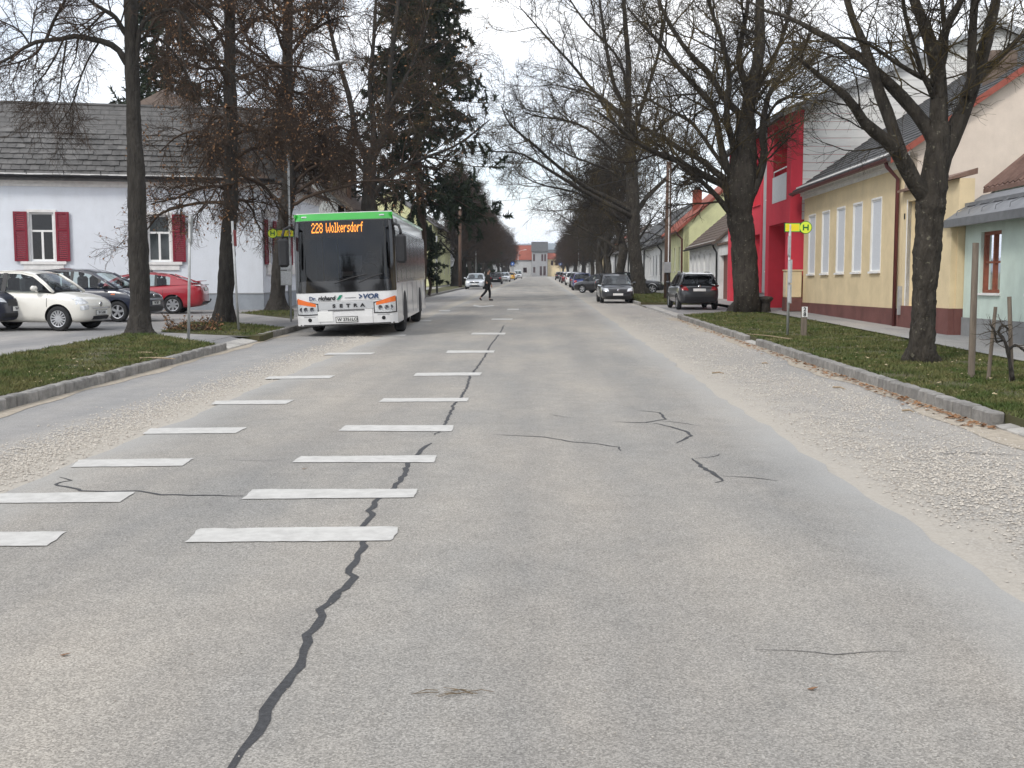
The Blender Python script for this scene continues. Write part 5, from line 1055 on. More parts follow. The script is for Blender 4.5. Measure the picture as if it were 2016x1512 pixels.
def car(name, label, loc, heading, paint, S, group='parked cars', cat='car', plate=None, rim=None, roofpaint=None, detail=True):
    """heading: direction (rad) of the car's front in world XY. local: x forward, y left. S: shape table"""
    root = thing(name, label, cat, loc, heading, group); L, Wd, H = S['L'], S['W'], S['H']; hw = Wd / 2; r = S.get('wr', .31); xf, xr = L / 2, -L / 2
    ax1, ax2 = xf - S['fo'], xf - S['fo'] - S['wb']
    # lower body: stations from front to rear (x, bottom z, top z, half width factor)
    secs = []
    for (f, zb, zt, wf) in S['body']:
        x = xf - f * L; w = hw * wf
        sh = zt - .03 if zt > .5 else zt * .95; zm = zb + (zt - zb) * .5
        half = [(0, zb), (w * .82, zb), (w * .95, zb + .05), (w, zb + (zt - zb) * .35), (w * .995, zb + (zt - zb) * .68), (w * .965, zb + (zt - zb) * .88), (w * .88, zt - .012), (w * .55, zt + .012), (0, zt + .025)]
        ring = half + [(-a, b) for a, b in half[-2:0:-1]]; secs.append([(x, a, b) for a, b in ring])
    mb = MB(); mb.grid(secs, True); n = len(secs[0]); mb.add(secs[0], [tuple(range(n))]); mb.add(secs[-1], [tuple(range(n))[::-1]])
    body = mb.build('body', [paint, m_liner], root, smooth=True); me = body.data
    bm = bmesh.new(); bm.from_mesh(me); bmesh.ops.remove_doubles(bm, verts=bm.verts, dist=.0005); bmesh.ops.recalc_face_normals(bm, faces=bm.faces); bm.to_mesh(me); bm.free()
    sub = body.modifiers.new('s', 'SUBSURF'); sub.levels = sub.render_levels = 1
    cut = MB()
    for x in (ax1, ax2): cut.mi = 1; cut.lathe([(0, -hw * 1.2), (r * 1.14, -hw * 1.2), (r * 1.14, hw * 1.2), (0, hw * 1.2)], 24, (x, 0, r + .01), 'y')
    co = cut.build('cutter', [paint, m_liner], root); bo = body.modifiers.new('b', 'BOOLEAN'); bo.operation = 'DIFFERENCE'; bo.object = co; bo.solver = 'EXACT'
    try: bo.material_mode = 'TRANSFER'
    except Exception: pass
    bpy.context.view_layer.update(); dg = bpy.context.evaluated_depsgraph_get(); ev = body.evaluated_get(dg); nm = bpy.data.meshes.new_from_object(ev)
    body.modifiers.clear(); body.data = nm; bpy.data.objects.remove(co)
    nm.polygons.foreach_set('use_smooth', [True] * len(nm.polygons))
    try: nm.set_sharp_from_angle(angle=R(38))
    except Exception: pass
    bvh = BVHTree.FromPolygons([v.co.copy() for v in nm.vertices], [tuple(p.vertices) for p in nm.polygons])
    def cast(o, d):
        hit = bvh.ray_cast(Vector(o), Vector(d)); return hit[0]
    def patch(nme, end, quad, m, off=.006, nu=6, nv=4, parent=None, th=.012):
        """conforming panel: end 'f','r' (front/rear) or 'l','R'; quad = 4 (a,z) corners"""
        P = []
        for i in range(nu + 1):
            row = []
            for j in range(nv + 1):
                u, v = i / nu, j / nv; a = (quad[0][0] * (1 - u) + quad[1][0] * u) * (1 - v) + (quad[3][0] * (1 - u) + quad[2][0] * u) * v; z = (quad[0][1] * (1 - u) + quad[1][1] * u) * (1 - v) + (quad[3][1] * (1 - u) + quad[2][1] * u) * v
                if end == 'f': h = cast((xf + 1, a, z), (-1, 0, 0)); d = Vector((off, 0, 0))
                elif end == 'r': h = cast((xr - 1, a, z), (1, 0, 0)); d = Vector((-off, 0, 0))
                else:
                    sg = 1 if end == 'l' else -1; h = cast((a, sg * 2, z), (0, -sg, 0)); d = Vector((0, sg * off, 0))
                if h is None: h = Vector((xf * .97, a, z)) if end == 'f' else Vector((xr * .97, a, z)) if end == 'r' else Vector((a, (1 if end == 'l' else -1) * hw * .9, z))
                row.append(h + d)
            P.append(row)
        mb = MB(); mb.grid(P); mb.grid([[p - d.normalized() * (th + off) for p in rw] for rw in P])
        return mb.build(nme, m, parent or root, smooth=True)
    # greenhouse ------------------------------------------------------------
    g = S['gh']; path = [(xf - f * L, z) for f, z in g['path']]; wb_, wt_ = hw * g.get('wb', .90), hw * g.get('wt', .70); zb0, zt0 = path[0][1], H
    px = [p[0] for p in path]; pz = [p[1] for p in path]
    def half(z, x=None): return wb_ + (wt_ - wb_) * max(0, min(1.05, (z - min(path[0][1], path[-1][1])) / (H - min(path[0][1], path[-1][1]))))
    iA, iC = g['roof']   # indices of path points where the roof begins / ends
    def strip_path(i0, i1, nme, m, inset, off, crown=.035, sub=4, th=.02):
        P = []
        for i in range(i0, i1):
            for k in range(sub):
                t = k / sub; x = px[i] * (1 - t) + px[i + 1] * t; z = pz[i] * (1 - t) + pz[i + 1] * t; P.append((x, z))
        P.append((px[i1], pz[i1])); rows = []
        for (x, z) in P:
            w = half(z) - inset; rows.append([(x, w * v, z + off + crown * (1 - v * v)) for v in (-1, -.75, -.4, 0, .4, .75, 1)])
        mb = MB(); mb.grid(rows)
        if th: mb.grid([[(a, b, c - th) for a, b, c in rw] for rw in rows])
        return mb.build(nme, m, root, smooth=True)
    strip_path(iA, iC, 'roof', roofpaint or paint, -.015, .0)
    strip_path(0, iA, 'windscreen', G['glass'], .06, -.004, th=0); strip_path(iC, len(path) - 1, 'rear_window', G['glass'], .07, -.004, th=0)
    def ztop(x): return float(np.interp(-x, [-a for a in px], pz))
    belt = lambda x: pz[0] + (pz[-1] - pz[0]) * (px[0] - x) / (px[0] - px[-1])
    for sg in (1, -1):
        def side_strip(nme, xs, lo, hi, m, off=0.0, th=.012):
            rows = [[(x, sg * (half(z) + off), z) for z in np.linspace(lo(x), max(hi(x), lo(x) + .002), 4)] for x in xs]; mb = MB(); mb.grid(rows)
            if th: mb.grid([[(a, b - sg * th, c) for a, b, c in rw] for rw in rows])
            return mb.build(nme, m, root, smooth=True)
        xs = np.linspace(px[0] - .02, px[-1] + .02, 30)
        side_strip('roof_rail', xs, lambda x: max(ztop(x) - g.get('rail', .055), belt(x) - .01), lambda x: ztop(x) + .01, paint)
        for (fa, fb, nme) in g['win']:
            xa, xb = xf - fa * L, xf - fb * L; side_strip('side_window', np.linspace(xa, xb, 9), lambda x: belt(x) + .0, lambda x: ztop(x) - g.get('rail', .055) + .005, G['glass'], -.006, 0)
        for (fa, fb) in g['pil']:
            xa, xb = xf - fa * L, xf - fb * L; side_strip('pillar', np.linspace(xa, xb, 3), lambda x: belt(x) - .01, lambda x: ztop(x) - .04, g.get('pm', G['black']), .002)
        for (fa, fb) in g.get('cp', []):
            xa, xb = xf - fa * L, xf - fb * L; side_strip('rear_pillar', np.linspace(xa, xb, 8), lambda x: belt(x) - .02, lambda x: ztop(x) - .03, paint, .003)
        # front and rear screen pillars
        for i0, i1 in ((0, iA), (iC, len(path) - 1)):
            P = [Vector((px[i], sg * (half(pz[i]) - .02), pz[i] - .0)) for i in range(i0, i1 + 1)]; MB().tube(P, .036, 6).build('screen_pillar', paint, root, smooth=True)
        # mirror
        mxx = px[0] - .42; mz = belt(mxx) + .09; m_ = MB(); m_.box((mxx, sg * (hw + .07), mz), (.14, .19, .13), 0, .045); m_.tube([(mxx, sg * (hw * .92), mz - .09), (mxx, sg * (hw + .03), mz - .03)], .025, 6)
        m_.build('mirror', S.get('mirror', paint), root, smooth=False)
        if detail:
            zc = S.get('zdoor', .72)
            for fx in S['seams']: patch('door_seam', 'l' if sg > 0 else 'R', [(xf - fx * L - .006, .30), (xf - fx * L + .006, .30), (xf - fx * L + .006, zb0 - .06), (xf - fx * L - .006, zb0 - .06)], G['black'], .004, 1, 6, th=.006)
            for fx in S['handles']: patch('door_handle', 'l' if sg > 0 else 'R', [(xf - fx * L - .09, zb0 - .15), (xf - fx * L + .09, zb0 - .15), (xf - fx * L + .09, zb0 - .12), (xf - fx * L - .09, zb0 - .12)], S.get('handlem', paint), .02, 3, 1, th=.02)
        for x, fr in ((ax1, 1), (ax2, 0)): wheel(root, x, sg * (hw - S.get('tw', .19) * .5 - .012), r, S.get('tw', .19), sg, S.get('spokes', 6), r * S.get('rr', .66), rim or G['alloy'])
    # cabin
    cb = MB(); cb.b2(px[-1] + .15, px[0] - .02, -wb_ * .93, wb_ * .93, min(pz[0], pz[-1]) - .06, min(pz[0], pz[-1]) - .012); cb.build('cabin_floor', G['darkint'], root)
    ds = MB(); ds.box((px[0] - .28, 0, pz[0] + .01), (.45, wb_ * 1.7, .1), 0, .04); ds.lathe([(.15, -.012), (.18, 0), (.15, .012)], 14, (px[0] - .52, wb_ * .45, pz[0] + .05), 'x'); ds.build('dashboard', G['darkint'], root)
    for fx in S['seats']:
        for sg in (1, -1):
            s_ = MB(); s_.box((xf - fx * L, sg * wb_ * .46, pz[0] + .12), (.16, .46, .46), 0, .06); s_.box((xf - fx * L - .03, sg * wb_ * .46, pz[0] + .43), (.1, .25, .17), 0, .045); s_.build('seat', G['seat'], root)
    # lamps, grille, plates
    for sg in (1, -1):
        for key, end, m, nme in (('hl', 'f', G['lamp'], 'headlight'), ('tl', 'r', G['redlens'], 'tail_light'), ('fog', 'f', G['lamp'], 'fog_light'), ('tl2', 'r', G['lamp'], 'reversing_light')):
            if key in S: patch(nme, end, [(sg * a * hw, z) for a, z in S[key]], m, .010, 5, 4)
        for key, end, m, nme in (('sidel', None, G['amber'], 'side_lamp'),):
            if key in S: patch(nme, 'l' if sg > 0 else 'R', [(xf - a * L, z) for a, z in S[key]], m, .008, 2, 2)
    for key, end, m, nme in (('grille', 'f', G['black'], 'grille'), ('intake', 'f', G['black'], 'air_intake'), ('chrome', 'f', G['chrome'], 'chrome_bar'), ('rbump', 'r', G['black'], 'rear_diffuser'), ('fbump', 'f', G['black'], 'bumper_strip')):
        if key in S: patch(nme, end, [(a * hw, z) for a, z in S[key]], m, .007 if key != 'chrome' else .014, 8, 3)
    for end, key in (('f', 'pf'), ('r', 'pr')):
        if key in S:
            z = S[key]; q = patch('number_plate', end, [(-.26, z - .055), (.26, z - .055), (.26, z + .055), (-.26, z + .055)], G['plate'], .02, 3, 2)
            patch('plate_band', end, [(-.27, z - .065), (.27, z - .065), (.27, z + .065), (-.27, z + .065)], G['black'], .014, 3, 2, parent=q)
            if plate and end == S.get('pside', end):
                tm = textmesh(plate, .10, G['black'], .002); xx = q.data.vertices[0].co.x; sgn = 1 if end == 'f' else -1; ob('plate_lettering', tm, q, (xx + sgn * .006, 0, z), (PI / 2, 0, sgn * PI / 2))
    if 'badge' in S:
        hh = cast((xf + 1, 0, S['badge']), (-1, 0, 0)) if S.get('badge_end', 'f') == 'f' else cast((xr - 1, 0, S['badge']), (1, 0, 0))
        if hh is not None:
            sg = 1 if S.get('badge_end', 'f') == 'f' else -1; MB().lathe([(0, .0), (.06, 0), (.065, sg * .012), (.045, sg * .018), (0, sg * .02)], 16, (hh.x + sg * .006, hh.y, hh.z), 'x').build('badge', G['chrome'], root, smooth=True)
    if S.get('ex'): S['ex'](root, patch, dict(xf=xf, xr=xr, hw=hw, L=L, H=H, px=px, pz=pz))
    return root
B = lambda *a: list(a)
# shape tables: body rows (fraction of length from the nose, bottom, top, width factor)
FIAT = dict(L=3.55, W=1.63, H=1.49, fo=.73, wb=2.30, wr=.312, spokes=14, rr=.68,
    body=[(.0, .38, .60, .52), (.012, .27, .70, .74), (.05, .22, .80, .90), (.12, .20, .885, .965), (.20, .20, .935, .985), (.27, .20, .965, 1), (.5, .20, .97, 1), (.75, .20, .99, 1), (.90, .22, .99, .97), (.96, .26, .95, .90), (.99, .32, .85, .78), (1.0, .40, .70, .62)],
    gh=dict(path=[(.245, .965), (.32, 1.18), (.415, 1.40), (.52, 1.478), (.68, 1.485), (.83, 1.42), (.90, 1.26), (.955, 1.0)], roof=(2, 5), win=[(.33, .62, 'f'), (.65, .84, 'r')], pil=[(.615, .65)], cp=[(.82, .93)], wb=.90, wt=.68),
    seams=(.285, .60), handles=(.545,), seats=(.52, .74), mirror=None, hl=[(.60, .70), (.90, .66), (.88, .83), (.62, .86)], fog=[(.64, .54), (.86, .52), (.86, .63), (.64, .65)], intake=[(-.45, .27), (.45, .27), (.45, .37), (-.45, .37)], chrome=[(-.5, .555), (.5, .555), (.5, .585), (-.5, .585)], pf=.45, pr=.62, tl=[(.72, .6), (.9, .6), (.88, .85), (.74, .85)], badge=.66)
FIAT.pop('mirror')
NOTE = dict(L=4.08, W=1.69, H=1.54, fo=.82, wb=2.60, wr=.305, spokes=5, rr=.66,
    body=[(.0, .36, .62, .55), (.012, .26, .74, .78), (.05, .21, .84, .92), (.13, .20, .93, .97), (.21, .20, .99, .99), (.28, .20, 1.0, 1), (.5, .20, 1.0, 1), (.8, .20, 1.03, 1), (.93, .22, 1.03, .97), (.98, .26, .96, .90), (1.0, .36, .75, .78)],
    gh=dict(path=[(.205, .99), (.30, 1.20), (.40, 1.42), (.50, 1.52), (.70, 1.54), (.88, 1.46), (.93, 1.32), (.985, 1.03)], roof=(2, 5), win=[(.25, .335, 'q'), (.355, .55, 'f'), (.575, .76, 'r'), (.79, .90, 'q')], pil=[(.335, .355), (.55, .575), (.76, .79)], cp=[(.89, .965)], wb=.91, wt=.70),
    seams=(.265, .565, .79), handles=(.53, .755), seats=(.52, .74), hl=[(.52, .72), (.93, .76), (.90, .93), (.60, .84)], grille=[(-.42, .70), (.42, .70), (.42, .79), (-.42, .79)], intake=[(-.6, .30), (.6, .30), (.6, .45), (-.6, .45)], pf=.55, pr=.78, tl=[(.78, .7), (.92, .7), (.9, 1.0), (.8, 1.0)], sidel=[(.215, .80), (.245, .80), (.245, .83), (.215, .83)], badge=.755)
SAAB = dict(L=4.65, W=1.76, H=1.44, fo=.95, wb=2.675, wr=.315, spokes=7, rr=.68,
    body=[(.0, .34, .56, .55), (.012, .25, .66, .80), (.05, .20, .74, .93), (.15, .19, .84, .98), (.24, .19, .90, 1), (.5, .19, .93, 1), (.75, .19, 1.0, 1), (.86, .20, 1.04, .985), (.94, .23, 1.06, .95), (.98, .27, 1.0, .90), (1.0, .36, .80, .82)],
    gh=dict(path=[(.225, .90), (.31, 1.10), (.40, 1.33), (.50, 1.425), (.62, 1.43), (.74, 1.36), (.84, 1.20), (.93, 1.045)], roof=(2, 5), win=[(.30, .48, 'f'), (.505, .645, 'r'), (.665, .78, 'q')], pil=[(.48, .505), (.645, .665)], cp=[(.76, .90)], wb=.90, wt=.66, rail=.06),
    seams=(.285, .50, .71), handles=(.47, .665), seats=(.48, .66), hl=[(.5, .60), (.93, .64), (.9, .76), (.55, .70)], grille=[(-.4, .52), (.4, .52), (.4, .68), (-.4, .68)], intake=[(-.6, .26), (.6, .26), (.6, .38), (-.6, .38)], pf=.42, pr=.86, tl=[(.50, .80), (.93, .80), (.90, .97), (.52, .95)], tl2=[(.62, .975), (.93, .985), (.90, 1.02), (.64, 1.01)], rbump=[(-.7, .30), (.7, .30), (.7, .42), (-.7, .42)])
GOLF = dict(L=4.2, W=1.76, H=1.485, fo=.88, wb=2.58, wr=.31, spokes=5, rr=.66,
    body=[(.0, .34, .58, .58), (.012, .25, .70, .82), (.05, .20, .80, .94), (.13, .19, .88, .98), (.22, .19, .945, 1), (.30, .19, .965, 1), (.5, .19, .965, 1), (.8, .19, .98, 1), (.93, .22, .98, .97), (.98, .27, .93, .91), (1.0, .36, .74, .80)],
    gh=dict(path=[(.215, .945), (.31, 1.16), (.40, 1.38), (.50, 1.47), (.70, 1.48), (.86, 1.40), (.92, 1.24), (.975, .98)], roof=(2, 5), win=[(.30, .50, 'f'), (.525, .73, 'r')], pil=[(.50, .525), (.73, .75)], cp=[(.75, .93)], wb=.905, wt=.69),
    seams=(.275, .51, .76), handles=(.475, .70), seats=(.49, .70), hl=[(.52, .62), (.92, .62), (.90, .80), (.60, .76)], grille=[(-.5, .60), (.5, .60), (.53, .72), (-.53, .72)], intake=[(-.72, .26), (.72, .26), (.72, .37), (-.72, .37)], fbump=[(-.9, .52), (.9, .52), (.9, .55), (-.9, .55)], pf=.46, pr=.62, tl=[(.55, .68), (.92, .68), (.90, .88), (.58, .88)], badge=.67, rbump=[(-.7, .24), (.7, .24), (.7, .33), (-.7, .33)])
SUV = dict(L=4.16, W=1.74, H=1.55, fo=.86, wb=2.54, wr=.325, spokes=5, rr=.66,
    body=[(.0, .40, .70, .58), (.012, .30, .80, .82), (.05, .25, .90, .94), (.14, .24, .98, .98), (.24, .24, 1.03, 1), (.5, .24, 1.03, 1), (.8, .24, 1.06, 1), (.93, .27, 1.06, .97), (.975, .30, 1.0, .92), (.99, .34, .85, .86), (1.0, .42, .66, .80)],
    gh=dict(path=[(.225, 1.03), (.31, 1.22), (.41, 1.43), (.50, 1.53), (.72, 1.54), (.88, 1.46), (.925, 1.32), (.97, 1.07)], roof=(2, 5), win=[(.30, .50, 'f'), (.525, .72, 'r'), (.75, .83, 'q')], pil=[(.50, .525), (.72, .75)], cp=[(.82, .94)], wb=.895, wt=.70),
    seams=(.275, .51, .76), handles=(.475, .70), seats=(.49, .70), hl=[(.5, .72), (.93, .76), (.9, .90), (.58, .82)], grille=[(-.45, .64), (.45, .64), (.45, .80), (-.45, .80)], intake=[(-.7, .34), (.7, .34), (.7, .46), (-.7, .46)], pf=.56, pr=.84, tl=[(.52, .82), (.94, .84), (.92, 1.05), (.66, 1.02)], rbump=[(-.9, .36), (.9, .36), (.9, .56), (-.9, .56)], badge=.98, badge_end='r')
SALOON = dict(L=4.85, W=1.85, H=1.46, fo=.86, wb=2.87, wr=.325, spokes=5, rr=.68,
    body=[(.0, .34, .62, .60), (.01, .24, .72, .82), (.05, .19, .79, .94), (.15, .18, .87, .98), (.25, .18, .93, 1), (.5, .18, .94, 1), (.75, .18, .98, 1), (.88, .2, 1.0, .98), (.96, .23, .98, .93), (.99, .28, .90, .87), (1.0, .36, .7, .80)],
    gh=dict(path=[(.265, .93), (.34, 1.12), (.42, 1.34), (.50, 1.44), (.64, 1.45), (.74, 1.37), (.81, 1.18), (.87, 1.0)], roof=(2, 5), win=[(.34, .52, 'f'), (.54, .70, 'r')], pil=[(.52, .54)], cp=[(.70, .83)], wb=.9, wt=.68),
    seams=(.315, .53, .72), handles=(.5, .68), seats=(.5, .68), hl=[(.56, .60), (.93, .62), (.90, .74), (.58, .76)], grille=[(-.42, .58), (.42, .58), (.46, .70), (-.46, .70)], chrome=[(-.44, .705), (.44, .705), (.44, .725), (-.44, .725)], intake=[(-.5, .25), (.5, .25), (.5, .37), (-.5, .37)], pf=.46, pr=.70, tl=[(.55, .68), (.93, .70), (.9, .88), (.6, .86)], badge=.64)
VAN = dict(L=4.9, W=1.9, H=1.95, fo=.9, wb=3.0, wr=.33, spokes=5, rr=.62,
    body=[(.0, .36, .75, .7), (.012, .28, .86, .88), (.05, .22, .95, .95), (.12, .2, 1.05, .99), (.18, .2, 1.12, 1), (.5, .2, 1.12, 1), (.9, .2, 1.12, 1), (.985, .24, 1.1, .98), (1.0, .34, 1.0, .92)],
    gh=dict(path=[(.13, 1.12), (.20, 1.45), (.27, 1.78), (.34, 1.91), (.7, 1.94), (.95, 1.90), (.975, 1.6), (.99, 1.12)], roof=(2, 5), win=[(.2, .36, 'f'), (.39, .62, 'r')], pil=[(.36, .39)], cp=[(.62, .97)], wb=.93, wt=.80),
    seams=(.19, .37), handles=(.34,), seats=(.36,), hl=[(.6, .72), (.93, .72), (.9, .95), (.66, .92)], grille=[(-.5, .66), (.5, .66), (.5, .8), (-.5, .8)], intake=[(-.7, .3), (.7, .3), (.7, .42), (-.7, .42)], pf=.52, pr=.9, tl=[(.84, .8), (.96, .8), (.95, 1.2), (.86, 1.2)])
p_white = carpaint('paint_cream_white', (.72, .70, .64)); p_navy = carpaint('paint_navy', (.012, .016, .034)); p_red = carpaint('paint_red', (.33, .010, .022)); p_dgrey = carpaint('paint_dark_grey', (.028, .030, .034)); p_black = carpaint('paint_black', (.010, .010, .012)); p_silver = carpaint('paint_silver', (.50, .53, .56)); p_blue = carpaint('paint_blue', (.015, .035, .16)); p_yell = carpaint('paint_yellow', (.62, .36, .05)); p_wh2 = carpaint('paint_white', (.74, .74, .74)); p_maroon = carpaint('paint_maroon', (.10, .012, .016))
ZP = .165
def rack(root, patch, q):
    for fx in (.50, .57):
        x = q['xf'] - fx * q['L']; mb = MB(); mb.tube([(x, -.52, q['H'] + .05), (x, .52, q['H'] + .05)], .018, 6)
        for sg in (1, -1): mb.box((x, sg * .5, q['H'] + .02), (.07, .12, .09), 0, .02)
        mb.build('roof_bar', G['black'], root)
    mb = MB(); mb.tube([(q['xr'] + .1, 0, .40), (q['xr'] - .10, 0, .40), (q['xr'] - .14, 0, .46)], .025, 6); mb.lathe([(0, -.03), (.025, -.02), (.03, 0), (.025, .02), (0, .03)], 8, (q['xr'] - .14, 0, .49)); mb.build('tow_bar', G['black'], root)
    sp_ = MB(); sp_.hexa([(q['xr'] + .36, -.5, 1.10), (q['xr'] + .36, .5, 1.10), (q['xr'] + .08, .5, 1.13), (q['xr'] + .08, -.5, 1.13)], [(q['xr'] + .36, -.5, 1.13), (q['xr'] + .36, .5, 1.13), (q['xr'] + .08, .5, 1.16), (q['xr'] + .08, -.5, 1.16)]); sp_.build('spoiler', q.get('m') or p_red, root)
SAAB['ex'] = rack
def aerial(root, patch, q):
    x = q['xf'] - .42 * q['L']; MB().tube([(x, 0, q['H']), (x + .38, 0, q['H'] + .24)][::1], [.006, .003], 5).build('aerial', G['black'], root)
NOTE['ex'] = lambda root, patch, q: MB().tube([(q['xf'] - .42 * q['L'], 0, 1.47), (q['xf'] - .42 * q['L'] - .42, 0, 1.72)], [.007, .003], 5).build('aerial', G['black'], root)
def railsx(root, patch, q):
    for sg in (1, -1):
        MB().tube([(q['xf'] - .40 * q['L'], sg * .56, 1.47), (q['xf'] - .45 * q['L'], sg * .56, 1.575), (q['xf'] - .8 * q['L'], sg * .56, 1.58), (q['xf'] - .87 * q['L'], sg * .56, 1.50)], .017, 6).build('roof_rail_bar', G['chrome'], root, smooth=True)
    x = q['xr'] + .09; MB().hexa([(q['xr'] + .46, -.6, 1.49), (q['xr'] + .46, .6, 1.49), (q['xr'] + .20, .55, 1.47), (q['xr'] + .20, -.55, 1.47)], [(q['xr'] + .46, -.6, 1.53), (q['xr'] + .46, .6, 1.53), (q['xr'] + .20, .55, 1.50), (q['xr'] + .20, -.55, 1.50)]).build('spoiler', p_dgrey, root)
    MB().tube([(q['xr'] + .13, .02, 1.13), (q['xr'] + .16, -.22, 1.16)], .014, 5).build('rear_wiper', G['black'], root)
SUV['ex'] = railsx
def front_at(x, y, heading, L): return (x - math.cos(heading) * L / 2, y - math.sin(heading) * L / 2)
# cars on the left parking area: noses point to the street
def park(px_wheel, py_wheel, S, heading, front=True):
    """put the near (right-hand) front or rear wheel contact at a pixel"""
    wx, wy = gr(px_wheel, py_wheel, ZP); lx = S['L'] / 2 - S['fo'] - (0 if front else S['wb']); ly = -(S['W'] / 2 - .1)
    c, s = math.cos(heading), math.sin(heading); return (wx - (lx * c - ly * s), wy - (lx * s + ly * c), ZP)
hd = R(-9); car('parked_car', 'small cream-white retro hatchback with multi-spoke wheels parked beside navy hatchback', park(118, 652, FIAT, hd), hd, p_white, FIAT, plate='W 5184', roofpaint=p_white)
hd = R(-7); car('parked_car', 'dark navy tall hatchback with roof aerial parked between white and red cars', park(234, 634, NOTE, hd), hd, p_navy, NOTE, plate='W 207')
# red car: rear towards the street, left side faces camera
hd = R(180 + 6); lx = SAAB['L'] / 2 - SAAB['fo'] - SAAB['wb']; ly = SAAB['W'] / 2 - .1; wx, wy = gr(341, 618, ZP); c, s = math.cos(hd), math.sin(hd)
car('parked_car', 'red hatchback with roof bars and tow bar parked nose-in by pale blue house', (wx - (lx * c - ly * s), wy - (lx * s + ly * c), ZP), hd, p_red, SAAB)
hd = R(-14); NAVY = dict(SUV); NAVY.pop('ex'); NAVY['badge_end'] = 'f'; NAVY['badge'] = .73; fx_, fy_ = gr(38, 652, ZP)
car('parked_car', 'dark navy car with silver grille next to the white retro hatchback', (fx_ - math.cos(hd) * 2.12, fy_ - math.sin(hd) * 2.12 + .15, ZP), hd, p_navy, NAVY, plate='WU 610', cat='car')
# right side
car('parked_car', 'dark grey crossover with roof rails and red tail lamps parked on the driveway', (6.62, 50.0, .035), R(90 + 1.5), p_dgrey, SUV)
car('parked_car', 'dark grey hatchback with round front badge facing the bus on the gravel', (4.02, 61.3, 0), R(-90 + 1.0), p_dgrey, GOLF)
car('parked_car', 'black hatchback standing slantwise behind the dark grey hatchback', (4.75, 88.0, 0), R(150), p_black, GOLF)
car('parked_car', 'bright blue hatchback parked on the gravel behind the black slanting car', (3.72, 101, 0), R(90), p_blue, GOLF)
car('parked_car', 'black car with silver wheels half hidden behind the reddish tree bole', (6.3, 80.3, .125), R(-4), p_black, SALOON)
far = [('dark blue car parked ahead of the bright blue hatchback', 3.9, 118, p_navy, NOTE, 90), ('white van-like car parked in the right row of cars', 3.9, 137, p_wh2, NOTE, 90), ('maroon car parked in the right row beyond the white one', 3.9, 160, p_maroon, GOLF, 90), ('dark car parked in the right row beyond the maroon one', 3.9, 178, p_dgrey, SUV, 90), ('black car parked last in the right row', 3.8, 215, p_black, SUV, 90),
    ('silver saloon facing the camera parked on the left beyond the bus', -5.95, 107.5, p_silver, SALOON, -90), ('black hatchback seen from behind, parked on the left near the dark evergreen', -5.7, 150, p_black, GOLF, 90), ('silver hatchback parked beyond the black one on the left', -5.5, 182, p_silver, GOLF, -90), ('yellow car parked on the left beyond the silver hatchback', -5.4, 215, p_yell, GOLF, 90), ('white van parked at the far end on the left', -4.9, 262, p_wh2, VAN, -90), ('white saloon parked behind the yellow car on the left', -5.6, 238, p_wh2, SALOON, -90)]
for lab, x, y, p, S, hdg in far: car('parked_car', lab, (x, y, 0), R(hdg), p, S, 'cars parked along the street', detail=False)
# ================================================================== BUS
BW, BL = 2.55, 12.2; bx0, by0 = -4.86, 28.75
bh = math.atan2(-12.2, .46); bus = thing('city_bus', 'white city bus with green roof edge showing orange route text at the stop', 'bus', (bx0, by0, 0), bh)
ROLL = R(2.1); PV = (0.0, .0)
def T(p):   # the body leans to the kerb side (kneeling): roll about the long axis
    y, z = p[1], p[2]; c, s = math.cos(ROLL), math.sin(ROLL)
    return (p[0], y * c - (z - .4) * s * 1.0 + 0, .4 + y * s + (z - .4) * c)
class TB(MB):
    def build(s, *a, **k): s.V = [T(v) for v in s.V]; return MB.build(s, *a, **k)
p_bus = carpaint('bus_white', (.70, .70, .70)); p_green = carpaint('bus_green', (.035, .42, .045)); m_busglass = glassmat('bus_windscreen', (.20, .22, .23), 1.5, .015)
m_sideglass = mat('bus_side_glass', (.022, .023, .025), rough=.14, var=.1, spec=.35); m_gloss = mat('bus_black_gloss', (.010, .010, .011), rough=.08, var=.1, spec=.5, coat=.6)
def fx(y, z):   # front surface
    lean = 0 if z < 1.14 else -.20 * ((z - 1.14) / 1.8) ** 1.25
    if z < .75: lean = -.05 * ((.75 - z) / .45) ** 2
    a = abs(y) / (BW / 2); return lean - .10 * a * a - .16 * max(0, (a - .80) / .2) ** 2.2
YS = [BW / 2 * v for v in (-1, -.985, -.95, -.88, -.78, -.6, -.4, -.2, 0, .2, .4, .6, .78, .88, .95, .985, 1)]
ZS = [.30, .34, .5, .75, 1.0, 1.14, 1.3, 1.7, 2.1, 2.5, 2.93, 3.02, 3.10, 3.13]
def wz(z): return 1.0 if z < 2.6 else 1 - .045 * ((z - 2.6) / .53) ** 2
def front_pt(y, z, off=0.0): return (fx(y, z) + off, y * wz(z), z)
mb = TB(); mb.smooth = True
for j in range(len(ZS) - 1):
    za, zb = ZS[j], ZS[j + 1]
    if za >= 1.14 and zb <= 2.93: continue
    mb.grid([[front_pt(y, z) for y in YS] for z in (za, zb)])
XB = [0, -.4, -1.2, -2.5, -4, -6, -8, -10, -11.5, -12.0, -12.2]
for sg in (1, -1):
    x0 = lambda z: fx(BW / 2, z)
    mb.grid([[(x0(z) if k == 0 else XB[k], sg * BW / 2 * wz(z) * (1 if k < 9 else (.985 if k == 9 else .94)), z) for k in range(len(XB))] for z in ZS])
mb.grid([[(XB[-1], y * wz(z) * .94, z) for y in (-BW / 2, 0, BW / 2)] for z in ZS])
mb.grid([[front_pt(y, 3.13) for y in YS], [(-.5, y * .95, 3.15) for y in YS], [(-11.8, y * .95, 3.15) for y in YS], [(-12.2, y * .90, 3.13) for y in YS]])
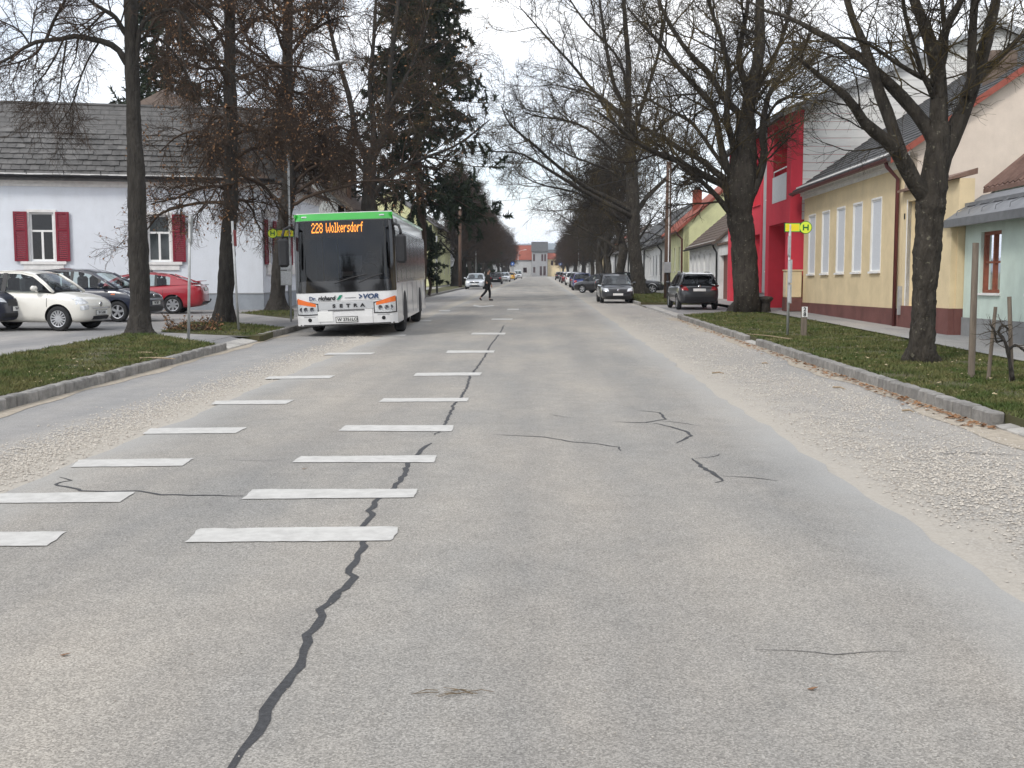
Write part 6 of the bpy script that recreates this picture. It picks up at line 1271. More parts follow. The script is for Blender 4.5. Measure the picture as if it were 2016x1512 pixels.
mb.grid([[(fx(y, .3), y, .3) for y in YS], [(-12.2, y * .94, .3) for y in YS]])
body = mb.build('body', p_bus, bus, smooth=True); autosmooth(body, 35)
def fpatch(nme, y0, y1, z0, z1, m, off, ny=14, nz=6, parent=None, shape=None, both=True):
    g_ = [[front_pt(y, z, off) for y in np.linspace(y0, y1, ny)] for z in np.linspace(z0, z1, nz)]
    if shape: g_ = [[front_pt(*shape(u, v), off) for u in np.linspace(0, 1, ny)] for v in np.linspace(0, 1, nz)]
    t_ = TB(); t_.grid(g_)
    if both: t_.grid([[(a - .012, b, c) for a, b, c in rw] for rw in g_])
    return t_.build(nme, m, parent or bus, smooth=True)
ws = fpatch('windscreen', -BW / 2 * .995, BW / 2 * .995, 1.14, 2.93, m_busglass, .004, 25, 10, both=False)
fpatch('windscreen_mask', -BW / 2 * .99, BW / 2 * .99, 1.13, 1.42, m_gloss, .010, 25, 4, ws); fpatch('windscreen_header', -BW / 2 * .99, BW / 2 * .99, 2.915, 2.94, m_gloss, .010, 25, 3, ws)
for sg in (1, -1):
    t_ = TB(); t_.grid([[front_pt(sg * BW / 2 * q, z, .011) for q in (.90, .95, .985, 1.0)] for z in np.linspace(1.14, 2.92, 8)]); t_.build('screen_pillar', m_gloss, ws, smooth=True)
fpatch('roof_cap', -BW / 2, BW / 2, 2.945, 3.115, p_green, .012, 25, 4)
t_ = TB()
for sg in (1, -1): t_.b2(-12.1, -.35, sg * BW / 2 * .962 - .02, sg * BW / 2 * .962 + .02, 3.03, 3.11)
t_.build('roof_edge', p_green, bus)
for sg in (1, -1): t_ = TB(); t_.box((fx(sg * .98, 3.03) + .016, sg * .98, 3.035), (.02, .13, .035), 0, .008); t_.build('marker_lamp', G['lamp'], bus)
t_ = TB(); t_.b2(-8.2, -5.0, -.8, .8, 3.14, 3.30, .06); t_.build('roof_air_unit', p_bus, bus)
# interior seen through the windscreen
t_ = TB(); t_.b2(-3.2, -3.15, -1.2, 1.2, .9, 2.95); t_.b2(-3.2, -.3, -1.2, 1.2, .88, .92); t_.b2(-3.2, -.32, -1.18, 1.18, 2.90, 2.93); t_.b2(-3.2, -.45, -1.2, -1.17, .9, 2.9); t_.b2(-3.2, -.45, 1.17, 1.2, .9, 2.9); t_.build('interior', G['darkint'], bus)
t_ = TB(); t_.box((-.62, .3, 1.36), (.5, 1.6, .22), 0, .08); t_.box((-.75, .55, 1.50), (.3, .7, .14), 0, .06); t_.build('dashboard', mat('bus_dash', (.06, .065, .07), rough=.6), bus)
t_ = TB(); t_.lathe([(.20, -.015), (.23, 0), (.20, .015)], 18, (-.82, .55, 1.62), 'x'); t_.build('steering_wheel', G['black'], bus)
t_ = TB(); t_.box((-1.35, .55, 1.55), (.18, .5, .8), 0, .07); t_.box((-1.35, .55, 2.05), (.12, .28, .2), 0, .05); t_.build('driver_seat', mat('seat_grey', (.09, .095, .11), rough=.9), bus)
t_ = TB(); t_.b2(-1.0, -.97, -.25, .35, 1.62, 2.05); t_.build('cab_screen', mat('cab_screen', (.28, .30, .31), rough=.4, var=.3, scale=9), bus); t_ = TB(); t_.b2(-.52, -.49, -.12, .16, 1.52, 1.64); t_.build('paper_note', G['white'], bus)
for y in (-.75, -.35, .9): t_ = TB(); t_.tube([(-1.6, y, .95), (-1.6, y, 2.8)], .02, 6); t_.build('grab_rail', mat('rail_yellow', (.35, .3, .1), rough=.4), bus)
# destination display: dot-matrix
F57 = {'2': ['01110', '10001', '00001', '00110', '01000', '10000', '11111'], '8': ['01110', '10001', '10001', '01110', '10001', '10001', '01110'], ' ': ['000'] * 7, 'W': ['1000001', '1000001', '1000001', '1001001', '1001001', '1010101', '0100010'], 'o': ['0000', '0000', '0110', '1001', '1001', '1001', '0110'], 'l': ['110', '010', '010', '010', '010', '010', '111'], 'k': ['1000', '1000', '1001', '1010', '1100', '1010', '1001'], 'e': ['0000', '0000', '0110', '1001', '1111', '1000', '0110'], 'r': ['0000', '0000', '1011', '1100', '1000', '1000', '1000'], 's': ['0000', '0000', '0111', '1000', '0110', '0001', '1110'], 'd': ['0001', '0001', '0111', '1001', '1001', '1001', '0111'], 'f': ['0011', '0100', '1110', '0100', '0100', '0100', '0100']}
col = 0; dots = []
for ch in '228 Wolkersdorf':
    g_ = F57[ch]
    for r_, row in enumerate(g_):
        for c_, v in enumerate(row):
            if v == '1': dots.append((col + c_, r_))
    col += len(g_[0]) + 1
t_ = TB(); yl, yr = -.80, .52; pw = (yr - yl) / col; ph = .25 / 7
for c_, r_ in dots:
    y = yl + c_ * pw; z = 2.88 - r_ * ph; X = fx(y, z) - .03; t_.add([(X, y, z), (X, y + pw * .96, z), (X, y + pw * .96, z - ph * .92), (X, y, z - ph * .92)], [(0, 1, 2, 3)])
t_.build('destination_text', mat('led_orange', (.2, .06, .01), emit=(1.0, .30, .03), estr=9.0, var=.02), bus)
t_ = TB(); t_.b2(-.40, -.34, -1.0, 1.0, 2.5, 2.9); t_.build('destination_display', G['darkint'], bus)
# lower front
def hl_shape(sg):
    def f(u, v): y = sg * (.72 + u * .52); top = .83 + .12 * u; bot = .60 - .01 * math.sin(u * PI) + .0 * u; return (y, bot + (top - bot) * v)
    return f
def am_shape(sg):
    def f(u, v): y = sg * (.76 + u * .48); bot = .775 + .08 * u; top = .85 + .15 * u; return (y, bot + (top - bot) * v)
    return f
for sg in (1, -1):
    q = fpatch('headlight', 0, 0, 0, 0, G['lamp'], .014, 10, 5, shape=hl_shape(sg)); fpatch('turn_signal', 0, 0, 0, 0, G['amber'], .020, 10, 3, q, shape=am_shape(sg))
    fpatch('headlight_rim', 0, 0, 0, 0, G['black'], .008, 10, 5, q, shape=lambda u, v, s=sg: (lambda y, z: (y + s * (u - .5) * .05, z + (v - .5) * .05))(*hl_shape(s)(u, v)))
    for yy in (.86, 1.02, 1.13):
        t_ = TB(); t_.lathe([(0, .0), (.045, .0), (.055, .01)], 12, (fx(yy, .70) + .018, sg * yy, .715), 'x'); t_.build('lamp_reflector', mat('dark_reflector', (.10, .10, .11), rough=.2, metal=.6), q, smooth=True)
    t_ = TB(); t_.lathe([(0, .012), (.035, .012), (.05, .004)], 12, (fx(.93, .45), sg * .93, .45), 'x'); t_.build('fog_light', G['darkint'], bus, smooth=True)
    fpatch('fog_shadow_line', sg * .78, sg * 1.08, .52, .535, mat('bus_shadow_line', (.30, .30, .31), rough=.5), .004, 6, 2)  # grey strip painted as the shadow line above the fog light
    fpatch('panel_seam', sg * .66, sg * .668, .31, .89, mat('seam_grey', (.20, .20, .21), rough=.6), .003, 2, 6)
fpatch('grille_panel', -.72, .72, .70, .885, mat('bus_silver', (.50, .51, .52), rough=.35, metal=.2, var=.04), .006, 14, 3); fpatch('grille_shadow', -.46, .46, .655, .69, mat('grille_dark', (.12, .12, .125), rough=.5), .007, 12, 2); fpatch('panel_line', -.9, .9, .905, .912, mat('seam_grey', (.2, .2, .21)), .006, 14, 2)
fpatch('ad_panel', -.72, -.34, .40, .66, G['white'], .012, 6, 3); t_ = fpatch('number_plate', -.26, .27, .375, .50, G['plate'], .016, 5, 2); fpatch('plate_frame', -.275, .285, .36, .515, G['black'], .010, 5, 2, t_)
fpatch('bumper_lip', -1.2, 1.2, .305, .33, G['black'], .006, 20, 2)
def btext(txt, size, y, z, m, nme, bold=.0, off=.02, sx=1.0, shear=0.0, parent=None):
    me = textmesh(txt, size, m, bold, shear=shear); X = fx(y, z) + off
    for v in me.vertices:
        ly, lz = v.co.x * sx, v.co.y; v.co = Vector(T((fx(y + ly, z) + off + v.co.z, y + ly, z + lz)))
    return ob(nme, me, parent or bus)
m_navy = mat('logo_navy', (.02, .05, .13), rough=.5, var=.02); m_teal = mat('logo_teal', (.01, .22, .13), rough=.5, var=.02); m_ink = mat('ink', (.015, .015, .017), rough=.5, var=.02)
btext('Dr.', .14, -.83, .985, m_navy, 'operator_logo', .003); btext('richard', .15, -.48, .985, m_ink, 'operator_logo', .006, shear=.2); btext('//', .13, -.17, .995, m_teal, 'operator_logo', .012, shear=.5)
btext('VOR', .17, .63, 1.0, m_navy, 'transit_logo', .006, sx=1.15, shear=.15); btext('>', .22, .38, 1.0, m_navy, 'transit_logo', .006, sx=.7); fpatch('slogan_line', -.02, .26, .975, .992, mat('slogan_grey', (.25, .25, .26)), .012, 6, 2)
for k, ch in enumerate('SETRA'): btext(ch, .115, -.30 + k * .18, .785, m_ink, 'maker_lettering', .006, sx=1.35)
btext('W 3751LO', .115, .02, .437, m_ink, 'plate_lettering', .002, sx=.95, off=.022)
# bus left side (facing the street): windows, dark arch panels, wheels
m_sidegrey = mat('bus_side_mask', (.03, .03, .032), rough=.15, var=.1, coat=.5)
t_ = TB(); yL = BW / 2 + .006
t_.b2(-12.0, -.42, yL - .012, yL, 1.32, 2.72); t_.build('side_mask', m_sidegrey, bus)
for a, b in ((-1.75, -.48), (-3.4, -1.82), (-5.0, -3.47), (-6.6, -5.07), (-8.2, -6.67), (-9.8, -8.27), (-11.6, -9.87)):
    t_ = TB(); t_.b2(a, b, yL - .01, yL + .006, 1.38, 2.66); t_.build('side_window', m_sideglass, bus)
t_ = TB(); t_.b2(-12.0, -.5, -yL, -yL + .012, 1.2, 2.72); t_.build('side_mask', m_sidegrey, bus)
for y in (1,):
    for xa in (-1.9, -3.6, -5.6, -7.6, -9.6, -11.2):
        t_ = TB(); t_.b2(xa - .005, xa + .005, yL - .004, yL + .004, .42, 1.30); t_.build('panel_seam', mat('seam_grey', (.2, .2, .21)), bus)
for xw in (-2.72, -8.85):
    for sg in (1, -1):
        t_ = TB(); poly = [(xw + .60 * math.cos(a), .48 + .60 * math.sin(a)) for a in np.linspace(0, PI, 15)] + [(xw - .60, .29), (xw + .60, .29)]
        t_.prism(poly, 'y', sg * (BW / 2 - .02), sg * (BW / 2 + .008)); t_.build('arch_shade_panel', G['darkint'], bus)  # flat dark panel; the shaded hollow of the arch is put into its colour
        wheel(bus, xw, sg * (BW / 2 - .15), .48, .30, sg, 8, .29, G['greymetal'])
for sg in (1, -1):   # kerbside/offside inner dual tyres
    wheel(bus, -8.85, sg * (BW / 2 - .50), .48, .28, sg, 8, .29, G['greymetal'])
t_ = TB(); t_.b2(-12.0, -.6, -1.1, 1.1, .26, .31); t_.build('underbody', G['darkint'], bus)
for sg, yo in ((1, .22), (-1, .20)):
    y = sg * (BW / 2 - .02); t_ = TB(); t_.tube([(-.22, y, 2.74), (.02, y + sg * .05, 2.80), (.16, y + sg * yo * .8, 2.74), (.20, y + sg * yo, 2.60), (.20, y + sg * yo, 2.50)], .035, 8); mo = t_.build('mirror_arm', G['black'], bus, smooth=True)
    t_ = TB(); t_.box((.20, y + sg * yo, 2.16), (.16, .26, .72), 0, .06); t_.build('mirror_housing', G['black'], bus, smooth=False)
for a, b in ((-.25, .55), (.35, .95)):
    t_ = TB(); t_.tube([front_pt(a, 1.36, .03), front_pt((a + b) / 2, 1.48, .035), front_pt(b, 1.56, .03)], .014, 5); t_.build('wiper', G['black'], bus)
for k, ch in enumerate('VOR'):
    me = textmesh(ch, .22, m_ink, .004); 
    for v in me.vertices: v.co = Vector(T((-.62 - k * .24 - v.co.x * -1 * -1, yL + .004 + v.co.z, 2.87 + v.co.y)))
    ob('side_lettering', me, bus)
# ================================================================== STREET FURNITURE
m_hyel = mat('stop_yellow', (.78, .62, .02), rough=.5, var=.03); m_hlim = mat('stop_lime', (.66, .78, .06), rough=.5, var=.03); m_hgrn = mat('stop_green', (.01, .13, .04), rough=.5, var=.03); m_paper = mat('timetable_paper', (.50, .51, .52), rough=.6, var=.18, scale=30)
def bus_stop(label, px, Y, zf, flagdir, ztop, circle, length, boards, z0=.12):
    X = at(px, 534, Y)[0]; t = thing('bus_stop_sign', label, 'bus stop', (X, Y, z0), 0, 'bus stop signs')
    MB().tube([(0, 0, -.02), (0, 0, ztop - z0)], .032, 10).build('pole', G['galv'], t, smooth=True); s = flagdir; r = circle; hh = r * .72; L = length
    def outline(grow, rr):
        q = []; a0 = math.asin(min(.99, (hh + grow) / (rr)))
        for a in np.linspace(-PI + a0, PI - a0, 24): q.append((s * (L - r + rr * math.cos(a)), zf - z0 + rr * math.sin(a)))
        return q + [(s * (-.13 - grow), zf - z0 + hh + grow), (s * (-.13 - grow), zf - z0 - hh - grow)]
    fl = MB().prism(outline(0, r), 'y', -.02, .02).build('flag', m_hgrn, t)
    MB().prism([(s * (L - r + r * .9 * math.cos(a)), zf - z0 + r * .9 * math.sin(a)) for a in np.linspace(0, 2 * PI, 28)[:-1]], 'y', -.026, -.0205).build('disc', m_hlim, fl)
    MB().b2(-s * .10, s * (L - 2 * r - .01), -.025, -.0205, zf - z0 - hh + .035, zf - z0 + hh - .035).build('name_strip', m_hyel, fl); e = MB(); 
    e.b2(-s * .115, s * (L - 2 * r + .01), -.0235, -.0203, zf - z0 - hh + .018, zf - z0 + hh - .018); e.build('name_border', m_hlim, fl)
    hm = MB(); cx_ = s * (L - r); k = r * .36
    hm.b2(cx_ - k - .014, cx_ - k + .016, -.032, -.0265, zf - z0 - k * 1.25, zf - z0 + k * 1.25); hm.b2(cx_ + k - .016, cx_ + k + .014, -.032, -.0265, zf - z0 - k * 1.25, zf - z0 + k * 1.25); hm.b2(cx_ - k, cx_ + k, -.0315, -.0265, zf - z0 - .016, zf - z0 + .016); hm.build('letter_h', m_hgrn, fl)
    for (dx, dy, w, d, za, zb) in boards:
        b = MB().b2(dx - w / 2, dx + w / 2, dy - d / 2, dy + d / 2, za, zb).build('timetable_case', G['galv'], t)
        if w > d: MB().b2(dx - w / 2 + .02, dx + w / 2 - .02, dy - d / 2 - .004, dy - d / 2 - .001, za + .03, zb - .03).build('timetable', m_paper, b)
        else:
            MB().b2(dx - w / 2 - .004, dx - w / 2 - .001, dy - d / 2 + .02, dy + d / 2 - .02, za + .03, zb - .03).build('timetable', m_paper, b)
    return t
bus_stop('yellow and green bus stop flag on thin grey pole on the right verge', 1553.5, 27.3, 2.675, 1, 2.75, .15, .51, [(.0, -.10, .035, .32, 1.25, 1.80), (.0, -.10, .035, .30, .78, 1.22), (-.02, -.05, .05, .10, 1.9, 2.35)])
bus_stop('bus stop flag with grey timetable boards half hidden by the bus mirror', 571.5, 34.6, 2.79, -1, 5.15, .15, .66, [(-.11, -.06, .34, .03, 1.56, 1.98), (-.11, -.06, .34, .03, 1.10, 1.54)], .13)
def sign_post(label, base, top, lean, plate, col, round_=False):
    X, Yy = gr(*base, .13); t = thing('sign_post', label, 'sign', (X, Yy, .12), 0, 'road sign posts'); tp = at(*top, Yy); P0 = Vector((0, 0, -.03)); P1 = Vector((tp[0] - X, lean, tp[2] - .12))
    MB().tube([P0, P0.lerp(P1, .5), P1], .031, 10).build('pole', G['galv'], t, smooth=True); d = (P1 - P0).normalized()
    a, za, zb, w, side = plate; c = P0 + d * ((za + zb) / 2); ca, sa = math.cos(a), math.sin(a); hw2 = w / 2; u = Vector((ca, sa, 0)); nn = Vector((-sa, ca, 0)); cc = c + nn * -.045 + u * side
    q = [cc + u * i * hw2 + d * j * (zb - za) / 2 for i, j in ((-1, -1), (1, -1), (1, 1), (-1, 1))]; o = MB().hexa(q, [p + nn * .006 for p in q]).build('sign_plate', G['galv'], t)
    q2 = [cc - nn * .004 + u * i * hw2 * .94 + d * j * (zb - za) / 2 * .96 for i, j in ((-1, -1), (1, -1), (1, 1), (-1, 1))]; MB().hexa(q2, [p + nn * .003 for p in q2]).build('sign_face', col, o)
    for z in (za + .1, zb - .1): MB().tube([P0 + d * z + u * -.05, P0 + d * z + u * .05], .042, 8).build('clamp', G['galv'], t)
sign_post('straight grey sign post on the tip of the left verge, plate seen edge-on', (371, 668), (374, 424), .0, (R(103), 2.15, 2.78, .45, -.02), G['greymetal'])
sign_post('grey sign post leaning left beside the russet-leaved tree', (470, 651), (455, 435), .1, (R(95), 2.20, 2.62, .42, .0), mat('sign_red', (.25, .03, .03), rough=.5))
# number post
X, Yy = gr(1582, 662, .125); t = thing('marker_post', 'short wooden marker post with white number plate beside the bus stop pole', 'post', (X, Yy, .12)); MB().box((0, 0, .34), (.13, .11, .72), 0, .015).build('post', m_wood, t); q = MB().b2(-.065, .065, -.066, -.0555, .46, .70).build('number_plate', G['plate'], t)
for ch, z in (('2', .635), ('8', .52)): ob('plate_lettering', textmesh(ch, .13, G['black'], .004), q, (0, -.069, z), (PI / 2, 0, 0))
# stakes and young vine
def stake(label, base, top, r, m, dy=0.0):
    X, Yy = gr(*base, .125); tp = at(*top, Yy); t = Vector((tp[0] - X, dy, tp[2] - .12)); o = MB().tube([(0, 0, -.05), t * .5, t], [r * 1.05, r, r * .95], 9).build('wooden_stake', m, smooth=False, loc=(X, Yy, .12)); autosmooth(o, 50); return tag(o, label, 'stake', 'wooden stakes')
stake('tall thick wooden stake on the verge before the brown framed window', (1912, 744), (1921, 478), .047, m_wood); stake('short thin wooden stake right beside the tall stake', (1945, 748), (1960, 604), .026, m_wood); stake('slim dark stake with the gnarled vine tied to it', (1992, 752), (1987, 584), .030, m_wood)
X, Yy = gr(1994, 754, .125); vine = thing('dead_vine', 'gnarled leafless vine with knotted stem against the slim stake', 'plant', (X, Yy, .12)); vp = [at(*p, Yy - .05) - np.array([X, Yy, .12]) for p in ((1994, 752), (1988, 715), (1984, 690), (1976, 668), (1966, 655), (1973, 640), (1985, 648))]
v2 = [at(*p, Yy - .02) - np.array([X, Yy, .12]) for p in ((1983, 690), (2000, 680), (2020, 690), (2050, 684))]; v3 = [at(*p, Yy) - np.array([X, Yy, .12]) for p in ((1978, 668), (1962, 672), (1958, 650), (1950, 640))]
mb = MB()
for P_, r0 in ((vp, .03), (v2, .022), (v3, .018)): Q = crom(P_, 14); mb.tube(list(Q), list(np.linspace(r0, r0 * .5, 14) * (1 + .25 * np.sin(np.arange(14) * 1.9))), 7)
mb.build('stem', m_bark2, vine, smooth=True); A, a = sprout(np.array([crom(q, 14) for q in (vp, v2, v3)]), np.full((3, 14), .02), 9, .3, 55, .45, .4, .003, 6, .2, .05); Bq, b = sprout(A, a, 3, .2, 45, .18, .6, .0025, 3, .2, .0); V, F = join([tubes(A, a, 4), tubes(Bq, b, 3)]); ob('twigs', fastmesh('twigs', V, F, m_twigA), vine)
# stump
X, Yy = gr(1503, 615, .125); mb = MB(); mb.lathe([(.0, .0), (.24, 0), (.19, .2), (.17, .42), (.28, .50), (.30, .56), (.22, .62), (0, .64)], 12); mb.V = [(a + random.gauss(0, .012), b + random.gauss(0, .012), c) for a, b, c in mb.V]
st = mb.build('tree_stump', m_bark1, None, True, loc=(X, Yy - .3, .1)); tag(st, 'short flat-topped stump at the foot of the thick dark tree', 'stump')
# heap of russet twigs
X, Yy = gr(372, 654, .13); hp = thing('brush_heap', 'low heap of cut twigs with russet dry leaves beside the leafy tree', 'brush', (X, Yy + .25, .14)); P = np.empty((46, 7, 3)); P[:, 0] = np.stack([rng.uniform(-.65, .75, 46), rng.uniform(-.25, .3, 46), np.zeros(46)], 1); D = unit(np.stack([rng.normal(0, .6, 46), rng.normal(0, .5, 46), rng.uniform(.1, .9, 46)], 1))
for k in range(6): D = unit(D + rng.normal(0, .2, (46, 3)) + np.array([0, 0, -.06])); P[:, k + 1] = P[:, k] + D * rng.uniform(.05, .11, (46, 1))
P[:, :, 2] = np.maximum(P[:, :, 2], .01); rr = np.linspace(.009, .004, 7)[None].repeat(46, 0); A, a = sprout(P, rr, 5, .2, 50, .22, .6, .003, 3, .2, 0); V, F = join([tubes(P, rr, 4), tubes(A, a, 3)]); ob('twigs', fastmesh('twigs', V, F, m_twigB), hp); V, F = leaf_quads(A, 420, .07, 0); tag(ob('dry_leaves', fastmesh('dry_leaves', V, F, m_leaf, False), hp), kind='stuff')
# telegraph poles, lamp posts
def telegraph(label, base, top, r, Y=None, box=None, z0=.1):
    X, Yy = gr(*base, z0) if Y is None else (at(base[0], 534, Y)[0], Y); zt = at(*top, Yy)[2]; t = thing('telegraph_pole', label, 'pole', (X, Yy, z0), 0, 'wooden poles'); MB().tube([(0, 0, -.05), (0, 0, (zt - z0) * .5), (.02, 0, zt - z0)], [r * 1.1, r, r * .85], 12).build('pole', m_pole, t, smooth=True)
    if box:
        MB().box((-.02, -r - .10, box), (.38, .18, .58), 0, .02).build('junction_box', G['greymetal'], t); MB().tube([(.03, -r - .02, box + .3), (.03, -r - .02, zt - z0 - .4)], .03, 6).build('cable_duct', G['white'], t); MB().tube([(.0, -r - .05, 0), (.0, -r - .05, box - .3)], .05, 8).build('lower_duct', G['black'], t)
    else: MB().b2(-.12, .12, -r - .08, -r, zt - z0 - .75, zt - z0 - .35).build('insulator_box', G['white'], t)
    return t
m_pole = mat('pole_wood', (.075, .045, .032), rough=.9, col2=(.14, .09, .065), scale=4, stretch=(5, 5, .3), bump=.4)
telegraph('dark brown telegraph pole with grey junction box by the dark crossover', (1313, 590), (1313, 318), .165, box=1.75); telegraph('tall brown wooden pole beside the silver saloon', (906, 566), (906, 395), .15); telegraph('wooden pole with white box top behind the bus', (689, 560), (688, 312), .14, 63)
def lamp(label, base_px, Y, h, arm, side, z0=.1):
    X = at(base_px, 534, Y)[0]; t = thing('street_lamp', label, 'street lamp', (X, Y, z0), 0, 'street lamps'); MB().tube([(0, 0, -.03), (0, 0, h * .5), (0, 0, h - .9)], [.075, .06, .05], 10).build('pole', G['galv'], t, smooth=True)
    MB().tube([(0, 0, h - .95), (side * arm * .12, 0, h - .35), (side * arm * .4, 0, h - .06), (side * arm * .7, 0, h)], .035, 8).build('arm', G['galv'], t, smooth=True); q = MB(); x0_ = side * arm * .62
    q.lathe([(0, 0), (.07, .03), (.13, .25), (.17, .55), (.15, .85), (.08, .95), (0, .97)], 10, (0, 0, 0), 'x'); q.V = [(x0_ + side * a, b, h + .03 + c * .55 + a * .14) for a, b, c in q.V]; q.build('lamp_head', mat('lamp_shell', (.52, .53, .54), rough=.4, var=.06), t, smooth=True); return t
lamp('street lamp with pale head reaching out above the bus through the branches', 570, 48, 10.0, 2.75, 1); lamp('street lamp on grey pole among the left avenue trees', 937, 141, 7.8, 2.0, 1); lamp('slim street lamp further along the left row', 955, 200, 7.2, 2.0, 1); lamp('street lamp near the far end on the left', 1020, 300, 7.0, 2.0, 1); lamp('street lamp in the right row near the far yellow house', 1103, 290, 7.6, 2.0, -1); lamp('street lamp in the right avenue row beyond the blue hatchback', 1139, 172, 7.0, 2.0, -1)
X = at(860, 534, 80)[0]; t = thing('signal_post', 'thin grey post on the left verge in front of the garden wall', 'post', (X, 80, .1)); MB().tube([(0, 0, -.02), (0, 0, 4.0)], .055, 8).build('pole', G['galv'], t, smooth=True); MB().lathe([(.075, 0), (.075, 1.0), (.06, 1.05)], 8).build('base_sleeve', G['black'], t)
def blue_sign(label, px, py, Y):
    p = at(px, py, Y); t = thing('round_sign', label, 'sign', (p[0], Y, .1), 0, 'round blue signs'); MB().tube([(0, 0, 0), (0, 0, p[2] + .3)], .04, 6).build('pole', G['galv'], t); MB().lathe([(0, -.02), (.42, -.02), (.42, 0), (0, 0)], 18, (0, -.05, p[2] - .1), 'y').build('sign_plate', mat('sign_blue', (.02, .10, .35), rough=.5), t); MB().prism([(.2 * math.cos(a), p[2] - .15 + .2 * math.sin(a)) for a in (R(90), R(210), R(330))], 'y', -.08, -.072).build('sign_symbol', G['white'], t)
blue_sign('round blue sign at the far end on the left pavement', 1009, 519, 250); blue_sign('round blue sign at the far end on the right pavement', 1103.5, 519, 255)
# overhead cables
m_wire = mat('cable', (.03, .03, .03), rough=.7)
def cable(label, a, b, sag, r=.012):
    P = [Vector(a).lerp(Vector(b), i / 16) - Vector((0, 0, sag * 4 * (i / 16) * (1 - i / 16))) for i in range(17)]; tag(MB().tube(P, r, 5).build('overhead_cable', m_wire), label, 'cable', 'overhead cables')
pr = at(1313, 330, 61); pl = at(906, 400, 110)
cable('thin overhead cable slung across the street between wooden poles', (pr[0], 61, 7.0), (pl[0], 110, 8.2), .5, .014); cable('overhead cable running along the right row to the telegraph pole', (pr[0], 61, 7.1), (7.2, 130, 8.4), .8, .014)
# ================================================================== PEDESTRIAN
def skin(name, verts, edges, rad, m, parent, root=0, lv=2):
    me = bpy.data.meshes.new(name); me.from_pydata(verts, edges, []); o = bpy.data.objects.new(name, me); C.objects.link(o); sk = o.modifiers.new('k', 'SKIN'); sk.use_smooth_shade = True; su = o.modifiers.new('s', 'SUBSURF'); su.levels = su.render_levels = lv
    for i, r_ in enumerate(rad): me.skin_vertices[0].data[i].radius = r_ if hasattr(r_, '__len__') else (r_, r_)
    me.skin_vertices[0].data[root].use_root = True; bpy.context.view_layer.update()
    nm = bpy.data.meshes.new_from_object(o.evaluated_get(bpy.context.evaluated_depsgraph_get())); bpy.data.objects.remove(o); nm.materials.clear(); nm.materials.append(m); nm.polygons.foreach_set('use_smooth', [True] * len(nm.polygons)); return ob(name, nm, parent)
fxp, fyp = gr(960, 592, 0); per = thing('person', 'person in dark jacket and black trousers walking across the street', 'person', (fxp, fyp, 0), R(8))
m_skin = mat('skin', (.42, .24, .17), rough=.6, var=.05); m_jack = mat('jacket_dark', (.030, .028, .026), rough=.85, var=.3, scale=5); m_trou = mat('trousers_black', (.014, .014, .016), rough=.9, var=.2); m_hair = mat('grey_hair', (.10, .095, .09), rough=.8, var=.3, scale=30); m_shoe = mat('shoe_black', (.012, .012, .012), rough=.5)
hv = [(0, 0, .96), (0.01, 0, 1.18), (.02, 0, 1.40), (.03, 0, 1.50), (.05, 0, 1.57), (.07, 0, 1.66), (.06, 0, 1.735)]; he = [(0, 1), (1, 2), (2, 3), (3, 4), (4, 5), (5, 6)]; hr = [(.12, .15), (.11, .15), (.11, .17), (.055, .055), (.065, .06), (.085, .075), (.055, .05)]
def addc(pts, rs, start):
    i = start
    for p, r_ in zip(pts, rs): hv.append(p); hr.append(r_); he.append((i, len(hv) - 1)); i = len(hv) - 1
    return i
legF = [(.02, .10, .90), (.14, .10, .50), (.13, .10, .10), (.15, .10, .05), (.30, .11, .035)]; legB = [(-.02, -.10, .90), (-.10, -.10, .52), (-.40, -.10, .20), (-.43, -.10, .15), (-.34, -.10, .03)]
addc(legF, [.085, .058, .038, .036, .03], 0); addc(legB, [.085, .058, .038, .036, .03], 0)
for sg, fwd in ((1, -.10), (-1, .14)):
    e = addc([(.01, sg * .19, 1.40), (-.03 + fwd * .4, sg * .24, 1.13), (.04 + fwd, sg * .23, .90), (.06 + fwd, sg * .225, .83)], [.055, .045, .034, .035], 2)
    for k in range(4): addc([(.045 + fwd + k * .016, sg * .228, .775), (.05 + fwd + k * .014, sg * .222, .735 + .006 * abs(k - 1.5))], [.009, .008], e)
    addc([(.10 + fwd, sg * .215, .80), (.105 + fwd, sg * .21, .765)], [.010, .009], e)
addc([(.16, 0, 1.645)], [.018], 5)
skin('body', hv, he, hr, m_skin, per)
jv = [(0, 0, .80), (0, 0, .98), (.01, 0, 1.18), (.02, 0, 1.38), (.03, 0, 1.49)]; je = [(0, 1), (1, 2), (2, 3), (3, 4)]; jr = [(.15, .195), (.155, .19), (.145, .19), (.14, .19), (.085, .085)]
for sg, fwd in ((1, -.10), (-1, .14)):
    b = len(jv); jv += [(.01, sg * .21, 1.39), (-.03 + fwd * .4, sg * .265, 1.13), (.04 + fwd, sg * .24, .90)]; jr += [.078, .066, .054]; je += [(3, b), (b, b + 1), (b + 1, b + 2)]
skin('jacket', jv, je, jr, m_jack, per, 1)
tv = [(0, 0, .92), (.02, .10, .84), (.14, .10, .50), (.13, .10, .12), (-.02, -.10, .84), (-.10, -.10, .52), (-.39, -.10, .21)]; skin('trousers', tv, [(0, 1), (1, 2), (2, 3), (0, 4), (4, 5), (5, 6)], [(.14, .17), .105, .078, .062, .105, .078, .062], m_trou, per)
for pts in (((.08, .10, .06), (.18, .105, .05), (.33, .11, .038)), ((-.46, -.10, .17), (-.41, -.10, .09), (-.33, -.10, .035))): skin('shoe', list(pts), [(0, 1), (1, 2)], [.055, .052, .036], m_shoe, per)
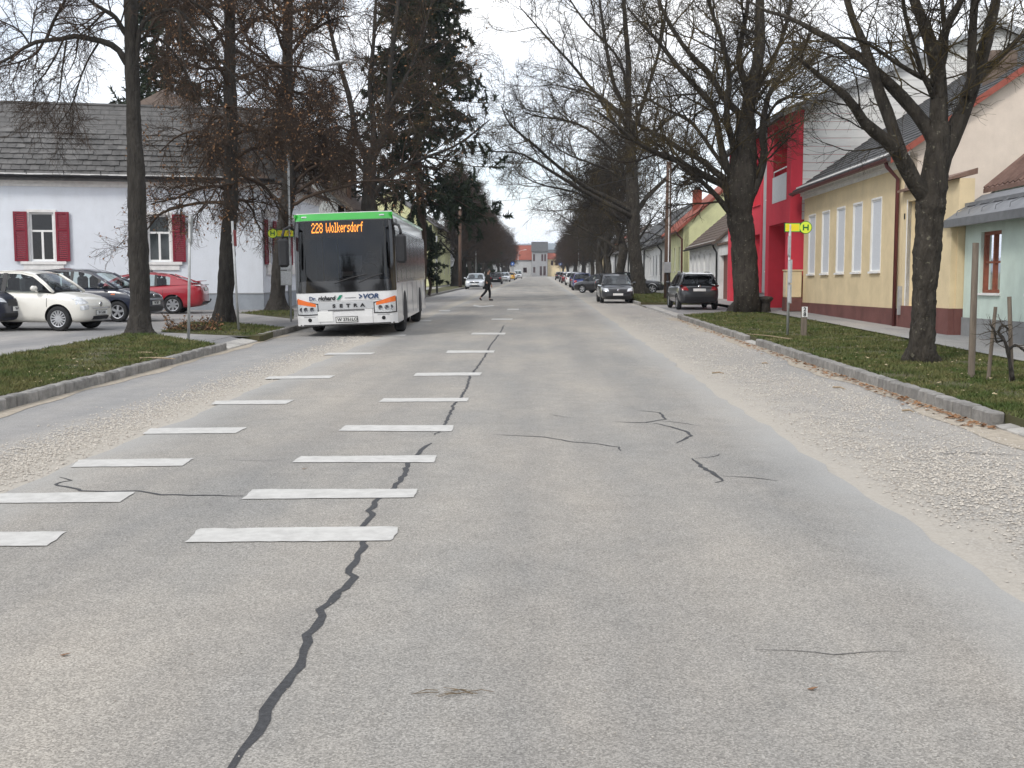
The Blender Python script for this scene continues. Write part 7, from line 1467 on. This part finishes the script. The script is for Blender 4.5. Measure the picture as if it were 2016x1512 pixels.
skin('hair', [(.02, 0, 1.60), (.03, 0, 1.70), (.07, 0, 1.76), (.12, 0, 1.745)], [(0, 1), (1, 2), (2, 3)], [(.075, .07), (.085, .085), (.075, .07), (.045, .05)], m_hair, per)
# garden hedge before the far left houses
def hedge(label, x0, x1, y0, y1, h_, n, m, size):
    V = np.stack([rng.uniform(x0, x1, n), rng.uniform(y0, y1, n), rng.uniform(.1, h_, n)], 1); d = unit(rng.normal(0, 1, (n, 3))) * size; w = unit(np.cross(d, rng.normal(0, 1, (n, 3)))) * size * .5
    Q = np.stack([V - d * .5, V + w * .5, V + d * .5, V - w * .5], 1).reshape(-1, 3); o = thing('hedge', label, 'hedge', (0, 0, 0)); ob('foliage', fastmesh('foliage', Q, np.arange(4 * n).reshape(-1, 4), m, False), o)
    mb = MB()
    for k in range(int((y1 - y0) / 1.2)): mb.tube([((x0 + x1) / 2, y0 + .5 + k * 1.2, .05), ((x0 + x1) / 2 + .1, y0 + .5 + k * 1.2, h_ * .8)], .03, 5)
    mb.build('stems', m_bark2, o)
hedge('dark clipped hedge along the left pavement beyond the silver saloon', -10.6, -9.4, 136, 182, 2.2, 9000, m_needle, .28)

# small litter on the road
cx_, cy_ = gr(895, 1360, .006); mb = MB(); rs = random.Random(9)
for k in range(11):
    a = rs.uniform(-.5, .5) + (PI if rs.random() < .5 else 0); L_ = rs.uniform(.05, .13); ox, oy = rs.uniform(-.09, .10), rs.uniform(-.03, .03)
    mb.tube([(cx_ + ox, cy_ + oy, .006), (cx_ + ox + L_ * .5 * math.cos(a), cy_ + oy + L_ * .5 * math.sin(a) + rs.uniform(-.012, .012), .012), (cx_ + ox + L_ * math.cos(a), cy_ + oy + L_ * math.sin(a), .006)], [.0016, .0018, .001], 4)
tag(mb.build('straw_wisp', mat('straw', (.16, .12, .075), rough=.9, var=.3, scale=30)), 'small wisp of dry straw on the bare asphalt right of the long crack', 'straw')
for (px_, py_, lb) in ((128, 1290, 'single dark leaf on the asphalt left of the long sealed crack'), (1600, 1357, 'tiny curled leaf on the asphalt below the thin hairline crack'), (600, 923, 'small dark leaf on the asphalt between the two columns of bars')):
    x_, y_ = gr(px_, py_, .004); q = [(x_ - .022, y_, .004), (x_ - .004, y_ - .012, .007), (x_ + .022, y_ + .004, .012), (x_, y_ + .013, .006)]
    tag(MB().hexa(q, [(a, b, c + .002) for a, b, c in q]).build('fallen_leaf', m_leaf), lb, 'leaf', 'single leaves on the road')
# ================================================================== HAZE
hm_ = bpy.data.materials.new('haze_air'); hm_.use_nodes = True; n_ = hm_.node_tree.nodes; n_.clear(); pv = n_.new('ShaderNodeVolumePrincipled'); pv.inputs['Color'].default_value = (.80, .88, 1.0, 1); pv.inputs['Density'].default_value = .00022; pv.inputs['Anisotropy'].default_value = .1
on = n_.new('ShaderNodeOutputMaterial'); hm_.node_tree.links.new(pv.outputs[0], on.inputs['Volume'])
tag(MB().b2(-2600, 2600, -500, 6100, -6.5, 125).build('haze', hm_), 'thin bluish air between the viewpoint and the distant hill', 'haze', kind='stuff')
